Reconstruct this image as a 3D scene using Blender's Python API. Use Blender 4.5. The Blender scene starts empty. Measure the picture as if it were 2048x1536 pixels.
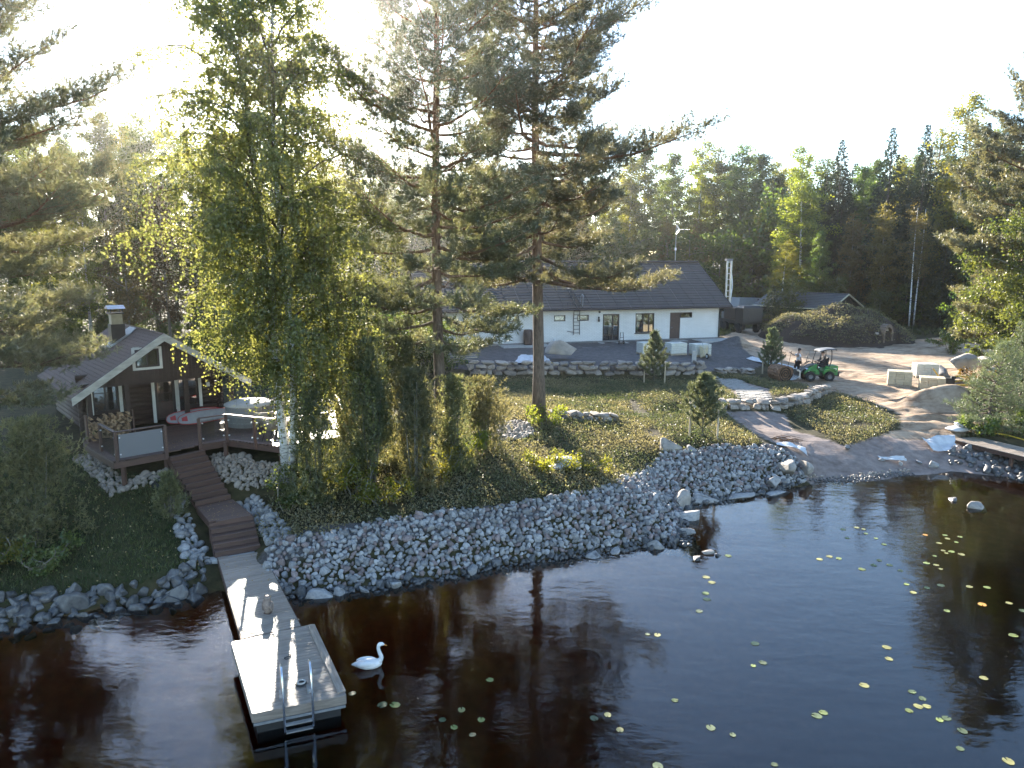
import bpy, math, random
import numpy as np
from mathutils import Vector, Matrix

SC = bpy.context.scene
COL = SC.collection
R = math.radians

# ------------------------------------------------------------------ camera, sky, sun, exposure
cam = bpy.data.cameras.new('camera')
cam.sensor_width = 36.0
cam.lens = 25.49
cam.clip_start = 0.2
cam.clip_end = 3000
camo = bpy.data.objects.new('camera', cam)
COL.objects.link(camo)
camo.location = (0, 0, 9.1)
camo.rotation_euler = (R(90 - 9.513), 0, 0)
SC.camera = camo

SUN_AZ = R(-16.6)      # from +Y towards +X
SUN_EL = R(18.0)
w = bpy.data.worlds.new('World'); SC.world = w; w.use_nodes = True
nt = w.node_tree; nt.nodes.clear()
wo = nt.nodes.new('ShaderNodeOutputWorld'); bg = nt.nodes.new('ShaderNodeBackground')
sky = nt.nodes.new('ShaderNodeTexSky'); sky.sky_type = 'NISHITA'; sky.sun_disc = False
sky.sun_elevation = SUN_EL; sky.sun_rotation = SUN_AZ
sky.air_density = 1.0; sky.dust_density = 0.2; sky.ozone_density = 2.0
bg.inputs['Strength'].default_value = 0.095
nt.links.new(sky.outputs[0], bg.inputs[0]); nt.links.new(bg.outputs[0], wo.inputs[0])

sun = bpy.data.lights.new('sun', 'SUN'); sun.energy = 5.0; sun.angle = R(0.53); sun.color = (1.0, 0.90, 0.76)
suno = bpy.data.objects.new('sun', sun); COL.objects.link(suno)
sd = Vector((math.sin(SUN_AZ)*math.cos(SUN_EL), math.cos(SUN_AZ)*math.cos(SUN_EL), math.sin(SUN_EL)))
suno.rotation_euler = sd.to_track_quat('Z', 'Y').to_euler()
suno.location = sd * 150

SC.view_settings.view_transform = 'Standard'
SC.view_settings.look = 'None'
SC.view_settings.gamma = 1.0
SC.view_settings.exposure = 2.5
SC.view_settings.use_curve_mapping = False
SC.cycles.max_bounces = 8
SC.cycles.diffuse_bounces = 3
SC.cycles.glossy_bounces = 3
SC.cycles.transmission_bounces = 4
SC.cycles.transparent_max_bounces = 12
SC.cycles.caustics_reflective = False
SC.cycles.caustics_refractive = False
SC.cycles.sample_clamp_indirect = 6.0

# ------------------------------------------------------------------ materials
class N:
    def __init__(s, name):
        s.m = bpy.data.materials.new(name); s.m.use_nodes = True
        s.t = s.m.node_tree; s.t.nodes.clear()
        s.out = s.t.nodes.new('ShaderNodeOutputMaterial')
    def n(s, typ, **kw):
        nd = s.t.nodes.new(typ)
        for k, v in kw.items():
            if k in nd.inputs: nd.inputs[k].default_value = v
            else: setattr(nd, k, v)
        return nd
    def l(s, a, b): s.t.links.new(a, b)
    def ramp(s, fac, stops):
        r = s.t.nodes.new('ShaderNodeValToRGB'); e = r.color_ramp.elements
        while len(e) < len(stops): e.new(0.5)
        for i, (p, c) in enumerate(stops):
            e[i].position = p; e[i].color = (*c, 1)
        s.l(fac, r.inputs[0]); return r.outputs[0]
    def noise(s, vec, scale, detail=4, rough=0.55):
        nd = s.n('ShaderNodeTexNoise'); nd.inputs['Scale'].default_value = scale
        nd.inputs['Detail'].default_value = detail; nd.inputs['Roughness'].default_value = rough
        if vec is not None: s.l(vec, nd.inputs['Vector'])
        return nd.outputs['Fac']
    def mix(s, fac, a, b, blend='MIX'):
        nd = s.t.nodes.new('ShaderNodeMix'); nd.data_type = 'RGBA'; nd.blend_type = blend
        if isinstance(fac, (int, float)): nd.inputs[0].default_value = fac
        else: s.l(fac, nd.inputs[0])
        for v, i in ((a, 6), (b, 7)):
            if isinstance(v, tuple): nd.inputs[i].default_value = (*v[:3], 1)
            else: s.l(v, nd.inputs[i])
        return nd.outputs[2]
    def math(s, op, a, b=0.0):
        nd = s.t.nodes.new('ShaderNodeMath'); nd.operation = op
        for v, i in ((a, 0), (b, 1)):
            if isinstance(v, (int, float)): nd.inputs[i].default_value = v
            else: s.l(v, nd.inputs[i])
        return nd.outputs[0]

def mat(name, a, b=None, scale=6.0, rough=0.8, bump=0.0, bscale=None, stretch=None, metal=0.0, rnd=0.0, coat=0.0, spec=None, detail=5, world=False):
    """a..b noise mottled colour, optional bump; rnd varies value per object"""
    q = N(name)
    if b is None: b = tuple(c*0.75 for c in a)
    p = q.n('ShaderNodeBsdfPrincipled', Roughness=rough, Metallic=metal)
    if coat: p.inputs['Coat Weight'].default_value = coat
    if spec is not None: p.inputs['Specular IOR Level'].default_value = spec
    tc = q.n('ShaderNodeTexCoord')
    vec = tc.outputs['Object']
    if world:
        ge = q.n('ShaderNodeNewGeometry'); vec = ge.outputs['Position']
    mp = q.n('ShaderNodeMapping')
    if stretch: mp.inputs['Scale'].default_value = stretch
    q.l(vec, mp.inputs['Vector'])
    oi = q.n('ShaderNodeObjectInfo')
    if rnd and not world:
        ad = q.n('ShaderNodeVectorMath', operation='ADD'); mu = q.math('MULTIPLY', oi.outputs['Random'], 37.0)
        cx = q.n('ShaderNodeCombineXYZ'); q.l(mu, cx.inputs[0]); q.l(mu, cx.inputs[1]); q.l(mu, cx.inputs[2])
        q.l(mp.outputs[0], ad.inputs[0]); q.l(cx.outputs[0], ad.inputs[1]); v = ad.outputs[0]
    else: v = mp.outputs[0]
    f = q.noise(v, scale, detail)
    c = q.ramp(f, [(0.3, b), (0.7, a)])
    if rnd:
        k = q.math('ADD', q.math('MULTIPLY', oi.outputs['Random'], 2*rnd), 1-rnd)
        hs = q.n('ShaderNodeHueSaturation'); q.l(c, hs.inputs['Color']); q.l(k, hs.inputs['Value']); c = hs.outputs[0]
    q.l(c, p.inputs['Base Color'])
    if bump:
        bn = q.noise(v, bscale or scale*3, 5)
        bu = q.n('ShaderNodeBump', Strength=bump, Distance=0.02); q.l(bn, bu.inputs['Height']); q.l(bu.outputs[0], p.inputs['Normal'])
    q.l(p.outputs[0], q.out.inputs[0])
    return q.m

def leafmat(name, a, b, trans=(0.2, 0.26, 0.03), tw=0.5, rnd=0.12, gloss=0.04):
    """leaves: colour from the per-leaf attribute 'v' between a and b, light passes through"""
    q = N(name)
    at = q.n('ShaderNodeAttribute', attribute_name='v')
    oi = q.n('ShaderNodeObjectInfo')
    c = q.ramp(at.outputs['Fac'], [(0.0, b), (1.0, a)])
    hs = q.n('ShaderNodeHueSaturation'); q.l(c, hs.inputs['Color'])
    q.l(q.math('ADD', q.math('MULTIPLY', oi.outputs['Random'], 2*rnd), 1-rnd), hs.inputs['Value'])
    q.l(q.math('ADD', q.math('MULTIPLY', oi.outputs['Random'], 0.05), 0.475), hs.inputs['Hue'])
    d = q.n('ShaderNodeBsdfDiffuse'); q.l(hs.outputs[0], d.inputs[0])
    t = q.n('ShaderNodeBsdfTranslucent')
    tr = tuple(x/max(1e-4, y) for x, y in zip(trans, a))
    q.l(q.mix(1.0, hs.outputs[0], tr, 'MULTIPLY'), t.inputs[0])
    m = q.n('ShaderNodeMixShader'); m.inputs[0].default_value = tw
    q.l(d.outputs[0], m.inputs[1]); q.l(t.outputs[0], m.inputs[2])
    g = q.n('ShaderNodeBsdfGlossy', Roughness=0.45); g.inputs[0].default_value = (1, 1, 1, 1)
    m2 = q.n('ShaderNodeMixShader'); m2.inputs[0].default_value = gloss
    q.l(m.outputs[0], m2.inputs[1]); q.l(g.outputs[0], m2.inputs[2])
    q.l(m2.outputs[0], q.out.inputs[0])
    return q.m

M = {}
M['birch_leaf'] = leafmat('birch_leaf', (0.17, 0.17, 0.055), (0.08, 0.10, 0.03), (0.38, 0.36, 0.08), 0.58)
M['forest_leaf'] = leafmat('forest_leaf', (0.085, 0.105, 0.02), (0.035, 0.06, 0.012), (0.22, 0.25, 0.03), 0.5, 0.25)
M['yellow_leaf'] = leafmat('yellow_leaf', (0.16, 0.165, 0.02), (0.085, 0.11, 0.015), (0.40, 0.38, 0.03), 0.55, 0.1)
M['russet_leaf'] = leafmat('russet_leaf', (0.12, 0.085, 0.02), (0.06, 0.05, 0.015), (0.26, 0.18, 0.03), 0.5, 0.15)
M['maple_leaf'] = leafmat('maple_leaf', (0.125, 0.145, 0.035), (0.055, 0.085, 0.02), (0.24, 0.27, 0.04), 0.45)
M['pine_needle'] = leafmat('pine_needle', (0.15, 0.15, 0.07), (0.06, 0.078, 0.038), (0.30, 0.27, 0.10), 0.47, 0.06, 0.08)
M['young_needle'] = leafmat('young_needle', (0.14, 0.17, 0.085), (0.06, 0.09, 0.045), (0.22, 0.25, 0.09), 0.4, 0.06, 0.06)
M['spruce_needle'] = leafmat('spruce_needle', (0.032, 0.05, 0.018), (0.014, 0.026, 0.01), (0.06, 0.08, 0.02), 0.3, 0.15)
M['juniper_needle'] = leafmat('juniper_needle', (0.18, 0.175, 0.085), (0.07, 0.085, 0.042), (0.34, 0.30, 0.10), 0.5, 0.1)
M['heather'] = leafmat('heather', (0.235, 0.195, 0.105), (0.06, 0.078, 0.032), (0.33, 0.28, 0.11), 0.45, 0.0)
M['grass'] = leafmat('grass', (0.085, 0.10, 0.03), (0.03, 0.05, 0.014), (0.16, 0.19, 0.04), 0.4, 0.0)
M['dead_leaf'] = leafmat('dead_leaf', (0.5, 0.42, 0.22), (0.30, 0.2, 0.07), (0.4, 0.3, 0.1), 0.3, 0.0)

def bark(name, low, high, z0, z1, bumpd=0.5):
    q = N(name); tc = q.n('ShaderNodeTexCoord'); sp = q.n('ShaderNodeSeparateXYZ'); q.l(tc.outputs['Object'], sp.inputs[0])
    mr = q.n('ShaderNodeMapRange'); mr.inputs[1].default_value = z0; mr.inputs[2].default_value = z1; q.l(sp.outputs[2], mr.inputs[0])
    mp = q.n('ShaderNodeMapping'); mp.inputs['Scale'].default_value = (1, 1, 0.22); q.l(tc.outputs['Object'], mp.inputs[0])
    f = q.noise(mp.outputs[0], 14, 6, 0.65)
    c = q.mix(mr.outputs[0], low, high)
    c = q.mix(1.0, c, q.ramp(f, [(0.3, (0.35, 0.33, 0.32)), (0.65, (1.15, 1.1, 1.05))]), 'MULTIPLY')
    p = q.n('ShaderNodeBsdfPrincipled', Roughness=0.9); q.l(c, p.inputs['Base Color'])
    bu = q.n('ShaderNodeBump', Strength=bumpd, Distance=0.04); q.l(f, bu.inputs['Height']); q.l(bu.outputs[0], p.inputs['Normal'])
    q.l(p.outputs[0], q.out.inputs[0]); return q.m
M['pine_bark'] = bark('pine_bark', (0.17, 0.135, 0.11), (0.32, 0.17, 0.09), 4, 12)
M['dark_bark'] = bark('dark_bark', (0.10, 0.085, 0.07), (0.12, 0.10, 0.085), 0, 10)
M['grey_bark'] = bark('grey_bark', (0.20, 0.19, 0.16), (0.26, 0.25, 0.2), 0, 10)

def birch_bark():
    q = N('birch_bark'); tc = q.n('ShaderNodeTexCoord')
    mp = q.n('ShaderNodeMapping'); mp.inputs['Scale'].default_value = (2.2, 2.2, 7.0); q.l(tc.outputs['Object'], mp.inputs[0])
    f = q.noise(mp.outputs[0], 1.6, 5, 0.6)
    sp = q.n('ShaderNodeSeparateXYZ'); q.l(tc.outputs['Object'], sp.inputs[0])
    c = q.ramp(f, [(0.36, (0.03, 0.028, 0.026)), (0.42, (0.35, 0.33, 0.3)), (0.5, (0.72, 0.70, 0.66))])
    g = q.n('ShaderNodeMapRange'); g.inputs[1].default_value = 1.2; g.inputs[2].default_value = 0.0; q.l(sp.outputs[2], g.inputs[0])
    c = q.mix(q.math('MULTIPLY', g.outputs[0], 0.7), c, (0.12, 0.11, 0.1))
    p = q.n('ShaderNodeBsdfPrincipled', Roughness=0.7); q.l(c, p.inputs['Base Color']); q.l(p.outputs[0], q.out.inputs[0]); return q.m
M['birch_bark'] = birch_bark()
M['birch_twig'] = mat('birch_twig', (0.11, 0.075, 0.06), (0.06, 0.042, 0.036), 8, 0.8)

M['rock'] = mat('rock', (0.335, 0.325, 0.318), (0.185, 0.182, 0.184), 4, 0.75, 0.5, 14, rnd=0.42, world=False)
M['rock_red'] = mat('rock_red', (0.30, 0.235, 0.22), (0.16, 0.125, 0.12), 4, 0.75, 0.5, 14, rnd=0.3)
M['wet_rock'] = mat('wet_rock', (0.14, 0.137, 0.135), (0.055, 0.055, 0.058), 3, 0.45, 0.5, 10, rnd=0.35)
M['cobble'] = mat('cobble', (0.38, 0.325, 0.27), (0.22, 0.19, 0.165), 5, 0.7, 0.2, 14, rnd=0.28)
M['boulder'] = mat('boulder', (0.42, 0.37, 0.32), (0.24, 0.22, 0.2), 2.0, 0.85, 0.7, 7, rnd=0.12)
M['wallstone'] = mat('wallstone', (0.36, 0.31, 0.26), (0.18, 0.155, 0.135), 2.5, 0.85, 0.6, 9, rnd=0.38)
M['deck'] = mat('deck', (0.115, 0.062, 0.047), (0.07, 0.042, 0.034), 3, 0.55, 0.25, 30, stretch=(1, 8, 8), rnd=0.2)
M['dock'] = mat('dock', (0.34, 0.29, 0.245), (0.20, 0.165, 0.14), 3, 0.42, 0.25, 30, stretch=(1, 8, 8), rnd=0.15)
M['dock_dark'] = mat('dock_dark', (0.11, 0.06, 0.045), (0.07, 0.04, 0.03), 3, 0.6, 0.2, 20, rnd=0.1)
M['logs'] = mat('logs', (0.050, 0.030, 0.024), (0.025, 0.016, 0.014), 3, 0.65, 0.3, 20, stretch=(1, 6, 6), rnd=0.1)
M['white_trim'] = mat('white_trim', (0.78, 0.78, 0.74), (0.62, 0.62, 0.58), 3, 0.55, 0.1, 20)
M['barge'] = mat('barge', (0.66, 0.66, 0.63), (0.38, 0.38, 0.36), 2.2, 0.6, 0.1, 20, stretch=(1, 1, 3))
M['shingle'] = mat('shingle', (0.13, 0.088, 0.075), (0.075, 0.052, 0.047), 9, 0.85, 0.4, 40, rnd=0.12)
M['roof_metal'] = mat('roof_metal', (0.060, 0.043, 0.031), (0.042, 0.030, 0.022), 2.0, 0.5, 0.1, 20, rnd=0.05)
M['seam_glint'] = mat('seam_glint', (0.17, 0.14, 0.125), None, 3, 0.4)  # paler than the roof: glints along the sheet overlaps painted as colour
M['dark_tile'] = mat('dark_tile', (0.075, 0.08, 0.09), (0.045, 0.048, 0.055), 5, 0.45, 0.1, 20)
M['black_wall'] = mat('black_wall', (0.018, 0.017, 0.017), (0.011, 0.011, 0.011), 5, 0.8, 0.2, 20)
M['dark_frame'] = mat('dark_frame', (0.035, 0.026, 0.024), (0.025, 0.02, 0.02), 5, 0.5)
M['door_brown'] = mat('door_brown', (0.075, 0.045, 0.038), (0.05, 0.03, 0.026), 5, 0.5)
M['plinth'] = mat('plinth', (0.24, 0.235, 0.23), (0.16, 0.16, 0.16), 6, 0.85, 0.3, 30)
M['concrete'] = mat('concrete', (0.46, 0.45, 0.43), (0.34, 0.33, 0.32), 3, 0.85, 0.3, 30)
M['galv'] = mat('galv', (0.45, 0.46, 0.47), (0.32, 0.33, 0.34), 8, 0.4, metal=0.7)
M['steel'] = mat('steel', (0.75, 0.76, 0.78), (0.6, 0.6, 0.62), 8, 0.18, metal=1.0)
M['black_metal'] = mat('black_metal', (0.03, 0.03, 0.032), (0.02, 0.02, 0.02), 8, 0.5)
M['rubber'] = mat('rubber', (0.028, 0.027, 0.026), (0.018, 0.018, 0.018), 12, 0.85, 0.3, 40)
M['green_paint'] = mat('green_paint', (0.012, 0.25, 0.05), (0.03, 0.15, 0.045), 5, 0.42, coat=0.15)
M['grey_paint'] = mat('grey_paint', (0.17, 0.175, 0.18), (0.13, 0.13, 0.135), 5, 0.5)
M['white_plastic'] = mat('white_plastic', (0.72, 0.74, 0.76), (0.58, 0.6, 0.62), 3, 0.45, 0.3, 8)
M['tarp'] = mat('tarp', (0.62, 0.63, 0.65), (0.42, 0.43, 0.45), 3, 0.5, 0.5, 7)
M['cream'] = mat('cream', (0.52, 0.46, 0.32), (0.4, 0.35, 0.24), 6, 0.7, 0.2, 20, rnd=0.08)
M['paving'] = mat('paving', (0.29, 0.275, 0.245), (0.20, 0.19, 0.175), 7, 0.85, 0.3, 30, rnd=0.08)
M['yellow'] = mat('yellow', (0.62, 0.42, 0.03), (0.5, 0.33, 0.03), 4, 0.5)
M['pale_wood'] = mat('pale_wood', (0.50, 0.42, 0.31), (0.36, 0.29, 0.21), 4, 0.75, 0.2, 20, stretch=(4, 4, 1), rnd=0.15)
M['log_end'] = mat('log_end', (0.50, 0.34, 0.2), (0.3, 0.19, 0.11), 8, 0.85, 0.2, 30, rnd=0.3)
M['soil'] = mat('soil', (0.26, 0.15, 0.09), (0.11, 0.065, 0.04), 8, 0.95, 0.8, 16)
M['dark_soil'] = mat('dark_soil', (0.055, 0.035, 0.025), (0.02, 0.014, 0.01), 10, 0.95, 0.9, 20)
M['pale_sand'] = mat('pale_sand', (0.40, 0.33, 0.28), (0.27, 0.22, 0.19), 6, 0.95, 0.5, 20)
M['brick'] = mat('brick', (0.25, 0.18, 0.13), (0.16, 0.115, 0.085), 6, 0.85, 0.3, 20, rnd=0.25)
M['skin'] = mat('skin', (0.50, 0.31, 0.23), (0.44, 0.26, 0.19), 6, 0.55)
M['white_shirt'] = mat('white_shirt', (0.78, 0.80, 0.83), (0.68, 0.7, 0.74), 5, 0.85)
M['black_cloth'] = mat('black_cloth', (0.022, 0.022, 0.027), (0.014, 0.014, 0.017), 5, 0.9)
M['hair'] = mat('hair', (0.05, 0.03, 0.02), None, 20, 0.7)
M['red'] = mat('red', (0.45, 0.035, 0.035), (0.36, 0.03, 0.03), 4, 0.45)
M['sup_grey'] = mat('sup_grey', (0.34, 0.34, 0.355), (0.27, 0.27, 0.28), 4, 0.5)
M['swan'] = mat('swan', (0.80, 0.80, 0.79), (0.70, 0.70, 0.70), 4, 0.4)
M['orange'] = mat('orange', (0.6, 0.22, 0.03), None, 4, 0.5)
M['owl'] = mat('owl', (0.30, 0.24, 0.2), (0.12, 0.095, 0.085), 16, 0.7)
M['pad_green'] = mat('pad_green', (0.20, 0.23, 0.07), (0.13, 0.17, 0.05), 6, 0.45, rnd=0.25)
M['pad_yellow'] = mat('pad_yellow', (0.30, 0.28, 0.11), (0.22, 0.215, 0.08), 6, 0.45, rnd=0.2)
M['pad_orange'] = mat('pad_orange', (0.60, 0.30, 0.05), (0.45, 0.22, 0.06), 6, 0.45)
M['pad_sunk'] = mat('pad_sunk', (0.09, 0.12, 0.05), (0.05, 0.075, 0.035), 6, 0.5, rnd=0.25)
M['wicker'] = mat('wicker', (0.42, 0.38, 0.34), (0.25, 0.22, 0.2), 30, 0.8, 0.5, 60)
M['cushion'] = mat('cushion', (0.50, 0.48, 0.46), (0.4, 0.39, 0.37), 5, 0.9, 0.2, 30)
M['grey_cover'] = mat('grey_cover', (0.28, 0.28, 0.275), (0.2, 0.2, 0.2), 4, 0.6, 0.3, 10)
M['van_paint'] = mat('van_paint', (0.38, 0.40, 0.43), (0.33, 0.35, 0.38), 4, 0.3, coat=0.4)
M['curtain'] = mat('curtain', (0.55, 0.53, 0.5), (0.4, 0.38, 0.36), 8, 0.9, stretch=(12, 1, 1))

def glass(name, tint=(0.03, 0.035, 0.04), rough=0.03, alpha=0.35):
    q = N(name)
    g = q.n('ShaderNodeBsdfGlossy', Roughness=rough); t = q.n('ShaderNodeBsdfTransparent'); t.inputs[0].default_value = (*tint, 1)
    fr = q.n('ShaderNodeFresnel', IOR=1.6)
    ge = q.n('ShaderNodeNewGeometry'); front = q.math('SUBTRACT', 1.0, ge.outputs['Backfacing'])
    f2 = q.math('MULTIPLY', q.math('ADD', fr.outputs[0], alpha*0.2), front)
    m = q.n('ShaderNodeMixShader'); q.l(f2, m.inputs[0]); q.l(t.outputs[0], m.inputs[1]); q.l(g.outputs[0], m.inputs[2])
    q.l(m.outputs[0], q.out.inputs[0]); return q.m
M['window_glass'] = glass('window_glass', (0.45, 0.48, 0.5), 0.02, 0.9)
M['rail_glass'] = glass('rail_glass', (0.86, 0.88, 0.88), 0.03, 0.05)
def frosted():
    q = N('frosted_glass'); p = q.n('ShaderNodeBsdfPrincipled', Roughness=0.35); p.inputs['Base Color'].default_value = (0.17, 0.175, 0.19, 1)
    q.l(p.outputs[0], q.out.inputs[0]); return q.m
M['frosted'] = frosted()

def white_brick():
    q = N('white_brick'); tc = q.n('ShaderNodeTexCoord'); mp = q.n('ShaderNodeMapping')
    mp.inputs['Rotation'].default_value = (R(90), 0, 0); q.l(tc.outputs['Object'], mp.inputs[0])
    b = q.n('ShaderNodeTexBrick'); q.l(mp.outputs[0], b.inputs['Vector'])
    b.inputs['Scale'].default_value = 1.0; b.inputs['Brick Width'].default_value = 0.285; b.inputs['Row Height'].default_value = 0.1
    b.inputs['Mortar Size'].default_value = 0.008; b.inputs['Color1'].default_value = (0.80, 0.795, 0.78, 1); b.inputs['Color2'].default_value = (0.75, 0.745, 0.73, 1)
    b.inputs['Mortar'].default_value = (0.55, 0.545, 0.53, 1)
    f = q.noise(tc.outputs['Object'], 0.8, 5)
    c = q.mix(1.0, b.outputs['Color'], q.ramp(f, [(0.3, (0.88, 0.88, 0.87)), (0.7, (1, 1, 1))]), 'MULTIPLY')
    p = q.n('ShaderNodeBsdfPrincipled', Roughness=0.8); q.l(c, p.inputs['Base Color'])
    bu = q.n('ShaderNodeBump', Strength=0.4, Distance=0.01); q.l(b.outputs['Fac'], bu.inputs['Height']); bu.invert = True; q.l(bu.outputs[0], p.inputs['Normal'])
    q.l(p.outputs[0], q.out.inputs[0]); return q.m
M['white_brick'] = white_brick()

def film():
    """stretch wrap over pale blocks"""
    q = N('stretch_wrap'); tc = q.n('ShaderNodeTexCoord')
    mp = q.n('ShaderNodeMapping'); mp.inputs['Scale'].default_value = (1, 1, 9); mp.inputs['Rotation'].default_value = (0.25, 0.2, 0); q.l(tc.outputs['Object'], mp.inputs[0])
    f = q.noise(mp.outputs[0], 2.5, 5)
    c = q.ramp(f, [(0.3, (0.45, 0.46, 0.42)), (0.6, (0.68, 0.68, 0.62))])
    p = q.n('ShaderNodeBsdfPrincipled', Roughness=0.28); q.l(c, p.inputs['Base Color'])
    bu = q.n('ShaderNodeBump', Strength=0.5, Distance=0.02); q.l(f, bu.inputs['Height']); q.l(bu.outputs[0], p.inputs['Normal'])
    q.l(p.outputs[0], q.out.inputs[0]); return q.m
M['wrap'] = film()

def water():
    q = N('lake_water'); ge = q.n('ShaderNodeNewGeometry')
    mp = q.n('ShaderNodeMapping'); mp.inputs['Scale'].default_value = (0.75, 1.5, 1.0); mp.inputs['Rotation'].default_value = (0, 0, R(18)); q.l(ge.outputs['Position'], mp.inputs[0])
    n1 = q.noise(mp.outputs[0], 0.55, 3, 0.5); n2 = q.noise(mp.outputs[0], 2.6, 3, 0.5); n3 = q.noise(mp.outputs[0], 9.0, 2, 0.5)
    # calm and rippled patches
    pt = q.ramp(q.noise(ge.outputs['Position'], 0.13, 3), [(0.38, (0.25, 0.25, 0.25)), (0.66, (1, 1, 1))])
    h = q.math('ADD', q.math('MULTIPLY', n1, 0.30), q.math('MULTIPLY', q.math('ADD', q.math('MULTIPLY', n2, 0.16), q.math('MULTIPLY', n3, 0.06)), pt))
    bu = q.n('ShaderNodeBump', Strength=1.0, Distance=0.05); q.l(h, bu.inputs['Height'])
    g = q.n('ShaderNodeBsdfGlossy', Roughness=0.03); q.l(bu.outputs[0], g.inputs['Normal'])
    t = q.n('ShaderNodeBsdfTransparent'); t.inputs[0].default_value = (0.95, 0.93, 0.88, 1)
    fr = q.n('ShaderNodeFresnel', IOR=1.6); q.l(bu.outputs[0], fr.inputs['Normal'])
    m = q.n('ShaderNodeMixShader'); q.l(fr.outputs[0], m.inputs[0]); q.l(t.outputs[0], m.inputs[1]); q.l(g.outputs[0], m.inputs[2])
    q.l(m.outputs[0], q.out.inputs[0])
    va = q.n('ShaderNodeVolumeAbsorption'); va.inputs['Color'].default_value = (0.80, 0.44, 0.18, 1); va.inputs['Density'].default_value = 2.0
    q.l(va.outputs[0], q.out.inputs['Volume'])
    return q.m
M['water'] = water()

def ground():
    q = N('ground'); ge = q.n('ShaderNodeNewGeometry'); pos = ge.outputs['Position']
    za = q.n('ShaderNodeAttribute', attribute_name='zone'); zb = q.n('ShaderNodeAttribute', attribute_name='zone2')
    s1 = q.n('ShaderNodeSeparateColor'); q.l(za.outputs['Color'], s1.inputs[0]); s2 = q.n('ShaderNodeSeparateColor'); q.l(zb.outputs['Color'], s2.inputs[0])
    big = q.noise(pos, 0.5, 5); mid = q.noise(pos, 3.0, 6, 0.65); fine = q.noise(pos, 22, 4, 0.6)
    jit = q.math('MULTIPLY', q.math('SUBTRACT', mid, 0.5), 0.7)
    def E_(ch):
        mr = q.n('ShaderNodeMapRange'); mr.inputs[1].default_value = 0.4; mr.inputs[2].default_value = 0.6
        q.l(q.math('ADD', ch, jit), mr.inputs[0]); return mr.outputs[0]
    forest = q.ramp(mid, [(0.3, (0.025, 0.02, 0.012)), (0.5, (0.05, 0.045, 0.02)), (0.7, (0.085, 0.065, 0.035))])
    heath = q.ramp(mid, [(0.3, (0.03, 0.028, 0.014)), (0.55, (0.06, 0.05, 0.025)), (0.75, (0.11, 0.085, 0.045))])
    sand = q.ramp(q.math('ADD', q.math('MULTIPLY', big, 0.5), q.math('MULTIPLY', mid, 0.5)), [(0.33, (0.17, 0.11, 0.07)), (0.48, (0.36, 0.265, 0.185)), (0.66, (0.50, 0.39, 0.285))])
    grav = q.ramp(q.math('ADD', q.math('MULTIPLY', mid, 0.5), q.math('MULTIPLY', fine, 0.5)), [(0.35, (0.055, 0.05, 0.05)), (0.65, (0.16, 0.145, 0.14))])
    beach = q.ramp(q.math('ADD', q.math('MULTIPLY', big, 0.4), q.math('MULTIPLY', mid, 0.6)), [(0.35, (0.15, 0.115, 0.10)), (0.65, (0.32, 0.26, 0.23))])
    grass = q.ramp(mid, [(0.3, (0.02, 0.025, 0.01)), (0.7, (0.06, 0.06, 0.025))])
    bed = q.ramp(mid, [(0.3, (0.18, 0.07, 0.025)), (0.7, (0.38, 0.17, 0.06))])
    c = q.mix(E_(s1.outputs[0]), forest, heath)
    c = q.mix(E_(s1.outputs[1]), c, sand)
    c = q.mix(E_(s1.outputs[2]), c, grav)
    c = q.mix(E_(s2.outputs[0]), c, beach)
    c = q.mix(E_(s2.outputs[1]), c, grass)
    c = q.mix(s2.outputs[2], c, bed)
    p = q.n('ShaderNodeBsdfPrincipled', Roughness=0.95); p.inputs['Specular IOR Level'].default_value = 0.2
    q.l(c, p.inputs['Base Color'])
    # wheel tracks and lumps in the loose soil
    mp = q.n('ShaderNodeMapping'); mp.inputs['Rotation'].default_value = (0, 0, R(35)); mp.inputs['Scale'].default_value = (0.35, 2.2, 1); q.l(pos, mp.inputs[0])
    trk = q.noise(mp.outputs[0], 1.6, 4, 0.6)
    q.l(q.mix(s1.outputs[1], c, q.mix(1.0, c, q.ramp(trk, [(0.36, (0.62, 0.58, 0.54)), (0.52, (1.0, 1.0, 1.0))]), 'MULTIPLY')), p.inputs['Base Color'])
    h = q.math('ADD', q.math('ADD', q.math('MULTIPLY', trk, 0.5), q.math('MULTIPLY', mid, 0.35)), q.math('MULTIPLY', fine, 0.10))
    bu = q.n('ShaderNodeBump', Strength=0.5, Distance=0.10); q.l(h, bu.inputs['Height']); q.l(bu.outputs[0], p.inputs['Normal'])
    q.l(p.outputs[0], q.out.inputs[0]); return q.m
M['ground'] = ground()
# ------------------------------------------------------------------ mesh helpers
def tag(o, label=None, cat=None, group=None, kind=None):
    if label: o['label'] = label
    if cat: o['category'] = cat
    if group: o['group'] = group
    if kind: o['kind'] = kind
    return o

def thing(name, label, cat, loc=(0, 0, 0), rz=0.0, group=None):
    o = bpy.data.objects.new(name, None); COL.objects.link(o)
    o.empty_display_size = 0.3; o.location = loc; o.rotation_euler = (0, 0, rz)
    return tag(o, label, cat, group)

def link(name, me, parent=None, loc=(0, 0, 0), rot=(0, 0, 0), scale=(1, 1, 1), matl=None):
    o = bpy.data.objects.new(name, me); COL.objects.link(o)
    o.location = loc; o.rotation_euler = rot; o.scale = scale
    if parent is not None: o.parent = parent
    if matl is not None:
        if len(me.materials) == 0: me.materials.append(None)
        if me.materials[0] is None: me.materials[0] = matl
        elif me.materials[0] != matl:
            o.material_slots[0].link = 'OBJECT'; o.material_slots[0].material = matl
    return o

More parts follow.
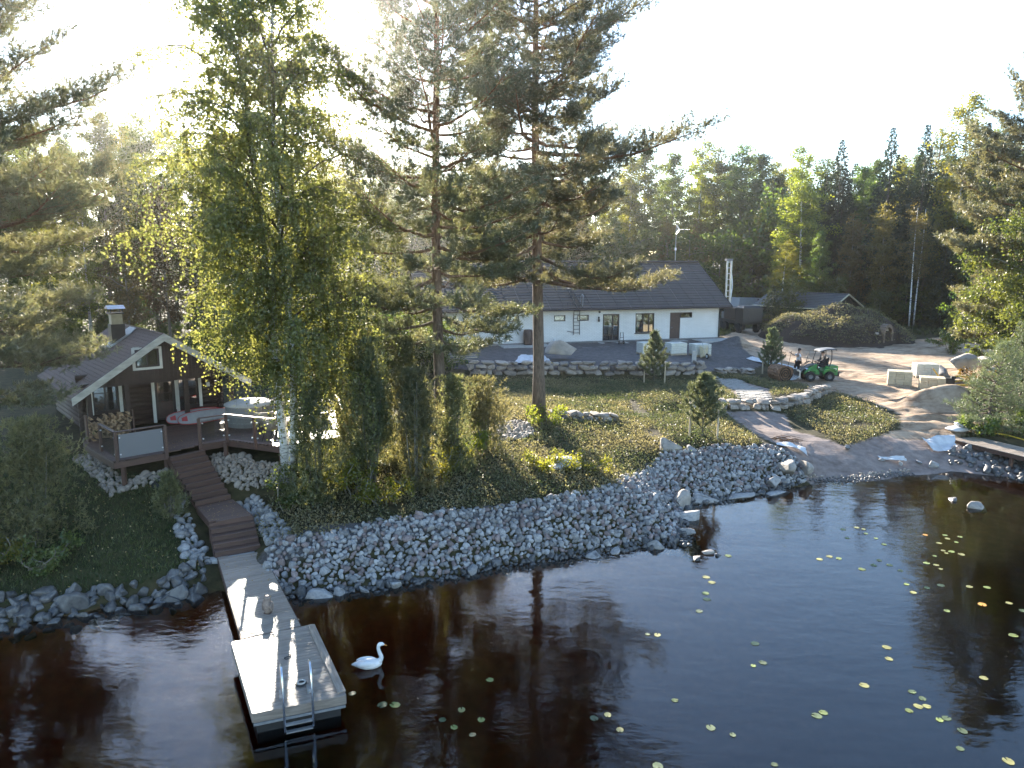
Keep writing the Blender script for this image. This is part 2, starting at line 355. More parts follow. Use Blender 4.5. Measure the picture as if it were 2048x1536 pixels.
def npmesh(name, V, F, matl, smooth=False, v=None):
    """V (n,3), F (m,k) array; v = per-face value spread to attribute 'v' on points"""
    me = bpy.data.meshes.new(name)
    V = np.asarray(V, np.float32); F = np.asarray(F, np.int32)
    k = F.shape[1]
    me.vertices.add(len(V)); me.vertices.foreach_set('co', V.ravel())
    me.loops.add(F.size); me.loops.foreach_set('vertex_index', F.ravel())
    me.polygons.add(len(F)); me.polygons.foreach_set('loop_start', np.arange(len(F), dtype=np.int32)*k)
    me.polygons.foreach_set('loop_total', np.full(len(F), k, np.int32))
    if smooth: me.polygons.foreach_set('use_smooth', np.ones(len(F), bool))
    if v is not None:
        a = me.attributes.new('v', 'FLOAT', 'POINT'); a.data.foreach_set('value', np.asarray(v, np.float32))
    me.materials.append(matl)
    me.update(calc_edges=True)
    return me

class MB:
    def __init__(s): s.v = []; s.f = []
    def add(s, vs, fs):
        b = len(s.v); s.v += [tuple(p) for p in vs]; s.f += [tuple(i+b for i in f) for f in fs]; return s
    def box(s, x0, x1, y0, y1, z0, z1):
        return s.add([(x0,y0,z0),(x1,y0,z0),(x1,y1,z0),(x0,y1,z0),(x0,y0,z1),(x1,y0,z1),(x1,y1,z1),(x0,y1,z1)],
                     [(0,3,2,1),(4,5,6,7),(0,1,5,4),(1,2,6,5),(2,3,7,6),(3,0,4,7)])
    def cbox(s, c, sz, rz=0, ry=0, rx=0, ch=0.0):
        """centred box with optional chamfer on the vertical/top edges"""
        m = Matrix.Translation(c) @ Matrix.Rotation(rz, 4, 'Z') @ Matrix.Rotation(ry, 4, 'Y') @ Matrix.Rotation(rx, 4, 'X')
        a, b, h = sz[0]/2, sz[1]/2, sz[2]/2
        if ch <= 0:
            vs = [(-a,-b,-h),(a,-b,-h),(a,b,-h),(-a,b,-h),(-a,-b,h),(a,-b,h),(a,b,h),(-a,b,h)]
            fs = [(0,3,2,1),(4,5,6,7),(0,1,5,4),(1,2,6,5),(2,3,7,6),(3,0,4,7)]
        else:
            vs = [(-a,-b,-h),(a,-b,-h),(a,b,-h),(-a,b,-h),(-a,-b,h-ch),(a,-b,h-ch),(a,b,h-ch),(-a,b,h-ch),
                  (-a+ch,-b+ch,h),(a-ch,-b+ch,h),(a-ch,b-ch,h),(-a+ch,b-ch,h)]
            fs = [(0,3,2,1),(8,9,10,11)] + [(i,(i+1)%4,4+(i+1)%4,4+i) for i in range(4)] + [(4+i,4+(i+1)%4,8+(i+1)%4,8+i) for i in range(4)]
        return s.add([m @ Vector(p) for p in vs], fs)
    def tube(s, pts, rs, n=8, cap=True):
        pts = [Vector(p) for p in pts]
        if isinstance(rs, (int, float)): rs = [rs]*len(pts)
        up = None; vs = []; fs = []
        for i, p in enumerate(pts):
            d = (pts[min(i+1, len(pts)-1)] - pts[max(i-1, 0)])
            if d.length < 1e-9: d = Vector((0, 0, 1))
            d.normalize()
            if up is None:
                up = Vector((1, 0, 0)) if abs(d.x) < 0.9 else Vector((0, 1, 0))
            a = d.cross(up); a = a.normalized() if a.length > 1e-6 else d.orthogonal().normalized()
            b = a.cross(d).normalized(); up = b
            for k in range(n):
                t = 2*math.pi*k/n
                vs.append(p + (a*math.cos(t) + b*math.sin(t))*rs[i])
        for i in range(len(pts)-1):
            for k in range(n):
                fs.append((i*n+k, i*n+(k+1) % n, (i+1)*n+(k+1) % n, (i+1)*n+k))
        if cap:
            fs.append(tuple(reversed(range(n)))); fs.append(tuple(range((len(pts)-1)*n, len(pts)*n)))
        return s.add(vs, fs)
    def cyl(s, p0, p1, r, n=12): return s.tube([p0, p1], r, n)
    def ring(s, c, axis, R_, r, n=20, m=8):
        q = Vector(axis).to_track_quat('Z', 'Y').to_matrix(); vs = []; fs = []
        for i in range(n):
            a = 2*math.pi*i/n
            for j in range(m):
                b = 2*math.pi*j/m
                vs.append(Vector(c) + q @ Vector(((R_+r*math.cos(b))*math.cos(a), (R_+r*math.cos(b))*math.sin(a), r*math.sin(b))))
        for i in range(n):
            for j in range(m):
                fs.append((i*m+j, ((i+1) % n)*m+j, ((i+1) % n)*m+(j+1) % m, i*m+(j+1) % m))
        return s.add(vs, fs)
    def prism(s, poly, z0, z1):
        n = len(poly)
        return s.add([(x, y, z0) for x, y in poly] + [(x, y, z1) for x, y in poly],
                     [tuple(reversed(range(n))), tuple(range(n, 2*n))] + [(i, (i+1) % n, n+(i+1) % n, n+i) for i in range(n)])
    def prismy(s, poly, y0, y1):
        """polygon in x,z swept along y"""
        n = len(poly)
        return s.add([(x, y0, z) for x, z in poly] + [(x, y1, z) for x, z in poly],
                     [tuple(range(n)), tuple(reversed(range(n, 2*n)))] + [(i, n+i, n+(i+1) % n, (i+1) % n) for i in range(n)])
    def loft(s, rings, cap=True):
        n = len(rings[0]); vs = [p for r in rings for p in r]; fs = []
        for i in range(len(rings)-1):
            for k in range(n): fs.append((i*n+k, i*n+(k+1) % n, (i+1)*n+(k+1) % n, (i+1)*n+k))
        if cap: fs.append(tuple(reversed(range(n)))); fs.append(tuple(range((len(rings)-1)*n, len(rings)*n)))
        return s.add(vs, fs)
    def ball(s, c, r, n=12, m=8):
        rx, ry, rz = r if isinstance(r, tuple) else (r, r, r)
        rings = []
        for i in range(m+1):
            t = math.pi*(i+0.02)/(m+0.04); rings.append([(c[0]+rx*math.sin(t)*math.cos(2*math.pi*k/n), c[1]+ry*math.sin(t)*math.sin(2*math.pi*k/n), c[2]-rz*math.cos(t)) for k in range(n)])
        return s.loft(rings)
    def mesh(s, name, matl, smooth=False):
        me = bpy.data.meshes.new(name); me.from_pydata(s.v, [], s.f)
        if smooth: me.polygons.foreach_set('use_smooth', np.ones(len(me.polygons), bool))
        me.materials.append(matl); me.update(); return me
    def obj(s, name, matl, parent=None, smooth=False, loc=(0, 0, 0), rz=0.0):
        return link(name, s.mesh(name, matl, smooth), parent, loc, (0, 0, rz))

def chain_smooth(pts, n=6):
    """Catmull-Rom through points"""
    P = [Vector(p) for p in pts]; P = [P[0]*2-P[1]] + P + [P[-1]*2-P[-2]]; out = []
    for i in range(1, len(P)-2):
        for k in range(n):
            t = k/n; a, b, c, d = P[i-1:i+3]
            out.append(0.5*((2*b)+(c-a)*t+(2*a-5*b+4*c-d)*t*t+(3*b-a-3*c+d)*t**3))
    out.append(P[-2]); return out

# ------------------------------------------------------------------ noise and terrain
rng = np.random.default_rng(7)
_tab = rng.random((256, 256))
def vnoise(x, y):
    xi = np.floor(x).astype(int); yi = np.floor(y).astype(int); fx = x-xi; fy = y-yi
    fx = fx*fx*(3-2*fx); fy = fy*fy*(3-2*fy)
    a = _tab[xi & 255, yi & 255]; b = _tab[(xi+1) & 255, yi & 255]; c = _tab[xi & 255, (yi+1) & 255]; d = _tab[(xi+1) & 255, (yi+1) & 255]
    return (a*(1-fx)+b*fx)*(1-fy)+(c*(1-fx)+d*fx)*fy-0.5

SHORE = [(-80,-30),(-40,0),(-25,9.5),(-18,14),(-12.9,17.0),(-12,17.6),(-11,18.1),(-9.9,18.6),(-8.2,19.2),(-5.9,18.9),(-4.5,19.2),(-2.7,19.8),(-.4,20.9),(2,21.7),(4.2,22.5),(5.6,22.4),(5.9,24.3),(6.7,26.4),(8.3,27.1),(11,28.6),(12.8,29.7),(14.2,29.5),(16.9,30.4),(19.5,31.0),(22,30.0),(27,28.5),(40,24),(80,8)]
CREST = [(-13.4,17.84,.5),(-11.67,18.3,.5),(-10.04,19.0,.55),(-9.2,19.75,.5),(-9.0,20.4,.42),(-6.8,20.15,.95),(-6.27,20.4,1.0),(-4.2,21.4,1.1),(-2,22.2,1.2),(1.28,23.5,1.2),(3.8,24.6,1.2),(4.35,25.75,1.2),(6.28,28.9,1.25),(9.2,30.5,1.2),(11.3,30.9,1.1),(12.1,30.3,.9)]
CT = [(x, y, 0.0) for x, y in SHORE] + CREST + [
 # lake bed
 (-40,-10,-2),(-14,13.5,-1.2),(-9,15.5,-1.3),(-5,15.5,-1.4),(-2,17,-1.3),(3,18.5,-1.4),(6.8,20,-1.2),(7.5,23.5,-.7),(10,25.5,-.7),(12.3,27.4,-.3),(14.5,27.2,-.25),(17,28,-.22),(19,28.6,-.25),(21,27.5,-.35),(16,25.2,-.5),(13.5,25.2,-.5),(18.5,25.5,-.5),(22,23,-1.2),(12,22,-1.3),(5,10,-2.5),(-6,8,-2.5),(15,14,-2.5),(0,-20,-4),(40,5,-3),(-30,-20,-3),(0,-120,-6),(100,-60,-5),(-100,-90,-5),
 # left slope and cabin terrace
 (-13.8,20,.95),(-11.5,21,1.1),(-10.4,21.2,.75),(-9.4,21.0,.4),(-8.5,21.3,.42),(-8.1,20.7,.25),(-9.3,22.4,.72),(-10.1,23.3,1.05),(-8.7,22.0,.6),(-12,23.3,1.75),(-10.8,23.0,1.35),(-15,22.5,1.6),(-18,20,1.5),(-13.2,24.2,2.15),(-11.8,24.6,2.1),(-15.5,25.5,2.25),(-10.8,25.6,2.1),(-9.0,23.4,1.1),(-7.8,22,.85),(-8.2,25.4,2.0),(-7,27.5,2.3),(-9,28,2.4),(-13,28,2.4),(-18,26,2.3),(-12,33,2.6),(-20,34,2.8),(-8,36,2.7),(-5,31,2.3),
 # heather bank
 (-7.8,24.35,1.65),(-6.4,22.7,1.35),(-4.8,23.5,1.45),(-3.2,23.7,1.4),(-2.7,27.4,1.85),(-1.9,27.6,1.8),(1.2,32.2,2.1),(2,26.4,1.45),(2,29,1.6),(5,31,1.6),(8.5,31.4,1.5),(6.5,29.4,1.45),(4,36,1.95),(0,37,2.15),(-3,34,2.2),(11,33,1.25),(13.5,33,1.0),(15.3,32.2,.8),(18.9,34.9,1.15),(16.5,36.5,1.3),
 (8.8,36.3,1.55),(11.3,36.3,1.5),(13.9,36.3,1.4),(16.3,38.6,1.45),(18.7,41.2,1.55),
 (8.8,37.4,1.98),(11.3,37.4,1.95),(13.9,37.5,1.85),(16.1,39.7,1.85),(18.3,42.1,1.8),(13,40.5,1.95),(6.5,39,2.0),
 # upper wall
 (-3,42.6,2.2),(0.2,43.6,2.12),(3,43.7,2.1),(6,43.7,2.1),(8.5,43.7,2.05),(10.7,43.8,2.05),(13,44.6,1.95),
 (-3,44.6,2.65),(0.2,44.8,2.7),(3,44.8,2.7),(6,44.8,2.7),(8.5,44.8,2.68),(10.7,44.9,2.65),(13,45.9,2.4),(15.4,47,1.95),
 # yard
 (3,50,2.8),(10,50,2.75),(15.5,51.5,2.55),(20,52,2.05),(0,55,2.93),(10,57,2.95),(17,59.5,2.95),(10,66,3),(-10,53,2.95),(-10,64,3),(17,67,2.95),(20,61,2.6),
 (18.6,45.3,1.7),(20,45.3,1.66),(16.5,44.8,1.72),(19.2,48.9,1.8),(21,40,1.5),(24,42.4,1.7),(29.5,47.5,1.9),(24,50,1.85),(24,60,2.3),(31,56.8,2.25),(36,58,2.3),(25.5,72,2.55),(33,83,2.6),(45,60,2.6),(35,45,2.1),(42,40,2),(23,35,1.15),(26,33,.95),(30,36,1.4),(20.6,33.1,.75),(22.5,31.4,.45),
 (16,31.6,.5),(14,31,.5),(18,33,.85),(18,37.5,1.3),
 # forest
 (0,80,3.1),(30,100,3.1),(-30,60,3.2),(60,80,3.2),(-40,30,2.8),(-30,18,1.9),(60,40,2.5),(-60,60,3.5),(0,150,4.5),(100,150,5),(-100,150,5),(-120,30,4),(120,40,4),(0,400,8),(-300,300,8),(300,300,8),(-300,0,5),(300,40,5)]
CT = np.array(CT, float)
def _phi(r): return r
_A = _phi(np.hypot(CT[:, None, 0]-CT[None, :, 0], CT[:, None, 1]-CT[None, :, 1])) - 0.02*np.eye(len(CT))
_n = len(CT)
_K = np.zeros((_n+3, _n+3)); _K[:_n, :_n] = _A
_K[:_n, _n] = 1; _K[:_n, _n+1:] = CT[:, :2]; _K[_n, :_n] = 1; _K[_n+1:, :_n] = CT[:, :2].T
_W = np.linalg.solve(_K, np.concatenate([CT[:, 2], np.zeros(3)]))
def hz0(x, y):
    x = np.atleast_1d(np.asarray(x, float)).ravel(); y = np.atleast_1d(np.asarray(y, float)).ravel()
    out = np.empty(len(x))
    for i in range(0, len(x), 20000):
        a = x[i:i+20000]; b = y[i:i+20000]
        out[i:i+20000] = np.hypot(a[:, None]-CT[None, :, 0], b[:, None]-CT[None, :, 1]) @ _W[:_n] + _W[_n] + _W[_n+1]*a + _W[_n+2]*b
    return np.clip(out, -6, 14)

def inpoly(x, y, poly):
    r = np.zeros(len(x), bool); n = len(poly)
    for i in range(n):
        x0, y0 = poly[i]; x1, y1 = poly[(i+1) % n]
        c = ((y0 > y) != (y1 > y)) & (x < (x1-x0)*(y-y0)/((y1-y0) if y1 != y0 else 1e-9)+x0)
        r ^= c
    return r
def polydist(x, y, pts, closed=False):
    d = np.full(len(x), 1e9); n = len(pts)
    for i in range(n if closed else n-1):
        a = np.array(pts[i][:2], float); b = np.array(pts[(i+1) % n][:2], float); ab = b-a
        t = np.clip(((x-a[0])*ab[0]+(y-a[1])*ab[1])/max(1e-9, ab @ ab), 0, 1)
        d = np.minimum(d, np.hypot(x-a[0]-t*ab[0], y-a[1]-t*ab[1]))
    return d
def soft(x, y, poly, wd=0.5):
    ins = inpoly(x, y, poly); d = polydist(x, y, poly, True)
    return np.clip(0.5+np.where(ins, d, -d)/(2*wd), 0, 1)

P_HEATH = [(-7.6,24.6),(-8.6,22.0),(-6.6,20.4),(-4.2,21.5),(-2,22.3),(1.28,23.6),(3.8,24.7),(4.35,25.9),(6.28,29),(9.2,30.7),(11.0,31.2),(11.2,33.2),(10.6,36.6),(17,41),(17.9,43.3),(17,45.6),(13,45.2),(11,43.4),(0,43.4),(-3.5,42.4),(-4,37),(-5,31),(-6,27.5)]
P_PATH = [(12.6,44.3),(14.1,44.5),(14.9,41.2),(13.6,37.2),(12.0,37.2),(12.2,40.5)]
P_MAT2 = [(14.0,36.5),(15.3,32.2),(17.2,33.4),(19.2,35.2),(19.9,39.5),(19.0,41.9),(16.3,38.4)]
P_SAND = [(17.2,46),(17.6,42.5),(19.5,41.2),(20.2,37),(19,34.6),(17,33.2),(20.4,33.0),(24,35.6),(25,39.5),(29,43.5),(33,49),(44,60),(42,66),(34,63),(30,72),(23,72),(18,62),(17.4,57.5),(17.6,51),(18,48)]
P_BEACH = [(12.2,30.8),(12.6,28),(16,26),(24,26),(23.2,31),(20.4,33.4),(17,33.4),(15.3,32.3),(13.5,34),(14,36.4),(11,36.4),(11.2,33)]
P_YARD = [(-5,45),(-3,44.3),(10.8,44.4),(15.2,46.8),(17.5,50),(17.8,57),(17.5,61),(-6,56)]
P_GRASSL = [(-8.9,19.8),(-9.6,21.0),(-11.5,23.7),(-13.6,24.0),(-16,25.6),(-30,24),(-30,6),(-18,14.4),(-13.4,17.6),(-11.67,18.2),(-10.04,18.9)]

def axis(parts):
    out = []
    for a, b, s in parts: out += list(np.arange(a, b-1e-6, s))
    return np.array(out+[parts[-1][1]])
gx = axis([(-600,-120,60),(-120,-40,8),(-40,-18,1),(-18,26,0.2),(26,44,0.5),(44,120,4),(120,600,60)])
gy = axis([(-400,-40,40),(-40,8,3),(8,15,0.5),(15,49,0.2),(49,75,0.5),(75,160,3),(160,900,60)])
GX, GY = np.meshgrid(gx, gy); fx = GX.ravel(); fy = GY.ravel()
def rough_(x, y, z):
    loose = np.maximum(np.maximum(soft(x, y, P_SAND, 1), soft(x, y, P_BEACH, 1)*0.7), 0.25)
    near = np.clip((z+0.05)/0.4, 0, 1)
    n = vnoise(x*0.9+3, y*0.9)*0.16 + vnoise(x*2.3, y*2.3+9)*0.10 + vnoise(x*4.7+5, y*4.7)*0.05
    return n*loose*near
# heap of fine gravel below the pallets, and a soil bank further back, shaped into the ground
def heaps(x, y):
    h = 0.95*np.exp(-(((x-24.2)/1.6)**2+((y-39.2)/1.0)**2)) + 0.5*np.exp(-(((x-22.4)/1.2)**2+((y-38.9)/0.7)**2))
    h += 0.28*np.exp(-(((x-21.5)/1.6)**2+((y-36.3)/0.35)**2)) + 0.22*np.exp(-(((x-20)/1.3)**2+((y-35.2)/0.3)**2))
    h += 0.6*np.exp(-(((x-35.5)/3.2)**2+((y-57.0)/0.7)**2))
    h += 0.75*np.exp(-(((x-17.6)/1.1)**2+((y-56.6)/0.9)**2))
    return h
def hz(x, y):
    x = np.atleast_1d(np.asarray(x, float)).ravel(); y = np.atleast_1d(np.asarray(y, float)).ravel()
    z = hz0(x, y); return z + rough_(x, y, z) + heaps(x, y)
def h1(x, y): return float(hz([x], [y])[0])
gz = hz(fx, fy)
nx, ny = len(gx), len(gy)
idx = np.arange(nx*ny).reshape(ny, nx)
GF = np.stack([idx[:-1, :-1].ravel(), idx[:-1, 1:].ravel(), idx[1:, 1:].ravel(), idx[1:, :-1].ravel()], 1)
gme = npmesh('ground', np.stack([fx, fy, gz], 1), GF, M['ground'], True)
z1 = np.zeros((len(fx), 4), np.float32); z2 = np.zeros((len(fx), 4), np.float32)
z1[:, 0] = np.maximum(soft(fx, fy, P_HEATH), soft(fx, fy, P_MAT2, 0.25))*(1-soft(fx, fy, P_PATH, 0.2))
z1[:, 1] = np.maximum(soft(fx, fy, P_SAND), 0)
z1[:, 2] = np.maximum(soft(fx, fy, P_YARD), np.clip(1.0-polydist(fx, fy, CREST[5:])/1.2, 0, 1)*(gz < 1.15))
z2[:, 0] = np.maximum(soft(fx, fy, P_BEACH), soft(fx, fy, P_PATH, 0.2))
z2[:, 1] = soft(fx, fy, P_GRASSL)
z2[:, 2] = np.clip(-gz/0.12, 0, 1)
z1[:, 3] = 1; z2[:, 3] = 1
for nm, d in (('zone', z1), ('zone2', z2)):
    a = gme.attributes.new(nm, 'FLOAT_COLOR', 'POINT'); a.data.foreach_set('color', d.ravel())
tag(link('ground', gme), kind='structure', label='uneven ground of heather bank, sandy yard and forest floor')
# lake: closed body of brown water
wb = MB().box(-590, 590, -390, 60, -7.5, 0.0)
tag(wb.obj('lake', M['water']), kind='structure', label='dark brown lake water with fine ripples')

# ------------------------------------------------------------------ stones
def ico(sub):
    import bmesh
    b = bmesh.new(); bmesh.ops.create_icosphere(b, subdivisions=sub, radius=1.0)
    V = np.array([v.co[:] for v in b.verts]); F = np.array([[v.index for v in f.verts] for f in b.faces]); b.free(); return V, F
ICO2 = ico(2); ICO3 = ico(3)
def stone_geo(seed, cuts=13, cmin=0.42, flat=0.75, base=None, lump=0.08):
    r = np.random.default_rng(seed); V, F = base or ICO2; V = V.copy()
    for _ in range(cuts):
        n = r.normal(size=3); n /= np.linalg.norm(n); d = r.uniform(cmin, 0.85); s = V @ n - d
        V -= np.outer(np.maximum(s, 0), n)
    V *= 1+lump*(r.random((len(V), 1))-0.5)
    V *= np.array([1.0, r.uniform(.7, .95), flat*r.uniform(.75, 1.1)])
    V /= np.abs(V).max()
    return V.astype(np.float32), F
STONES = [stone_geo(100+i) for i in range(10)]
COBBLES = [stone_geo(200+i, 3, 0.75, 0.6, None, 0.03) for i in range(6)]
BIGS = [stone_geo(300+i, 13, 0.32, 0.9, ICO3, 0.018) for i in range(8)]
STONE_ME = [npmesh('stone', v, f, M['rock']) for v, f in STONES]
COBBLE_ME = [npmesh('cobble', v, f, M['cobble'], True) for v, f in COBBLES]
BIG_ME = [npmesh('boulder', v, f, M['boulder'], False) for v, f in BIGS]
def block_geo(seed):
    V, F = ICO3; r = np.random.default_rng(seed); W_ = np.sign(V)*np.abs(V)**0.34
    for _ in range(9):
        n = r.normal(size=3); n /= np.linalg.norm(n); d = r.uniform(0.62, 1.1); s = W_ @ n - d; W_ = W_-np.outer(np.maximum(s, 0), n)
    W_ = W_*(1+.03*r.normal(size=(len(W_), 1))); return (W_/np.abs(W_).max(axis=0)).astype(np.float32), F
WALL_ME = [npmesh('wall_stone', *block_geo(400+i), M['wallstone']) for i in range(8)]

def rotm(r, n):
    """n random rotation matrices"""
    q = r.normal(size=(n, 4)); q /= np.linalg.norm(q, axis=1, keepdims=True); w_, x, y, z = q.T
    return np.stack([1-2*(y*y+z*z), 2*(x*y-z*w_), 2*(x*z+y*w_), 2*(x*y+z*w_), 1-2*(x*x+z*z), 2*(y*z-x*w_), 2*(x*z-y*w_), 2*(y*z+x*w_), 1-2*(x*x+y*y)], 1).reshape(n, 3, 3)
def merged(geos, pos, size, mats, name, matl, parent, r):
    VV = []; FF = []; b = 0
    for i in range(len(pos)):
        V, F = geos[r.integers(len(geos))]
        v = (V*size[i]) @ mats[i].T + pos[i]; VV.append(v); FF.append(F+b); b += len(V)
    o = link(name, npmesh(name, np.concatenate(VV), np.concatenate(FF), matl), parent); o['kind'] = 'stuff'; return o

def poly_param(pts, t):
    p = np.array([q[:2] for q in pts], float); L = np.concatenate([[0], np.cumsum(np.hypot(*np.diff(p, axis=0).T))]); s = np.clip(t, 0, 1)*L[-1]
    return np.stack([np.interp(s, L, p[:, 0]), np.interp(s, L, p[:, 1])], 1), L[-1]
def scatter(r, inside, x0, x1, y0, y1, spacing, jit=0.42):
    xs = np.arange(x0, x1, spacing); ys = np.arange(y0, y1, spacing*0.87)
    X, Y = np.meshgrid(xs, ys); X = X + (np.arange(len(ys)) % 2)[:, None]*spacing*0.5
    X = X.ravel()+r.uniform(-jit, jit, X.size)*spacing; Y = Y.ravel()+r.uniform(-jit, jit, Y.size)*spacing
    k = inside(X, Y); return X[k], Y[k]

def stone_field(name, label, cat, poly, spacing, size, geos, mes, matl, r, keep=300, sink=0.25, zmin=-0.35, big_first=True, alt=None):
    xs = [p[0] for p in poly]; ys = [p[1] for p in poly]
    X, Y = scatter(r, lambda a, b: inpoly(a, b, poly), min(xs), max(xs), min(ys), max(ys), spacing)
    Z = hz(X, Y); k = Z > zmin; X, Y, Z = X[k], Y[k], Z[k]
    S = (size[0]+(size[1]-size[0])*r.random(len(X))**1.5)*np.where(r.random(len(X)) < 0.06, 1.5, 1.0)
    order = np.argsort(-S/np.hypot(X, Y))
    root = thing(name, label, cat, (float(np.mean(X)), float(np.mean(Y)), 0))
    ox, oy = root.location.x, root.location.y
    mats = rotm(r, len(X))
    P = np.stack([X-ox, Y-oy, Z+S*sink], 1)
    for j in order[:keep]:
        o = link('stone', mes[r.integers(len(mes))], root, tuple(P[j]), Matrix(mats[j].tolist()).to_euler(), (S[j],)*3,
                 (M['wet_rock'] if Z[j] < .07 else alt if alt is not None and r.random() < 0.22 else matl))
    rest = order[keep:]
    if len(rest):
        wt = rest[Z[rest] < .07]; rest = rest[Z[rest] >= .07]; sp = rest
        if len(wt): merged(geos, P[wt], S[wt], mats[wt], 'wet_stones', M['wet_rock'], root, r)
        if alt is not None:
            a = rest[r.random(len(rest)) < 0.22]; sp = np.setdiff1d(rest, a)
            if len(a): merged(geos, P[a], S[a], mats[a], 'loose_stones', alt, root, r)
        # split a few ways so that tones differ between stones
        for sub in np.array_split(sp[r.permutation(len(sp))], 8):
            if len(sub): merged(geos, P[sub], S[sub], mats[sub], 'loose_stones', matl, root, r)
    return root
r0 = np.random.default_rng(11)
RIP = [(-7.0,19.0),(-5.9,18.55),(-4.5,18.85),(-2.7,19.45),(-.4,20.5),(2,21.3),(4.2,22.05),(5.9,21.9),(6.2,22.6),(6.1,24.2),(6.9,26.2),(8.4,26.8),(11.1,28.3),(12.6,29.4),(12.3,30.2),(11.4,31.1),(9.2,30.75),(6.28,29.1),(4.2,26.1),(3.6,24.9),(1.28,23.7),(-2,22.45),(-4.2,21.6),(-6.27,20.6),(-7.2,20.6)]
stone_field('riprap_bank', 'long slope of grey crushed riprap stones between heather bank and lake', 'riprap', RIP, 0.145, (0.075, 0.15), STONES, STONE_ME, M['rock'], r0, 300, 0.3, alt=M['rock_red'])
LBANK = [(-30,5.0),(-18,13.2),(-12.9,16.4),(-11,17.5),(-9.0,18.4),(-8.5,18.6),(-8.9,20.2),(-10,18.95),(-11.67,18.3),(-13.4,17.75),(-18,14.9),(-30,7)]
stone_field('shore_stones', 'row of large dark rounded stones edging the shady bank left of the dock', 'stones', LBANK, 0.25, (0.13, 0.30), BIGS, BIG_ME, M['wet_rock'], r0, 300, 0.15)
stone_field('cobble_bed', 'bed of pale round cobbles under the glazed deck edge', 'cobbles', [(-11.1,25.7),(-10.3,26.0),(-8.0,25.0),(-7.7,24.5),(-8.3,24.0),(-9.3,24.0),(-10.5,24.6)], 0.135, (0.075, 0.11), COBBLES, COBBLE_ME, M['cobble'], r0, 300, 0.35)
stone_field('cobble_bed', 'narrow strip of cobbles in front of the frosted glass panel', 'cobbles', [(-15.6,25.0),(-13.0,22.5),(-11.7,23.7),(-11.5,24.1),(-12.0,24.2),(-12.9,23.3),(-15.3,25.7)], 0.145, (0.08, 0.115), COBBLES, COBBLE_ME, M['cobble'], r0, 300, 0.35)
stone_field('cobble_bed', 'rounded cobble slope at the foot of the tall pine trunk with bare base', 'cobbles', [(-1.5,28.7),(0.2,29.3),(1.0,30.2),(0.7,31.7),(0.0,31.8),(-1.1,30.8)], 0.125, (0.07, 0.10), COBBLES, COBBLE_ME, M['cobble'], r0, 300, 0.35)
stone_field('stair_stones', 'line of mixed stones along the water side of the lower steps', 'stones', [(-10.5,22.6),(-9.4,21.0),(-8.9,20.1),(-9.4,19.8),(-10.0,20.8),(-10.9,22.3),(-11.8,23.6),(-11.5,23.6)], 0.19, (0.09, 0.18), COBBLES, COBBLE_ME, M['rock'], r0, 200, 0.3)
stone_field('stair_stones', 'heap of mixed stones between the wooden landing and the junipers', 'stones', [(-9.2,23.3),(-8.0,21.9),(-7.3,20.7),(-6.7,20.4),(-6.9,21.4),(-7.9,22.8),(-8.7,23.7)], 0.18, (0.09, 0.18), COBBLES, COBBLE_ME, M['rock'], r0, 200, 0.3)
stone_field('pier_stones', 'dark stones piled under the low wooden pier beside the beach', 'stones', [(19.6,31.6),(21.4,29.7),(23,28.8),(27,27.6),(28,29.5),(23.6,30.6),(20.9,32.6),(20.2,32.6)], 0.34, (0.14, 0.3), STONES, STONE_ME, M['wet_rock'], r0, 200, 0.2)
stone_field('beach_gravel', 'band of small pebbles along the edge of the sandy beach', 'pebbles', [(12.4,30.0),(12.7,29.4),(14.2,29.2),(17.5,30.4),(17.4,30.9),(14.2,29.9)], 0.13, (0.035, 0.075), COBBLES, COBBLE_ME, M['cobble'], r0, 200, 0.3)

def boulder(x, y, sx, sy, sz, k, label, rz=0.0, m='boulder', sink=0.3, name='boulder', tilt=0.0):
    o = link(name, BIG_ME[k % len(BIG_ME)], None, (x, y, h1(x, y)+sz*(1-2*sink)), (tilt, 0, rz), (sx, sy, sz), M[m])
    return tag(o, label, 'boulder')
boulder(3.28, 46.7, 1.15, 0.9, 0.85, 0, 'tall tan boulder standing alone on the dark gravel yard before the white house', 0.4, sink=0.15)
boulder(6.5, 29.4, 0.75, 0.5, 0.36, 1, 'flat pale boulder lying in the heather above the riprap', 0.2)
boulder(29.3, 47.0, 1.15, 1.0, 0.95, 2, 'big smooth tan boulder beside the pallets at the forest edge', 0.2, sink=0.12)
boulder(31.3, 47.9, 0.9, 0.7, 0.7, 3, 'pale angular boulder right of the big smooth one', 1.0, sink=0.2)
boulder(30.6, 46.0, 0.5, 0.45, 0.4, 5, 'small grey boulder in the rubble behind the yellow hose', 2.0, sink=0.2)
boulder(28.0, 46.6, 0.6, 0.5, 0.45, 4, 'dark broken boulder between wrapped pallet and big smooth boulder', 2.0, 'rock', 0.2)
boulder(11.5, 29.35, 0.62, 0.5, 0.45, 3, 'angular tan boulder at the beach end of the riprap', 0.5, sink=0.2)
boulder(12.45, 29.85, 0.6, 0.5, 0.42, 6, 'pale angular boulder ending the riprap beside the sand', 1.5, sink=0.2)
boulder(10.6, 28.5, 0.5, 0.4, 0.42, 5, 'grey upright boulder low in the riprap near the beach', 1.1, 'rock')
boulder(8.9, 27.35, 0.75, 0.42, 0.22, 7, 'flat grey slab stone at the waterline of the cove', 0.4, 'rock')
boulder(7.3, 26.75, 0.85, 0.5, 0.25, 1, 'long flat slab stone in the corner of the cove', 0.2, 'rock')
boulder(6.3, 25.9, 0.5, 0.42, 0.55, 2, 'upright tan boulder in the riprap at the inner cove', 0.9)
boulder(6.35, 24.9, 0.62, 0.4, 0.3, 4, 'tilted grey boulder below the upright tan one', 0.3, 'rock', tilt=0.3)
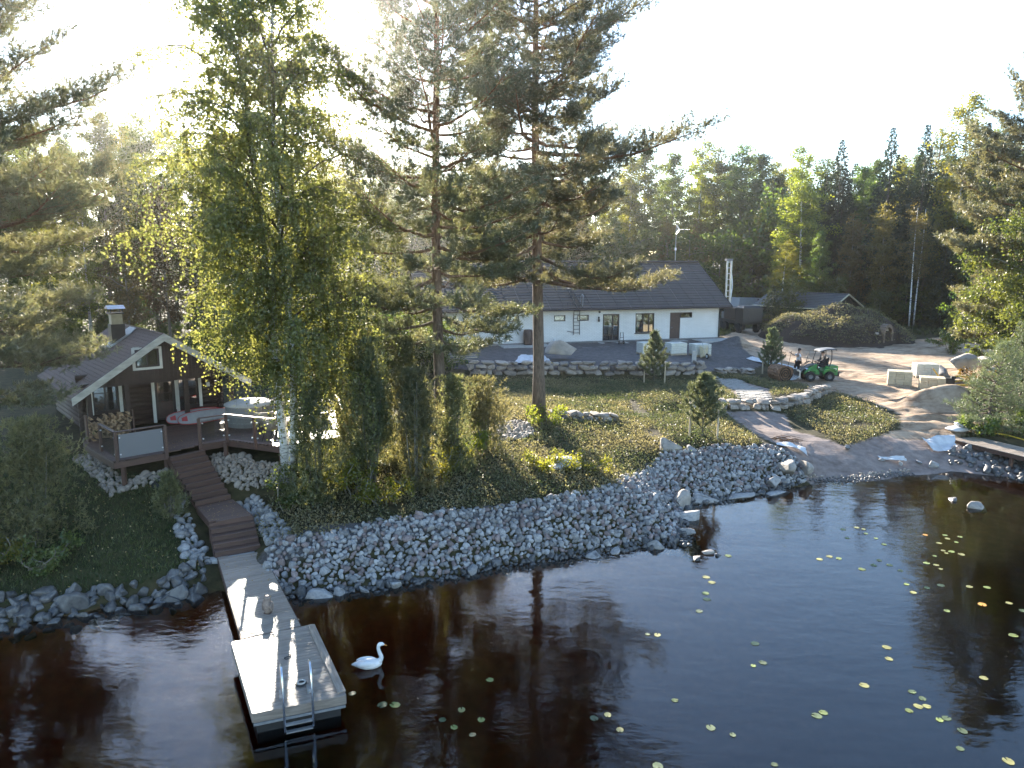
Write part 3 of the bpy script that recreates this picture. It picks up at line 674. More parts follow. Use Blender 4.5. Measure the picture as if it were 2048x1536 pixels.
boulder(6.0, 23.6, 0.45, 0.35, 0.25, 5, 'grey boulder just above the point of the riprap', 0.3, 'rock')
boulder(10.7, 27.9, 0.7, 0.4, 0.16, 0, 'flat half drowned slab off the cove shore', 0.5, 'rock')
def rock_w(x, y, sx, sy, sz, k, label, rz, m, z):
    return tag(link('boulder', BIG_ME[k], None, (x, y, z), (0, 0, rz), (sx, sy, sz), M[m]), label, 'boulder')
rock_w(17.6, 26.2, 0.50, 0.36, 0.3, 6, 'lone pale rock standing out of the brown shallows', 0.2, 'boulder', 0.02)
rock_w(17.1, 27.0, 0.3, 0.2, 0.16, 3, 'small dark rock behind the lone pale one in the shallows', 0.2, 'wet_rock', 0.0)
rock_w(6.15, 21.75, 0.26, 0.17, 0.1, 2, 'small pale flat stone in the water off the riprap point', 0.2, 'boulder', 0.05)
rock_w(5.75, 21.35, 0.26, 0.18, 0.12, 3, 'dark wet stone in the water off the riprap point', 0.2, 'wet_rock', 0.0)
rock_w(6.5, 21.6, 0.2, 0.14, 0.1, 1, 'smallest wet stone farthest off the riprap point', 0.9, 'wet_rock', 0.0)
for k, (x, y, s) in enumerate([(-5.3,18.75,.42),(-4.75,18.95,.36),(-4.1,19.1,.3),(-3.3,19.4,.33),(-1.2,20.3,.3),(2.6,21.6,.36),(3.3,21.95,.32),(4.7,22.3,.34)]):
    tag(link('boulder', BIG_ME[k % 8], None, (x, y, h1(x, y)+s*0.25), (0.2*k, 0, k*1.3), (s, s*.85, s*.7), M['rock']), 'rounded grey stone larger than its neighbours at the foot of the riprap', 'boulder', 'larger stones at the riprap waterline')

def stone_wall(name, label, line, hgt, depth, r, size=0.36):
    p, L = poly_param(line, np.linspace(0, 1, 60)); mid = p[30]
    root = thing(name, label, 'stone wall', (mid[0], mid[1], 0))
    nrow = len(hgt)
    for row, hh in enumerate(hgt):
        s = 0.0
        while s < L:
            wd = r.uniform(0.4, 1.45)*size
            s += wd*0.95
            if s > L: break
            q, _ = poly_param(line, np.array([s/L])); x, y = q[0]
            q2, _ = poly_param(line, np.array([min(1, s/L+0.01)])); ang = math.atan2(q2[0][1]-y, q2[0][0]-x)
            edge = math.sin(math.pi*min(1, max(0, s/L)))**0.3
            if row and r.random() > edge+0.25: continue
            nrm = (-math.sin(ang), math.cos(ang)); back = row*depth
            zb = h1(x-nrm[0]*0.35, y-nrm[1]*0.35)
            z = zb + sum(hgt[:row]) + hh*0.5 - 0.05
            link('stone', WALL_ME[r.integers(8)], root, (x+nrm[0]*back-mid[0], y+nrm[1]*back-mid[1], z), (r.uniform(-.18, .18), r.uniform(-.22, .22), ang+r.uniform(-.2, .2)),
                 (wd*0.49, 0.30, hh*r.uniform(.46, .60)), M['wallstone'])
    return root
rw = np.random.default_rng(5)
stone_wall('retaining_wall', 'long fieldstone retaining wall between heather and gravel yard', [(-3.0,43.7),(0.2,44.2),(5,44.25),(10.7,44.35),(12.2,44.9)], [0.34, 0.3, 0.22], 0.10, rw, 0.62)
stone_wall('retaining_wall', 'low fieldstone wall curving past the paved path towards the loader', [(8.9,36.85),(11.5,36.8),(13.9,36.95),(16.2,39.1),(18.5,41.7)], [0.34, 0.22], 0.08, rw, 0.5)
stone_wall('stone_edging', 'short low row of stones in the shade right of the cobble slope', [(1.7,32.6),(3.2,33.0),(5.0,33.2)], [0.22, 0.18], 0.05, rw, 0.36)
stone_wall('stone_edging', 'ragged line of rubble continuing the long wall towards the young pine', [(12.8,45.3),(14.4,46.4),(15.9,47.2)], [0.22, 0.16], 0.05, rw, 0.4)
# ------------------------------------------------------------------ white house
HA = math.atan2(4.07, 14.53)
H = thing('white_house', 'long single-storey white brick house with dark brown tile roof', 'house', (16.86, 59.28, 2.95), HA)
HL, HD = -23.0, 10.0           # local x from HL..0, local y 0..HD
OPEN = [(-17.84,-16.96,1.74,2.2),(-19.6,-18.4,0.95,2.2),(-14.17,-13.25,1.70,2.16),(-12.28,-11.32,1.70,2.16),(-10.16,-8.75,0.0,2.18),(-7.38,-5.75,0.65,2.19),(-4.37,-2.4,0.0,2.2)]
def wall_with_openings(x0, x1, z0, z1, y0, y1, ops):
    """solid wall made of boxes round its openings"""
    mb = MB(); xs = sorted(ops)
    cur = x0
    for a, b, lo, hi in xs:
        if a > cur: mb.box(cur, a, y0, y1, z0, z1)
        if lo > z0+1e-3: mb.box(a, b, y0, y1, z0, lo)
        if hi < z1-1e-3: mb.box(a, b, y0, y1, hi, z1)
        cur = b
    mb.box(cur, x1, y0, y1, z0, z1)
    return mb
wall_with_openings(HL, 0, 0.12, 2.75, 0, 0.3, sorted(OPEN)).obj('wall', M['white_brick'], H)
gb = MB(); gb.box(-0.3, 0, 0.302, HD, 0.12, 2.75); gb.box(HL, HL+0.3, 0.302, HD, 0.12, 2.75); gb.box(HL+0.302, -0.302, HD-0.3, HD, 0.12, 2.75)
gb.obj('wall', M['white_brick'], H)
for xx in (-0.25, HL):
    g = MB(); g.add([(xx, 0.3, 2.752), (xx, HD, 2.752), (xx, 5.0, 5.75), (xx+0.25, 0.3, 2.752), (xx+0.25, HD, 2.752), (xx+0.25, 5.0, 5.75)], [(0, 2, 1), (3, 4, 5), (0, 1, 4, 3), (1, 2, 5, 4), (2, 0, 3, 5)])
    g.obj('gable', M['white_brick'], H)
MB().box(HL-0.03, 0.03, -0.035, HD+0.03, -0.5, 0.118).obj('plinth', M['plinth'], H)
MB().box(HL+0.32, -0.32, 0.32, HD-0.32, 0.122, 0.2).obj('floor', M['concrete'], H)
MB().box(HL+0.31, -0.31, 3.2, 3.3, 0.21, 2.7).obj('inner_wall', M['curtain'], H)
MB().box(HL, 0.0, 0.31, HD-0.31, 2.752, 2.80).obj('soffit', M['dark_frame'], H)
# roof: pressed tile sheets side by side, stepped courses
EAVE = (-0.62, 2.70); RIDGE = (5.0, 6.16); NS = 18
def sheet(x0, x1, y0, z0, y1, z1, n, name, matl, parent, lip=0.03):
    mb = MB(); L = math.hypot(y1-y0, z1-z0); uy, uz = (y1-y0)/L, (z1-z0)/L; ny_, nz = -uz, uy
    if nz < 0: ny_, nz = -ny_, -nz
    vs = []; fs = []
    prof = []
    for i in range(n):
        a = L*i/n; b = L*(i+1)/n
        prof += [(a, lip), (b, 0.0)]
    prof = [(0, -0.03)] + prof + [(L, -0.03)]
    for x in (x0, x1):
        for t, h in prof: vs.append((x, y0+uy*t+ny_*h, z0+uz*t+nz*h))
    m = len(prof)
    for i in range(m-1): fs.append((i, i+1, m+i+1, m+i))
    fs.append((0, m, 2*m-1, m-1)); fs.append(tuple(range(m))); fs.append(tuple(reversed(range(m, 2*m))))
    mb.add(vs, fs); return mb.obj(name, matl, parent)
x = 0.75; k = 0
while x > HL-0.8:
    sheet(x-1.07, x-0.03, EAVE[0], EAVE[1], RIDGE[0], RIDGE[1], NS, 'roof_sheet', M['roof_metal'], H)
    sheet(x-0.03, x+0.0, EAVE[0], EAVE[1]+0.012, RIDGE[0], RIDGE[1]+0.012, NS, 'sheet_overlap', M['seam_glint'] if k % 2 == 0 else M['roof_metal'], H)
    x -= 1.1; k += 1
xr = x+0.03
rs = MB(); rs.add([(xr, 5.02, 6.14), (0.75, 5.02, 6.14), (0.75, 10.62, 2.70), (xr, 10.62, 2.70), (xr, 5.02, 6.18), (0.75, 5.02, 6.18), (0.75, 10.62, 2.74), (xr, 10.62, 2.74)], [(0,3,2,1),(4,5,6,7),(0,1,5,4),(1,2,6,5),(2,3,7,6),(3,0,4,7)])
rs.obj('roof_back', M['roof_metal'], H)
MB().tube([(xr, 5.0, 6.2), (0.76, 5.0, 6.2)], 0.1, 8).obj('ridge_cap', M['roof_metal'], H)
vb = MB(); vb.tube([(0.78, -0.66, 2.66), (0.78, 5.0, 6.12)], 0.09, 4); vb.tube([(0.78, 5.0, 6.12), (0.78, 10.66, 2.66)], 0.09, 4); vb.obj('verge_board', M['dark_frame'], H)
MB().box(xr, 0.75, -0.60, -0.02, 2.56, 2.66).obj('eave_soffit', M['dark_frame'], H)
MB().tube([(xr, -0.70, 2.60), (0.8, -0.70, 2.60)], 0.07, 8).obj('gutter', M['dark_frame'], H)
MB().tube(chain_smooth([(0.10, -0.68, 2.55), (0.10, -0.4, 2.4), (0.04, -0.10, 2.25), (0.04, -0.10, 1.0), (0.04, -0.10, 0.15)], 3), 0.05, 8).obj('downspout', M['black_metal'], H)
def frame_win(parent, x0, x1, z0, z1, y=0.10, mull=(), matl='dark_frame', t=0.07, name='window', glassm='window_glass', curtain=True):
    f = MB(); d0, d1 = y-0.05, y+0.05
    f.box(x0, x0+t, d0, d1, z0, z1); f.box(x1-t, x1, d0, d1, z0, z1); f.box(x0+t, x1-t, d0, d1, z0, z0+t); f.box(x0+t, x1-t, d0, d1, z1-t, z1)
    for m in mull: f.box(m-t/2, m+t/2, d0+0.004, d1-0.004, z0+t, z1-t)
    w_ = f.obj(name, M[matl], parent)
    edges = [x0+t]+[v for m in mull for v in (m-t/2, m+t/2)]+[x1-t]
    for i in range(0, len(edges), 2):
        MB().box(edges[i], edges[i+1], y-0.006, y+0.006, z0+t, z1-t).obj('pane', M[glassm], w_)
    return w_
for (a, b, lo, hi) in OPEN[:4]:
    w_ = frame_win(H, a, b, lo, hi)
    MB().box(a+.1, b-.1, 0.26, 0.28, lo+.05, hi-.1).obj('blind', M['cream'] if a == -14.17 else M['curtain'], w_)
gd = frame_win(H, -10.16, -8.75, 0.02, 2.18, 0.1, (-9.3,), 'dark_frame', 0.11, 'glazed_door')
MB().box(-10.0, -9.45, 0.5, 0.53, 0.25, 2.05).obj('curtain', M['curtain'], gd)
MB().cyl((-9.26, -0.02, 1.05), (-9.12, -0.02, 1.05), 0.02, 8).obj('handle', M['steel'], gd)
frame_win(H, -7.38, -5.75, 0.65, 2.19, 0.08, (-6.72, -6.2), 'dark_frame', 0.085)
MB().box(-7.45, -5.68, -0.10, 0.02, 0.58, 0.645).obj('window_sill', M['dark_frame'], H)
MB().box(-7.2, -6.75, 0.34, 0.38, 0.8, 2.1).obj('curtain', M['curtain'], H)
d2 = MB().box(-4.37, -3.46, 0.05, 0.14, 0.03, 2.2).obj('door', M['door_brown'], H)
MB().box(-4.29, -3.54, 0.035, 0.048, 0.12, 2.1).obj('door_panel', M['door_brown'], d2)
MB().cyl((-4.28, -0.0, 1.0), (-4.14, -0.0, 1.0), 0.025, 8).obj('handle', M['steel'], d2)
frame_win(H, -3.44, -2.4, 1.76, 2.2)
MB().box(-3.45, -2.4, 0.004, 0.28, 0.12, 1.755).obj('wall', M['white_brick'], H)
MB().cyl((-10.45, -0.05, 2.36), (-10.45, 0.02, 2.36), 0.09, 12).obj('vent', M['black_metal'], H)
lp = MB(); lp.cbox((-10.52, -0.06, 1.92), (0.10, 0.10, 0.16)); lp.cbox((-10.52, -0.09, 1.72), (0.12, 0.12, 0.2)); lp.obj('wall_lamp', M['black_metal'], H)
# wall ladder and roof ladder
ld = MB()
for xx in (-12.62, -12.14):
    ld.tube(chain_smooth([(xx, -0.16, 0.66), (xx, -0.16, 2.45), (xx, -0.75, 2.72), (xx, -0.6, 2.95)], 3), 0.028, 6)
ld.obj('wall_ladder', M['black_metal'], H)
for zz in np.arange(0.8, 2.5, 0.28): MB().cyl((-12.61, -0.16, zz), (-12.15, -0.16, zz), 0.02, 6).obj('rung', M['black_metal'], H)
MB().tube(chain_smooth([(-12.14, -0.7, 2.8), (-12.14, -0.8, 3.6), (-12.14, -0.55, 3.75), (-12.14, -0.3, 3.5), (-12.14, -0.2, 3.05)], 4), 0.028, 6).obj('ladder_hoop', M['galv'], H)
MB().tube([(-13.15, -0.16, 0.95), (-12.64, -0.16, 0.86)], 0.025, 6).obj('ladder_bracket', M['black_metal'], H)
fl = MB()
for xx in (-12.6, -12.16): fl.tube([(xx, -0.45, 2.92), (xx, 1.4, 4.06)], 0.025, 6)
for t in np.linspace(0.08, 0.95, 6): fl.tube([(-12.6, -0.45+1.85*t, 2.93+1.14*t), (-12.16, -0.45+1.85*t, 2.93+1.14*t)], 0.02, 6)
fl.obj('roof_ladder', M['black_metal'], H)
sn = MB(); sn.tube([(-13.2, -0.25, 3.12), (-11.7, -0.25, 3.12)], 0.025, 6); sn.tube([(-13.2, -0.25, 2.95), (-13.2, -0.25, 3.12)], .02, 6); sn.obj('snow_rail', M['black_metal'], H)
# aerial
an = thing('roof_aerial', 'thin television aerial on a pole above the white house ridge', 'aerial', (0, 0, 0))
ax, ay = 16.86-1.35*math.cos(HA)-5.15*math.sin(HA), 59.28-1.35*math.sin(HA)+5.15*math.cos(HA); an.location = (ax, ay, 8.9)
MB().tube([(0, 0, 0), (0, 0, 3.2)], 0.028, 8).obj('pole', M['galv'], an)
MB().cbox((0, -0.05, 1.35), (0.14, 0.1, 0.22)).obj('amplifier_box', M['white_plastic'], an)
bm_ = MB(); bm_.tube([(0, -0.06, 3.0), (1.15, -0.06, 3.0)], 0.02, 6); bm_.obj('boom', M['galv'], an)
for i in range(8): MB().tube([(0.25+0.12*i, -0.06-0.16, 3.0), (0.25+0.12*i, -0.06+0.16, 3.0)], 0.012, 5).obj('element', M['galv'], an)
rf = MB(); rf.cbox((0.12, -0.06, 3.2), (0.02, 0.5, 0.42), ry=-0.6); rf.cbox((0.12, -0.06, 2.8), (0.02, 0.5, 0.42), ry=0.6); rf.obj('reflector', M['white_plastic'], an)
def hp(x, y, z=0.0):
    """house frame to world"""
    return (16.86+x*math.cos(HA)-y*math.sin(HA), 59.28+x*math.sin(HA)+y*math.cos(HA), 2.95+z)
def slab(name, label, cat, x0, x1, y0, y1, z0, z1, m):
    p = hp((x0+x1)/2, (y0+y1)/2, 0); hx, hy = (x1-x0)/2, (y1-y0)/2
    o = MB().cbox((0, 0, (z0+z1)/2), (2*hx, 2*hy, z1-z0), ch=0.012).obj(name, M[m], None, loc=p, rz=HA); return tag(o, label, cat)
slab('door_step', 'pale concrete step below the glazed door of the white house', 'step', -10.6, -8.3, -0.95, -0.05, -0.35, 0.0, 'concrete')
slab('door_step', 'grey concrete step under the brown door of the white house', 'step', -4.7, -3.1, -0.8, -0.05, -0.35, -0.01, 'concrete')
slab('concrete_slab', 'low pale concrete slab at the corner by the downspout', 'slab', -2.4, 0.9, -1.9, -0.06, -0.4, 0.03, 'concrete')
slab('concrete_slab', 'low pale concrete slab behind the tall pine trunk', 'slab', -18.6, -14.9, -1.7, -0.06, -0.4, 0.04, 'concrete')
slab('drain_strip', 'long reddish drainage strip of gravel along the house wall', 'gravel strip', -14.8, -2.6, -2.6, -2.45, -0.4, -0.06, 'plinth')
p = hp(-14.3, -0.45); tag(MB().tube([(0, 0, -0.3), (0, 0, 0.45)], 0.08, 12).obj('drain_pipe', M['white_plastic'], None, loc=(p[0], p[1], 2.95)), 'short upright pale drain pipe beside the house wall', 'pipe')
p = hp(-9.2, -1.5); bc = thing('bicycle_pump_stand', 'small black folded trolley standing before the glazed door', 'trolley', (p[0], p[1], h1(p[0], p[1])), 0.5)
b_ = MB(); b_.tube([(-.2, 0, .12), (-.12, 0, .9), (.12, 0, .9), (.2, 0, .12)], .025, 6); b_.tube([(-.17, 0, .5), (.17, 0, .5)], .02, 6); b_.obj('frame', M['black_metal'], bc)
MB().cbox((0, -.08, .12), (.44, .25, .04)).obj('foot_plate', M['black_metal'], bc)
for s in (-1, 1): MB().ring((s*.22, .05, .12), (1, 0, 0), .09, .03, 14, 6).obj('wheel', M['rubber'], bc)
p = hp(-16.4, -0.55); tag(MB().loft([[(rr*math.cos(a), rr*math.sin(a), z) for a in np.linspace(0, 2*math.pi, 13)[:-1]] for rr, z in ((.30, 0), (.36, .25), (.37, .9), (.33, 1.15), (.30, 1.2))]).obj('rain_barrel', M['door_brown'], None, True, loc=(p[0], p[1], h1(p[0], p[1]))), 'dark brown barrel by the house wall behind the pine trunk', 'barrel')

# ------------------------------------------------------------------ cabin
CA = R(41.3)
Cb = thing('log_cabin', 'dark brown log cabin with white bargeboards and open porch', 'cabin', (-13.35, 27.7, 2.7), CA)
ZA = 3.70; SL = 0.655           # apex height, slope
def rz_(x): return ZA-0.12-abs(x)*SL
# log walls of the lower storey (front wall set back under the porch), one log per course
WINS = [(-2.24, -1.34, 0.62, 1.72), (0.0, 0.78, -0.05, 1.66), (0.9, 1.7, 0.45, 1.66)]
for i in range(12):
    z = 0.02+i*0.185
    segs = [(-2.75, 2.75)]
    for a, b, lo, hi in WINS:
        if lo-0.02 < z < hi+0.02:
            ns = []
            for s, e in segs:
                if a > s and b < e: ns += [(s, a), (b, e)]
                else: ns.append((s, e))
            segs = ns
    for s, e in segs: MB().tube([(s, 1.9, z), (e, 1.9, z)], 0.105, 8).obj('log', M['logs'], Cb, True)
    for xx in (-2.6, 2.6):
        if z < rz_(2.6)-0.05: MB().tube([(xx, 1.72, z+0.09), (xx, 6.9, z+0.09)], 0.105, 8).obj('log', M['logs'], Cb, True)
MB().box(-2.55, 2.55, 6.7, 6.85, -0.2, 2.2).obj('back_wall', M['logs'], Cb)
MB().box(-2.48, 2.48, 3.6, 3.7, 0.0, 2.1).obj('inner_wall', M['cream'], Cb)
gp = MB(); gp.prismy([(-2.9, rz_(2.9)), (2.9, rz_(2.9)), (0, rz_(0))], 6.88, 6.95); gp.obj('rear_gable', M['logs'], Cb)
MB().box(-2.5, 2.5, 0.52, 6.7, 1.98, 2.06).obj('ceiling', M['logs'], Cb)
# front gable of vertical boards, with an opening for the attic window
bw = 0.14; xx = -2.70
while xx < 2.7:
    a, b = xx, xx+bw-0.006
    top = min(rz_(a), rz_(b)) if a*b > 0 else rz_(max(abs(a), abs(b)))
    zlo = 1.92 if abs((a+b)/2) < 2.55 else 1.75
    if top > zlo+0.03:
        if a > -1.02 and b < -0.08:
            MB().box(a, b, 0.40, 0.44, zlo, 2.40).obj('board', M['logs'], Cb)
            if top > 3.15: MB().box(a, b, 0.40, 0.44, 3.15, top).obj('board', M['logs'], Cb)
        else: MB().box(a, b, 0.40, 0.44, zlo, top).obj('board', M['logs'], Cb)
    xx += bw
gw = frame_win(Cb, -0.98, -0.12, 2.44, 3.12, 0.40, (-0.55,), 'dark_frame', 0.06)
for bx_ in ((-1.08, -0.98, 0.34, 0.38, 2.34, 3.2), (-0.12, -0.02, 0.34, 0.38, 2.34, 3.2), (-0.98, -0.12, 0.341, 0.379, 2.34, 2.43), (-0.98, -0.12, 0.341, 0.379, 3.13, 3.2)): MB().box(*bx_).obj('trim', M['white_trim'], gw)
MB().box(-0.95, -0.15, 0.7, 0.72, 2.4, 3.2).obj('blind', M['curtain'], gw)
for (a, b, lo, hi), nm in zip(WINS, ('window', 'cabin_door', 'window')):
    w_ = frame_win(Cb, a, b, max(lo, 0.0), hi, 1.88, ((a+b)/2,) if nm == 'window' else (), 'dark_frame', 0.06 if nm == 'window' else 0.1, nm)
    MB().box(a-.13, a-.012, 1.74, 1.78, max(lo, 0)-.06, hi+.08).obj('trim', M['white_trim'], w_); MB().box(b+.012, b+.13, 1.74, 1.78, max(lo, 0)-.06, hi+.08).obj('trim', M['white_trim'], w_)
    if nm == 'cabin_door': MB().box(a+.1, b-.1, 1.87, 1.90, 0.1, 0.75).obj('door_panel', M['door_brown'], w_)
    else: MB().box(a+.05, b-.05, 2.2, 2.22, lo, hi).obj('curtain', M['curtain'], w_)
    for zz in (lo+(hi-lo)*.36, lo+(hi-lo)*.68): MB().box(a+.065, b-.065, 1.84, 1.865, max(zz, .8)-.012, max(zz, .8)+.012).obj('glazing_bar', M['dark_frame'], w_)
# porch posts, beam, purlins
for xx in (-2.62, -1.33, 0.82, 2.62): MB().box(xx-.08, xx+.08, 0.44, 0.60, -0.02, 1.80).obj('post', M['logs'], Cb)
MB().box(-2.85, 2.85, 0.445, 0.595, 1.802, 1.985).obj('beam', M['logs'], Cb)
for xx in (-2.6, -1.3, 0.0, 1.3, 2.6): MB().tube([(xx, 0.1, rz_(xx)-0.02), (xx, 0.39, rz_(xx)-0.02)], 0.08, 8).obj('purlin', M['logs'], Cb)
# roof slopes: overlapping shingle courses
for s in (-1, 1):
    n = 24; L = 3.85; c_, s_ = math.cos(math.atan(SL)), math.sin(math.atan(SL))
    rd = MB()
    ang = math.atan(SL)
    deckb = MB().add([(0, 0.02, ZA-0.14), (s*L*c_, 0.02, ZA-0.14-L*s_), (s*L*c_, 7.3, ZA-0.14-L*s_), (0, 7.3, ZA-0.14), (0, 0.02, ZA-0.05), (s*L*c_, 0.02, ZA-0.05-L*s_), (s*L*c_, 7.3, ZA-0.05-L*s_), (0, 7.3, ZA-0.05)],
                     [(0,3,2,1),(4,5,6,7),(0,1,5,4),(1,2,6,5),(2,3,7,6),(3,0,4,7)])
    rfo = deckb.obj('roof_slope', M['dark_frame'], Cb)
    for i in range(n):
        t0 = L*i/n; t1 = L*(i+1)/n+0.02
        x0, z0 = s*t0*c_, ZA-0.045-t0*s_; x1, z1 = s*t1*c_, ZA-0.045-t1*s_+0.018
        sh = MB()
        # notched lower edge
        m = 52; vs = []; fs = []
        for j in range(m+1):
            y = -0.02+7.34*j/m; o_ = (0.0 if j % 2 else 0.035)
            vs += [(x0, y, z0+0.002), (x1-s*o_*c_, y, z1+o_*s_), (x1-s*o_*c_, y, z1+o_*s_-0.016)]
        for j in range(m):
            a = 3*j; b = 3*(j+1)
            fs += [(a, a+1, b+1, b), (a+1, a+2, b+2, b+1)]
        sh.add(vs, fs).obj('shingle_course', M['shingle'], rfo)
    bb = MB(); q0 = (0, ZA+0.0); q1 = (s*(L+0.05)*c_, ZA-(L+0.05)*s_)
    nxm, nzm = s*s_, c_
    bb.add([(q0[0], -0.06, q0[1]), (q1[0], -0.06, q1[1]), (q1[0]-nxm*0.02, -0.06, q1[1]-0.25), (0, -0.06, q0[1]-0.27), (q0[0], -0.022, q0[1]), (q1[0], -0.022, q1[1]), (q1[0]-nxm*0.02, -0.022, q1[1]-0.25), (0, -0.022, q0[1]-0.27)],
           [(0,1,2,3),(7,6,5,4),(0,4,5,1),(1,5,6,2),(2,6,7,3),(3,7,4,0)])
    bb.obj('bargeboard', M['barge'], Cb)
    b2 = MB(); b2.add([(q0[0], -0.09, q0[1]+0.03), (q1[0], -0.09, q1[1]+0.03), (q1[0], -0.09, q1[1]-0.07), (0, -0.09, q0[1]-0.07), (q0[0], -0.062, q0[1]+0.03), (q1[0], -0.062, q1[1]+0.03), (q1[0], -0.062, q1[1]-0.07), (0, -0.062, q0[1]-0.07)],
           [(0,1,2,3),(7,6,5,4),(0,4,5,1),(1,5,6,2),(2,6,7,3),(3,7,4,0)])
    b2.obj('verge_board', M['barge'], Cb)
MB().tube([(0, -0.03, ZA-0.01), (0, 7.32, ZA-0.01)], 0.045, 6).obj('ridge_cap', M['shingle'], Cb)
ch = MB().cbox((-0.72, 3.9, 3.38), (0.52, 0.52, 1.0)).obj('chimney', M['black_metal'], Cb)
MB().cbox((-0.72, 3.9, 4.09), (0.42, 0.42, 0.42)).obj('chimney_stack', M['cream'], ch)
MB().cbox((-0.72, 3.9, 4.33), (0.54, 0.54, 0.06)).obj('chimney_collar', M['black_metal'], ch)
cc = MB(); cc.add([(-1.05, 3.57, 4.52), (-0.39, 3.57, 4.52), (-0.39, 4.23, 4.52), (-1.05, 4.23, 4.52), (-1.05, 3.9, 4.66), (-0.39, 3.9, 4.66)], [(0,1,5,4),(3,4,5,2),(0,4,3),(1,2,5),(0,3,2,1)]); cc.obj('chimney_cap', M['galv'], ch)
for sx in (-1, 1):
    for sy in (-1, 1): MB().box(-.72+sx*.22-.015, -.72+sx*.22+.015, 3.9+sy*.22-.015, 3.9+sy*.22+.015, 4.36, 4.53).obj('cap_stay', M['black_metal'], ch)
fl_ = MB().add([(-0.35, 3.35, 3.46), (-1.15, 3.3, 2.94), (-1.15, 4.6, 2.94), (-0.05, 4.6, 3.665), (-0.05, 3.6, 3.665), (-0.35, 3.35, 3.49), (-1.15, 3.3, 2.97), (-1.15, 4.6, 2.97), (-0.05, 4.6, 3.695), (-0.05, 3.6, 3.695)], [(0,4,3,2,1),(5,6,7,8,9),(0,1,6,5),(1,2,7,6),(2,3,8,7),(3,4,9,8),(4,0,5,9)]).obj('chimney_flashing', M['galv'], ch)
lm = MB(); lm.cbox((2.1, 1.76, 1.3), (.12, .1, .18)); lm.obj('wall_lamp', M['white_plastic'], Cb)
def cp(x, y, z=0.0): return (-13.35+x*math.cos(CA)-y*math.sin(CA), 27.7+x*math.sin(CA)+y*math.cos(CA), 2.7+z)

# ------------------------------------------------------------------ deck
DK = [(-12.95,22.85),(-11.77,24.1),(-11.1,25.15),(-10.4,25.85),(-8.15,24.85),(-6.3,26.5),(-7.8,31.2),(-10.5,31.0),(-15.9,26.2),(-15.3,25.2)]
D = thing('wooden_deck', 'stained brown timber deck round the cabin with glass railing', 'deck', (-11.5, 26.0, 2.7))
def clip_strip(poly, o, u, n, d0, d1):
    """clip a convex-ish polygon to d0<=dot(n)<=d1, returns intervals along u at mid line"""
    pts = []; mid = (d0+d1)/2
    for i in range(len(poly)):
        a, b = poly[i], poly[(i+1) % len(poly)]
        da = (a[0]-o[0])*n[0]+(a[1]-o[1])*n[1]-mid; db = (b[0]-o[0])*n[0]+(b[1]-o[1])*n[1]-mid
        if (da > 0) != (db > 0):
            t = da/(da-db); q = (a[0]+(b[0]-a[0])*t, a[1]+(b[1]-a[1])*t)
            pts.append((q[0]-o[0])*u[0]+(q[1]-o[1])*u[1])
    pts.sort(); return [(pts[i], pts[i+1]) for i in range(0, len(pts)-1, 2)]
def planks(parent, poly, ang, pitch, z, th, m, origin, gap=0.008, name='plank'):
    u = (math.cos(ang), math.sin(ang)); n = (-u[1], u[0])
    ds = [(p[0]-origin[0])*n[0]+(p[1]-origin[1])*n[1] for p in poly]
    d = min(ds)
    while d < max(ds)-0.02:
        for a, b in clip_strip(poly, origin, u, n, d, d+pitch-gap):
            c = (a+b)/2; L = b-a
            if L < 0.1: continue
            mm = d+(pitch-gap)/2
            o = MB().cbox((0, 0, 0), (L, pitch-gap, th), ch=0.004).obj(name, M[m], parent)
            o.location = (origin[0]-parent.location.x+u[0]*c+n[0]*mm, origin[1]-parent.location.y+u[1]*c+n[1]*mm, z-th/2-parent.location.z+rw.uniform(-.002, .002))
            o.rotation_euler = (0, 0, ang)
        d += pitch
planks(D, DK, R(41.3), 0.145, 2.7, 0.032, 'deck', (-12.0, 25.0))
def world_bar(parent, p, q, w_, h, m, name, zoff=0.0, ch=0.006):
    """bar between two world points, width w, height h, centred"""
    p = Vector(p); q = Vector(q); d = q-p; L = math.hypot(d.x, d.y); rz = math.atan2(d.y, d.x); ry = -math.atan2(d.z, L)
    mb = MB().cbox((0, 0, 0), (d.length, w_, h), ch=min(ch, h*.3))
    o = mb.obj(name, M[m], parent); c = (p+q)/2
    base = parent.location if parent is not None else Vector((0, 0, 0))
    o.location = c-base; o.rotation_euler = (0, ry, rz); return o
for i in range(len(DK)):
    a, b = DK[i], DK[(i+1) % len(DK)]
    if i in (1,): continue
    world_bar(D, (*a, 2.56), (*b, 2.56), 0.035, 0.2, 'deck', 'fascia')
for (x, y) in [(-12.8,23.1),(-11.9,24.2),(-10.4,25.6),(-8.2,25.0),(-6.5,26.5),(-14.9,25.3),(-7.9,30.6),(-9.3,27.5),(-12.0,27.0)]:
    zg = h1(x, y); MB().cbox((x+11.5, y-26.0, (zg-0.1+2.66)/2-2.7), (.12, .12, 2.66-zg+0.1)).obj('footing_post', M['dock_dark'], D)
def rail_post(x, y, hgt=0.95): MB().cbox((x+11.5, y-26.0, hgt/2-0.1), (.09, .09, hgt+.2), rz=R(41)).obj('rail_post', M['deck'], D)
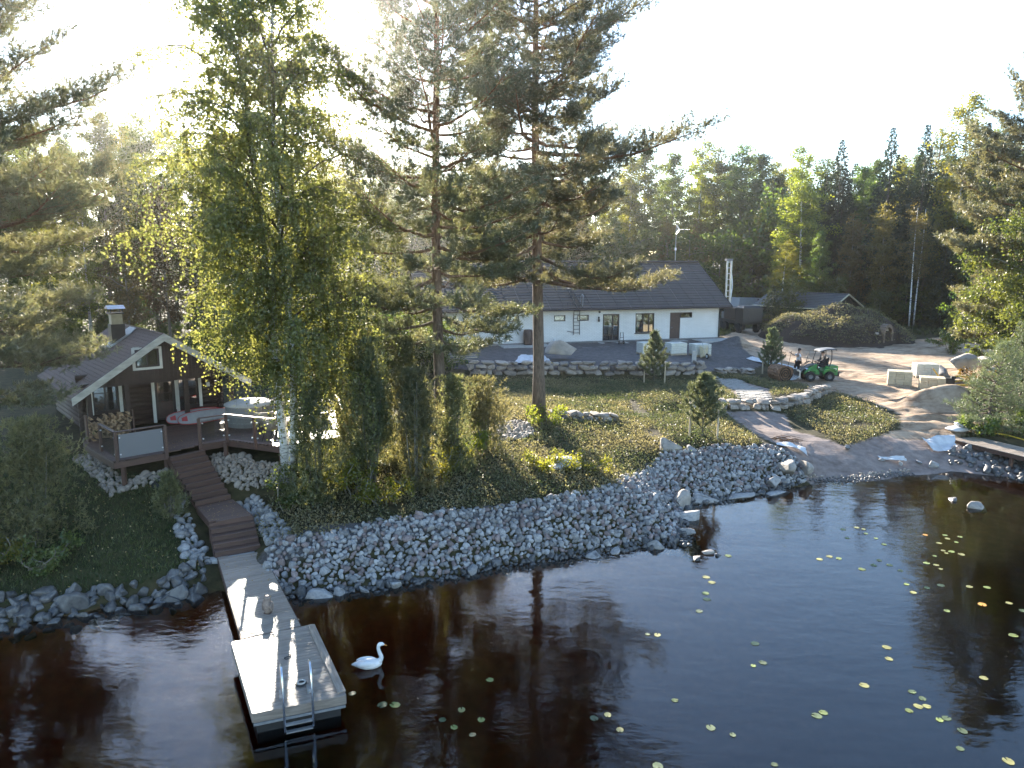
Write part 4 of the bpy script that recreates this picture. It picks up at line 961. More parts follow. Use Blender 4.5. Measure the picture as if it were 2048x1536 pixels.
def glass_bay(a, b, m, frame=True, top=True):
    d = Vector((b[0]-a[0], b[1]-a[1], 0)); L = d.length; d.normalize()
    p = Vector((a[0], a[1], 0))+d*0.09; q = Vector((b[0], b[1], 0))-d*0.09
    world_bar(D, (p.x, p.y, 3.17), (q.x, q.y, 3.17), 0.012, 0.78, m, 'glass_panel', ch=0)
    if top: world_bar(D, (a[0], a[1], 3.665), (b[0], b[1], 3.665), 0.11, 0.035, 'deck', 'handrail')
    for s in (p, q):
        for zz in (2.9, 3.46):
            n = Vector((d.y, -d.x, 0))
            dd = (1 if s is p else -1)
            c = s+d*0.03*dd
            MB().cyl(Vector((c.x+11.5, c.y-26.0, zz-2.7))+n*0.03, Vector((c.x+11.5, c.y-26.0, zz-2.7))-n*0.02, 0.025, 10).obj('glass_clamp', M['white_plastic'], D)
for x, y in [(-12.9,22.95),(-11.8,24.05),(-14.1,24.2),(-11.1,25.1),(-10.4,25.78),(-9.2,25.28),(-8.17,24.92),(-6.36,26.5),(-6.75,27.9),(-7.3,29.6)]: rail_post(x, y)
glass_bay((-12.9,22.95), (-11.8,24.05), 'frosted'); glass_bay((-14.1,24.2), (-12.9,22.95), 'rail_glass')
glass_bay((-11.1,25.1), (-10.4,25.78), 'rail_glass'); glass_bay((-10.4,25.78), (-9.2,25.28), 'rail_glass'); glass_bay((-9.2,25.28), (-8.17,24.92), 'rail_glass')
glass_bay((-8.17,24.92), (-6.36,26.5), 'rail_glass'); glass_bay((-6.36,26.5), (-6.75,27.9), 'rail_glass'); glass_bay((-6.75,27.9), (-7.3,29.6), 'rail_glass')

# ------------------------------------------------------------------ stairs, landing, dock
St = thing('lakeside_stairs', 'brown timber steps with landing running from deck to dock', 'stairs', (-9.5, 22.8, 1.0))
def tread(pl, pr, z, depth, dirv, name='tread', m='deck'):
    d = Vector(dirv).normalized()
    for k in range(2):
        o0 = depth*(k+0.5)/2
        a = Vector((pl[0], pl[1], 0))+Vector((d.x, d.y, 0))*o0; b = Vector((pr[0], pr[1], 0))+Vector((d.x, d.y, 0))*o0
        world_bar(St, (a.x, a.y, z-0.018), (b.x, b.y, z-0.018), depth/2-0.006, 0.034, m, name)
    a = Vector((pl[0], pl[1], 0))+Vector((d.x, d.y, 0))*(depth-0.03); b = Vector((pr[0], pr[1], 0))+Vector((d.x, d.y, 0))*(depth-0.03)
    world_bar(St, (a.x, a.y, z-0.105), (b.x, b.y, z-0.105), 0.026, 0.13, m, 'riser')
def flight(l0, r0, l1, r1, z0, z1, n):
    for i in range(n):
        t = (i)/n; t2 = (i+1)/n
        pl = (l0[0]+(l1[0]-l0[0])*t, l0[1]+(l1[1]-l0[1])*t); pr = (r0[0]+(r1[0]-r0[0])*t, r0[1]+(r1[1]-r0[1])*t)
        pl2 = (l0[0]+(l1[0]-l0[0])*t2, l0[1]+(l1[1]-l0[1])*t2); pr2 = (r0[0]+(r1[0]-r0[0])*t2, r0[1]+(r1[1]-r0[1])*t2)
        z = z0-(z0-z1)*(i+1)/(n+1)
        dv = ((pl2[0]+pr2[0]-pl[0]-pr[0])/2, (pl2[1]+pr2[1]-pl[1]-pr[1])/2)
        tread(pl, pr, z, math.hypot(*dv)*1.02, dv)
    for l, e in ((l0, l1), (r0, r1)):
        world_bar(St, (l[0], l[1], z0-0.25), (e[0], e[1], z1-0.22), 0.04, 0.24, 'dock_dark', 'stringer')
flight((-11.77,24.05), (-11.0,25.03), (-10.4,22.85), (-9.52,23.6), 2.7, 1.2, 9)
LN = [(-10.4,22.85), (-9.33,21.35), (-8.23,22.0), (-9.5,23.62)]
planks(St, LN, math.atan2(.70, 1.05), 0.125, 1.2, 0.032, 'deck', (-9.4, 22.4))
for i in range(4):
    a, b = LN[i], LN[(i+1) % 4]
    if i in (0, 1, 2): world_bar(St, (*a, 1.08), (*b, 1.08), 0.035, 0.16, 'deck', 'fascia')
for x, y in LN:
    zg = h1(x, y); MB().cbox((x+9.5+(-9.4-x)*.1, y-22.8+(22.4-y)*.1, (1.15+zg-.1)/2-1.0), (.11, .11, 1.15-zg+.1)).obj('footing_post', M['dock_dark'], St)
flight(LN[1], LN[2], (-8.80,20.35), (-7.65,20.95), 1.2, 0.48, 4)
cs = MB().cbox((0, 0, 0), (1.75, 0.35, 0.7), ch=.02).obj('abutment', M['concrete'], None, loc=(-8.28, 20.62, 0.10), rz=math.atan2(.6, 1.15)); tag(cs, 'pale concrete abutment carrying the shore end of the dock', 'abutment')

Dk = thing('dock', 'narrow plank gangway running out from shore to the square swim platform', 'dock', (-6.95, 18.3, 0.0))
W0l, W0r, W1l, W1r = (-8.70, 20.30), (-7.55, 20.75), (-6.27, 15.62), (-5.08, 16.22)
planks(Dk, [W0l, W1l, W1r, W0r], math.atan2(.58, 1.15), 0.118, 0.50, 0.03, 'dock', (-7, 18))
for a, b in ((W0l, W1l), (W0r, W1r)):
    world_bar(Dk, (*a, 0.40), (*b, 0.40), 0.05, 0.16, 'dock_dark', 'beam')
Pf = thing('swim_platform', 'square floating platform of weathered planks at the dock end', 'platform', (-4.9, 14.5, 0.0))
A_, B_, C_, E2 = (-6.41, 15.40), (-4.80, 16.24), (-3.36, 13.36), (-5.00, 12.75)
planks(Pf, [A_, E2, C_, B_], math.atan2(.62, 1.6), 0.122, 0.52, 0.03, 'dock', (-5, 14.5))
def inset(p, k): return (p[0]+(-4.9-p[0])*k, p[1]+(14.45-p[1])*k)
for a, b in ((A_, E2), (E2, C_), (C_, B_), (B_, A_)):
    world_bar(Pf, (*a, 0.42), (*b, 0.42), 0.045, 0.2, 'dock', 'rim_board')
world_bar(Pf, (*inset(B_, .05), 0.545), (*inset(C_, .05), 0.545), 0.16, 0.035, 'dock', 'edge_plank')
world_bar(Pf, (*E2, 0.27), (*C_, 0.27), 0.03, 0.05, 'galv', 'edge_strip')
MB().prism([(inset(p, .08)[0]+4.9, inset(p, .08)[1]-14.5) for p in (A_, E2, C_, B_)], -0.25, 0.30).obj('float', M['black_metal'], Pf)
La = thing('swim_ladder', 'shiny steel swim ladder hooked over the platform edge', 'ladder', (-4.22, 13.05, 0.52), math.atan2(.61, 1.64))
for s in (-1, 1):
    MB().tube(chain_smooth([(s*.27, .42, 0.0), (s*.27, .40, .5), (s*.27, .2, .78), (s*.27, -.05, .68), (s*.27, -.16, .3), (s*.27, -.18, -.2), (s*.27, -.18, -.46)], 5), .024, 8).obj('rail', M['steel'], La, True)
    MB().cbox((s*.27, .42, .02), (.12, .3, .03)).obj('foot', M['galv'], La)
for zz in (-.28, -.44): MB().cbox((0, -.18, zz), (.5, .08, .03)).obj('step', M['galv'], La)
def on_deck(name, label, cat, x, y, z): return thing(name, label, cat, (x, y, z))
ro = on_deck('rope_coil', 'small coiled dark rope lying beside the ladder on the platform', 'rope', -4.35, 13.72, 0.522)
MB().ring((0, 0, .02), (0, 0, 1), .1, .02, 16, 6).obj('coil', M['black_metal'], ro); MB().ring((.01, 0, .055), (0, 0, 1), .075, .018, 16, 6).obj('coil', M['cushion'], ro)
mo = MB().tube(chain_smooth([(0, .08, .015), (.05, .1, .015), (.06, .02, .015), (0, 0, .015), (-.05, -.04, .015), (0, -.09, .015), (.06, -.07, .015)], 4), .012, 6).obj('mooring_cleat', M['black_metal'], None, loc=(-4.95, 14.75, 0.522)); tag(mo, 'small dark S-shaped hook on the platform planks', 'hook')

# owl decoy
Ow = thing('owl_decoy', 'grey brown owl figure standing on the sunlit gangway', 'decoy', (-6.07, 16.85, 0.50), 2.9)
def circ(rx, ry, z, y=0, n=14): return [(rx*math.cos(2*math.pi*k/n), y+ry*math.sin(2*math.pi*k/n), z) for k in range(n)]
MB().loft([circ(.06, .06, 0), circ(.075, .075, .03), circ(.105, .095, .1), circ(.125, .11, .2), circ(.115, .10, .28), circ(.085, .08, .325), circ(.09, .085, .36), circ(.095, .085, .41), circ(.08, .07, .445), circ(.03, .03, .46)]).obj('body', M['owl'], Ow, True)
for s in (-1, 1):
    MB().loft([circ(.022, .02, .0), circ(.014, .012, .04), circ(.003, .003, .07)]).obj('ear_tuft', M['owl'], Ow).location = (s*.06, 0, .435)
    MB().ball((s*.038, -.078, .40), .02, 8, 6).obj('eye', M['yellow'], Ow, True)
    MB().ball((s*.115, .0, .19), (.03, .075, .13), 10, 8).obj('wing', M['owl'], Ow, True)
MB().cbox((0, .0, .012), (.16, .14, .024)).obj('base', M['dock_dark'], Ow)
MB().loft([circ(.015, .01, 0), circ(.004, .004, -.03)]).obj('beak', M['black_metal'], Ow).location = (0, -.09, .385)
# swan decoy
Sw = thing('swan_decoy', 'white swan decoy floating on dark water beside the swim platform', 'swan', (-3.25, 15.25, 0.0), 0.18)
def xr_(x, ry, rz, z0, n=14): return [(x, ry*math.cos(2*math.pi*k/n), z0+rz*math.sin(2*math.pi*k/n)) for k in range(n)]
MB().loft([xr_(-.40, .012, .012, .10), xr_(-.33, .06, .035, .10), xr_(-.22, .12, .075, .085), xr_(-.08, .155, .115, .075), xr_(.08, .15, .12, .075), xr_(.18, .11, .10, .075), xr_(.25, .06, .065, .075), xr_(.28, .02, .03, .075)]).obj('body', M['swan'], Sw, True)
MB().tube(chain_smooth([(.20, 0, .10), (.27, 0, .20), (.235, 0, .33), (.21, 0, .44), (.235, 0, .52), (.29, 0, .535), (.34, 0, .515)], 4), [.07, .066, .06, .055, .05, .047, .045, .043, .042, .041, .04, .04, .04, .04, .042, .044, .046, .046, .045, .044, .042, .038, .03, .026, .02], 10).obj('neck', M['swan'], Sw, True)
MB().tube([(.335, 0, .515), (.38, 0, .495), (.405, 0, .482)], [.02, .015, .006], 8).obj('beak', M['orange'], Sw, True)
for s in (-1, 1): MB().ball((-.08, s*.11, .125), (.22, .05, .075), 12, 8).obj('wing', M['swan'], Sw, True)

# ------------------------------------------------------------------ things on the deck
fw = thing('firewood_stack', 'stack of split firewood under the cabin porch corner', 'firewood', cp(-2.45, -0.15), CA)
rg = np.random.default_rng(3)
for i in range(16):
    for j in range(9):
        if j > 6 and (i < 6) and rg.random() < .7: continue
        MB_ = link('log', None or bpy.data.meshes.get('split_log') or MB().add([(0,-.2,0),(.1,-.2,.01),(.06,-.2,.09),(0,.2,0),(.1,.2,.01),(.06,.2,.09)], [(0,1,2),(5,4,3),(0,3,4,1),(1,4,5,2),(2,5,3,0)]).mesh('split_log', M['log_end']), fw,
                   (-.35+i*.085, rg.uniform(-.03, .03), .02+j*.092), (0, rg.uniform(0, 6.28), 0))
        MB_.location.z += .04; MB_.location.x += .02
pst = MB(); pst.box(-.48, -.42, -.16, .16, 0, .95); pst.box(1.05, 1.11, -.16, .16, 0, .95); pst.obj('rack_post', M['dock_dark'], fw)
def sup(x, y, rz, label, tilt):
    s = thing('paddle_board', label, 'paddle board', cp(x, y, 0.30), CA+rz)
    n = 18
    def ring_(t, w_, h, z): return [(t, w_*math.cos(2*math.pi*k/10), z+h*math.sin(2*math.pi*k/10)) for k in range(10)]
    R_ = [(-1.5, .02, .02, .16), (-1.44, .17, .05, .13), (-1.3, .27, .06, .08), (-1.0, .35, .06, .03), (-.3, .39, .06, 0), (.6, .38, .06, 0), (1.3, .28, .06, 0), (1.55, .15, .05, 0), (1.6, .02, .02, 0)]
    MB().loft([[(t, z+h*math.sin(2*math.pi*k/10), w_*math.cos(2*math.pi*k/10)) for k in range(10)] for t, w_, h, z in R_]).obj('hull', M['sup_grey'], s, True)
    MB().tube([(t, z, w_*.98) for t, w_, h, z in R_], .028, 6).obj('red_rail', M['red'], s, True)
    MB().tube([(t, z, -w_*.98) for t, w_, h, z in R_], .028, 6).obj('red_rail', M['red'], s, True)
    MB().add([(-1.3, .015, -.1), (-1.0, -.04, -.16), (-1.0, -.04, .16), (-1.3, .015, .1), (-1.3, .0, -.1), (-1.0, -.055, -.16), (-1.0, -.055, .16), (-1.3, .0, .1)], [(0,3,2,1),(4,5,6,7),(0,1,5,4),(1,2,6,5),(2,3,7,6),(3,0,4,7)]).obj('deck_pad', M['red'], s)
    s.rotation_euler = (R(tilt), R(-3), CA+rz); s.scale = (.68, .68, .68); return s
sup(1.35, 0.05, -0.12, 'grey paddle board with red rails lying outermost on its edge on the porch', -28)
sup(1.05, 0.50, -0.12, 'grey paddle board with red rails tucked behind the outermost one', -28)
ht = thing('covered_hot_tub', 'grey timber hot tub with sloping grey cover beside the cabin', 'hot tub', cp(2.7, -1.2), CA)
n = 24
for k in range(n):
    a = 2*math.pi*k/n; st = MB().cbox((0, 0, .40), (.235, .05, .80)).obj('stave', M['grey_cover'], ht); st.location = (.9*math.cos(a), .9*math.sin(a), 0); st.rotation_euler = (0, 0, a+math.pi/2)
MB().loft([circ(.87, .87, .02, 0, 24), circ(.87, .87, .7, 0, 24)]).obj('liner', M['grey_cover'], ht)
MB().loft([circ(.98, .98, .80, 0, 24), circ(.98, .98, .84, 0, 24), circ(.75, .75, .93, 0, 24), circ(.2, .2, .98, 0, 24)]).obj('cover', M['cushion'], ht, True)
MB().ring((0, 0, .62), (0, 0, 1), .925, .012, 28, 6).obj('hoop', M['galv'], ht); MB().ring((0, 0, .18), (0, 0, 1), .925, .012, 28, 6).obj('hoop', M['galv'], ht)
def chair(x, y, rz, label):
    c = thing('wicker_chair', label, 'chair', (x, y, 2.7), rz, None)
    n = 14; rings = []
    for z, rr in ((.40, .20), (.44, .27), (.58, .33), (.74, .35)):
        rings.append([(rr*math.cos(a), rr*math.sin(a)*.9, z+(.10 if (z > .5 and math.sin(a) > 0) else 0)) for a in np.linspace(0, 2*math.pi, n, endpoint=False)])
    inner = [[(p[0]*.9, p[1]*.9, p[2]) for p in r_] for r_ in reversed(rings[1:])]
    MB().loft(rings+inner+[[(p[0]*.85, p[1]*.85, .43) for p in rings[0]]]).obj('seat_shell', M['wicker'], c, True)
    MB().ball((0, -.02, .47), (.24, .22, .05), 12, 6).obj('cushion', M['cushion'], c, True)
    for sx in (-1, 1):
        for sy in (-1, 1): MB().tube([(sx*.17, sy*.15, .41), (sx*.25, sy*.23, 0)], .014, 6).obj('leg', M['black_metal'], c)
    return c
chair(-8.75, 25.75, R(150), 'grey wicker armchair just behind the glass railing by the birch')
chair(-9.4, 26.9, R(200), 'grey wicker armchair near the hot tub on the sunny deck')
chair(-7.4, 26.4, R(110), 'grey wicker armchair half hidden behind the columnar juniper')
tb = thing('deck_table', 'low pale rectangular table on the sunny part of the deck', 'table', (-8.5, 27.3, 2.7), R(20))
MB().cbox((0, 0, .44), (1.3, .75, .05), ch=.01).obj('table_top', M['pale_wood'], tb)
for sx in (-1, 1):
    for sy in (-1, 1): MB().cbox((sx*.56, sy*.3, .21), (.06, .06, .41)).obj('leg', M['black_metal'], tb)
bn = thing('lounge_sofa', 'low dark framed lounge sofa with pale cushions at the deck back', 'sofa', (-8.6, 29.2, 2.7), R(8))
MB().cbox((0, 0, .2), (2.1, .8, .08)).obj('base', M['deck'], bn); MB().cbox((0, .36, .5), (2.1, .08, .5)).obj('back', M['deck'], bn)
for s in (-.5, .5): MB().cbox((s, -.03, .32), (1.0, .7, .16), ch=.03).obj('seat_cushion', M['cushion'], bn); MB().cbox((s, .25, .55), (1.0, .14, .36), ch=.03).obj('back_cushion', M['cushion'], bn)
for sx in (-.95, .95):
    for sy in (-.32, .32): MB().cbox((sx, sy, .08), (.07, .07, .16)).obj('leg', M['deck'], bn)
fl2 = thing('fire_pot', 'small dark lantern with bent metal hook on the deck rail corner', 'lantern', (-6.75, 27.6, 2.7))
MB().tube(chain_smooth([(0, 0, 0), (0, 0, 1.2), (-.1, 0, 1.55), (-.3, 0, 1.6)], 4), .02, 6).obj('hook', M['pale_wood'], fl2); MB().cbox((0, 0, .03), (.3, .3, .06)).obj('foot', M['black_metal'], fl2)
MB().loft([circ(.06, .06, 1.32), circ(.08, .08, 1.36), circ(.08, .08, 1.5), circ(.03, .03, 1.56)]).obj('lamp', M['black_metal'], fl2).location = (-.3, 0, 0)
dk = thing('folded_deckchair', 'dark folded deckchair with pale slats leaning beside the hot tub', 'deckchair', cp(3.9, -1.5), CA+.4)
for s in (-1, 1):
    b_ = MB(); b_.tube([(s*.26, -.3, 0.02), (s*.26, .35, .95)], .022, 6); b_.tube([(s*.22, .3, 0.02), (s*.22, -.25, .6)], .022, 6); b_.obj('side_frame', M['black_metal'], dk)
for t in np.linspace(.2, .95, 6): MB().cbox((0, -.3+.65*t, .02+.93*t), (.5, .06, .02), rx=.95).obj('slat', M['pale_wood'], dk)
# tyre swing lying on the slope
ty = thing('car_tyre', 'old black car tyre lying on the grassy slope beside the steps', 'tyre', (-11.75, 23.45, h1(-11.75, 23.45)+.08)); ty.rotation_euler = (0.25, -0.2, 0)
MB().ring((0, 0, 0), (0, 0, 1), .24, .095, 24, 10).obj('casing', M['rubber'], ty, True); MB().ring((0, 0, .05), (0, 0, 1), .17, .02, 24, 6).obj('bead', M['rubber'], ty)
# ------------------------------------------------------------------ garage
GA = math.atan2(-.82, .57)
G = thing('dark_garage', 'low black garage with grey tile roof and white gable boards', 'garage', (31.5, 72.0, 2.5), GA)
# local x along the long wall (0 at near end, negative to the back), local y to the gable's far side
gl = -8.5; gw_ = 5.0
MB().box(gl, 0, 0, gw_, -0.4, 2.2).obj('wall', M['black_wall'], G)
gg = MB().add([(0.02, 0, 2.2), (0.02, gw_, 2.2), (0.02, gw_/2, 3.35), (-0.1, 0, 2.2), (-0.1, gw_, 2.2), (-0.1, gw_/2, 3.35)], [(0,1,2),(5,4,3),(0,2,5,3),(1,4,5,2),(0,3,4,1)]); gg.obj('gable', M['black_wall'], G)
for s, (ya, yb) in enumerate(((-.35, gw_/2), (gw_+.35, gw_/2))):
    for k in range(9):
        x0 = 0.35-k*1.03
        mb = MB(); y0_, z0_, y1_, z1_ = ya, 2.06, yb, 3.42
        n = 9; vs = []; fs = []; prof = []
        for i in range(n): prof += [(i/n, .05), ((i+1)/n, .0)]
        for xx in (x0-1.02, x0):
            for t, h in prof: vs.append((xx, y0_+(y1_-y0_)*t, z0_+(z1_-z0_)*t+h))
        m = len(prof)
        for i in range(m-1): fs.append((i, i+1, m+i+1, m+i))
        mb.add(vs, fs).obj('roof_sheet', M['dark_tile'], G)
    bb = MB(); bb.tube([(.38, ya, 2.08), (.38, yb, 3.44)], .09, 4); bb.obj('bargeboard', M['cream'], G)
MB().tube([(gl-.4, gw_/2, 3.46), (.38, gw_/2, 3.46)], .07, 6).obj('ridge_cap', M['dark_tile'], G)
MB().tube([(gl-.4, -.40, 2.02), (.36, -.40, 2.02)], .06, 6).obj('gutter', M['cream'], G)
MB().box(-2.0, -1.05, -.04, -.005, -.3, 1.9).obj('door', M['white_trim'], G)
MB().cbox((0.2, 1.7, 2.25), (.12, .12, .3)).obj('wall_lamp', M['white_plastic'], G)
MB().add([(gl, 0, 2.2), (gl, gw_, 2.2), (gl, gw_/2, 3.35)], [(0, 2, 1)]).obj('gable', M['black_wall'], G)

# ------------------------------------------------------------------ earth cellar
Ec = thing('earth_cellar', 'heather covered earth cellar mound with arched brick doorway', 'earth cellar', (28.7, 64.3, 2.35))
FN = np.array([.62, -.785]); FC = np.array([31.3, 60.2]); FT = np.array([.785, .62])
def mound_h(x, y):
    dx, dy = (x-28.7)/6.6, (y-64.3)/5.4
    d = np.sqrt(dx*dx+dy*dy); h = 2.9*np.clip(1-d**2, 0, 1)**0.9*(1+0.38*vnoise(x*.45, y*.45)) + vnoise(x*1.3+2, y*1.3)*.42*np.clip(1.2-d, 0, 1)
    a = (x-FC[0])*FN[0]+(y-FC[1])*FN[1]; l = (x-FC[0])*FT[0]+(y-FC[1])*FT[1]
    h = np.maximum(h, 2.1*np.exp(-(l/1.9)**4)*np.clip(1-np.abs(a+1.6)/2.2, 0, 1)**.5)   # shoulder over the doorway
    cut = np.clip((a+0.12)/0.25, 0, 1)*np.clip((1.9-np.abs(l))/0.6, 0, 1)
    return h*(1-cut)
ux = np.linspace(21, 37, 81); uy = np.linspace(57.5, 71, 68); UX, UY = np.meshgrid(ux, uy); mx, my = UX.ravel(), UY.ravel()
mh = mound_h(mx, my); mz = hz(mx, my)+mh-0.06
ii = np.arange(len(ux)*len(uy)).reshape(len(uy), len(ux))
mf = np.stack([ii[:-1, :-1].ravel(), ii[:-1, 1:].ravel(), ii[1:, 1:].ravel(), ii[1:, :-1].ravel()], 1)
kf = mh[mf].max(axis=1) > 0.02
link('mound', npmesh('mound', np.stack([mx-28.7, my-64.3, mz-2.35], 1), mf[kf], M['dark_soil'], True), Ec)
fz = h1(FC[0], FC[1])-2.35; frz = math.atan2(FT[1], FT[0])
def fpos(l, a, z): return (FC[0]+FT[0]*l+FN[0]*a-28.7, FC[1]+FT[1]*l+FN[1]*a-64.3, fz+z)
for k in range(11):
    a = math.pi*k/10; b = MB().cbox((0, 0, 0), (.22, .5, .26), ch=.01).obj('brick', M['brick'], Ec); b.location = fpos(.72*math.cos(a), -.2, .95+.72*math.sin(a)); b.rotation_euler = (0, -a+math.pi/2, frz)
for s in (-1, 1):
    for k in range(4): b = MB().cbox((0, 0, 0), (.26, .5, .23), ch=.01).obj('brick', M['brick'], Ec); b.location = fpos(s*.72, -.2, .1+.24*k); b.rotation_euler = (0, 0, frz)
    for k in range(5):
        b = link('stone', WALL_ME[k], Ec, fpos(s*(1.02+.04*k), -.42, .15+.22*k), (0, 0, frz), (.24, .3, .16), M['wallstone'])
d_ = MB().prismy([(-.58, 0), (.58, 0), (.58, .95), (.4, 1.36), (0, 1.53), (-.4, 1.36), (-.58, .95)], -.05, .05).obj('door', M['pale_wood'], Ec); d_.location = fpos(0, -.22, 0); d_.rotation_euler = (0, 0, frz)
MB().cyl((.42, -.09, .8), (.42, -.05, .8), .03, 8).obj('handle', M['black_metal'], d_)

# ------------------------------------------------------------------ drilling rig and van behind the house
Dr = thing('drilling_rig', 'well drilling truck with tall grey mast parked behind the house', 'drilling rig', (21.3, 69.0, h1(21.3, 69.0)), R(100))
ma = MB(); ma.box(1.85, 2.0, -.28, -.14, .6, 6.6); ma.box(1.85, 2.0, .14, .28, .6, 6.6); ma.obj('mast', M['galv'], Dr)
for zz in np.arange(.9, 6.5, .55): MB().box(1.88, 1.97, -.14, .14, zz, zz+.07).obj('mast_rung', M['galv'], Dr)
MB().cbox((2.05, 0, 6.65), (.5, .62, .22)).obj('mast_head', M['grey_paint'], Dr)
MB().tube(chain_smooth([(2.15, -.3, 6.4), (2.25, -.42, 5.5), (2.2, -.55, 4.2), (2.1, -.4, 3.0), (2.0, -.3, 2.0)], 4), .06, 8).obj('hose', M['white_plastic'], Dr)
MB().cbox((-.6, 0, .95), (4.6, 1.7, .3)).obj('chassis', M['black_metal'], Dr)
MB().cbox((-2.4, 0, 1.75), (1.5, 1.9, 1.5), ch=.2).obj('cab', M['black_metal'], Dr); MB().cbox((-.2, 0, 1.7), (2.2, 1.6, 1.1), ch=.06).obj('engine_housing', M['dark_frame'], Dr); MB().cbox((1.3, 0, 1.4), (.7, 1.4, .6)).obj('control_box', M['grey_paint'], Dr)
for sx in (-2.3, .4, 1.3):
    for sy in (-1, 1): MB().tube([(sx, sy*.72, .45), (sx, sy*.98, .45)], .45, 16).obj('wheel', M['rubber'], Dr)
for s in (-1, 1): MB().cbox((1.75, s*.75, .75), (.05, .2, .12)).obj('tail_lamp', M['red'], Dr)
for s in (-1, 1): MB().box(1.6, 1.75, s*.95-.08, s*.95+.08, .0, 1.0).obj('stabiliser', M['grey_paint'], Dr)
Vn = thing('grey_van', 'grey van parked in the shade beside the black garage', 'van', (29.6, 90.0, h1(29.6, 90.0)), R(15))
vb = [(-2.3, .35), (2.3, .35), (2.35, .95), (1.75, 1.1), (1.05, 1.95), (-2.2, 2.05), (-2.35, 1.0)]
MB().prismy(vb, -.92, .92).obj('body', M['van_paint'], Vn)
for s in (-1, 1):
    MB().prismy([(.2, 1.15), (1.45, 1.15), (.98, 1.8), (.2, 1.85)], s*.925-.006, s*.925+.006).obj('side_window', M['black_metal'], Vn)
    for xw in (-1.45, 1.5): MB().tube([(xw, s*.72, .33), (xw, s*.94, .33)], .33, 16).obj('wheel', M['rubber'], Vn)
MB().add([(1.74, -.8, 1.14), (1.74, .8, 1.14), (1.12, .74, 1.88), (1.12, -.74, 1.88)], [(0, 1, 2, 3)]).obj('windscreen', M['black_metal'], Vn)
Tr = thing('lumber_trailer', 'low flat trailer with pale boards behind the house corner', 'trailer', (22.9, 74.5, h1(22.9, 74.5)), R(10))
MB().cbox((0, 0, .55), (2.6, 1.3, .1)).obj('bed', M['grey_paint'], Tr)
for k in range(5): MB().cbox((rw.uniform(-.1, .1), -.5+k*.25, .64), (2.9, .2, .06)).obj('board', M['white_plastic'], Tr)
for s in (-1, 1): MB().tube([(0, s*.62, .3), (0, s*.8, .3)], .3, 14).obj('wheel', M['rubber'], Tr)
MB().tube([(1.3, 0, .5), (2.3, 0, .4)], .04, 6).obj('drawbar', M['grey_paint'], Tr)

# ------------------------------------------------------------------ people
def skin_obj(name, joints, edges, root, matl, parent, sub=2):
    names = list(joints); me = bpy.data.meshes.new(name)
    me.from_pydata([joints[k][0] for k in names], [(names.index(a), names.index(b)) for a, b in edges], [])
    o = link(name, me, parent, matl=None); me.materials.append(matl)
    sk = o.modifiers.new('skin', 'SKIN'); sk.use_smooth_shade = True; sk.branch_smoothing = 0.4
    for i, k in enumerate(names):
        r_ = joints[k][1]; r_ = r_ if isinstance(r_, tuple) else (r_, r_)
        me.skin_vertices[0].data[i].radius = r_; me.skin_vertices[0].data[i].use_root = (k == root)
    s = o.modifiers.new('sub', 'SUBSURF'); s.levels = sub; s.render_levels = sub
    return o
def hand(J, E, side, wrist, d, n, grip=0.3):
    """palm and five bent fingers; d = direction of the hand, n = sideways across the palm, thumb on +n"""
    d = Vector(d).normalized(); n = Vector(n).normalized(); c = d.cross(n)
    w_ = Vector(J[wrist][0]); J[side+'palm'] = (w_+d*.07, (.036, .022)); E.append((wrist, side+'palm'))
    for i, (o_, L) in enumerate(((.028, .062), (.010, .070), (-.009, .066), (-.027, .052))):
        a = w_+d*.10+n*o_; b = a+d*L*.55+c*L*.35*grip*2; e = b+d*L*.30+c*L*.5*grip*2
        J[f'{side}f{i}a'] = (a, .011); J[f'{side}f{i}b'] = (b, .0095); J[f'{side}f{i}c'] = (e, .008)
        E += [(side+'palm', f'{side}f{i}a'), (f'{side}f{i}a', f'{side}f{i}b'), (f'{side}f{i}b', f'{side}f{i}c')]
    a = w_+d*.05+n*.042; b = a+d*.035+n*.02+c*.02
    J[side+'ta'] = (a, .012); J[side+'tb'] = (b, .010); E += [(side+'palm', side+'ta'), (side+'ta', side+'tb')]
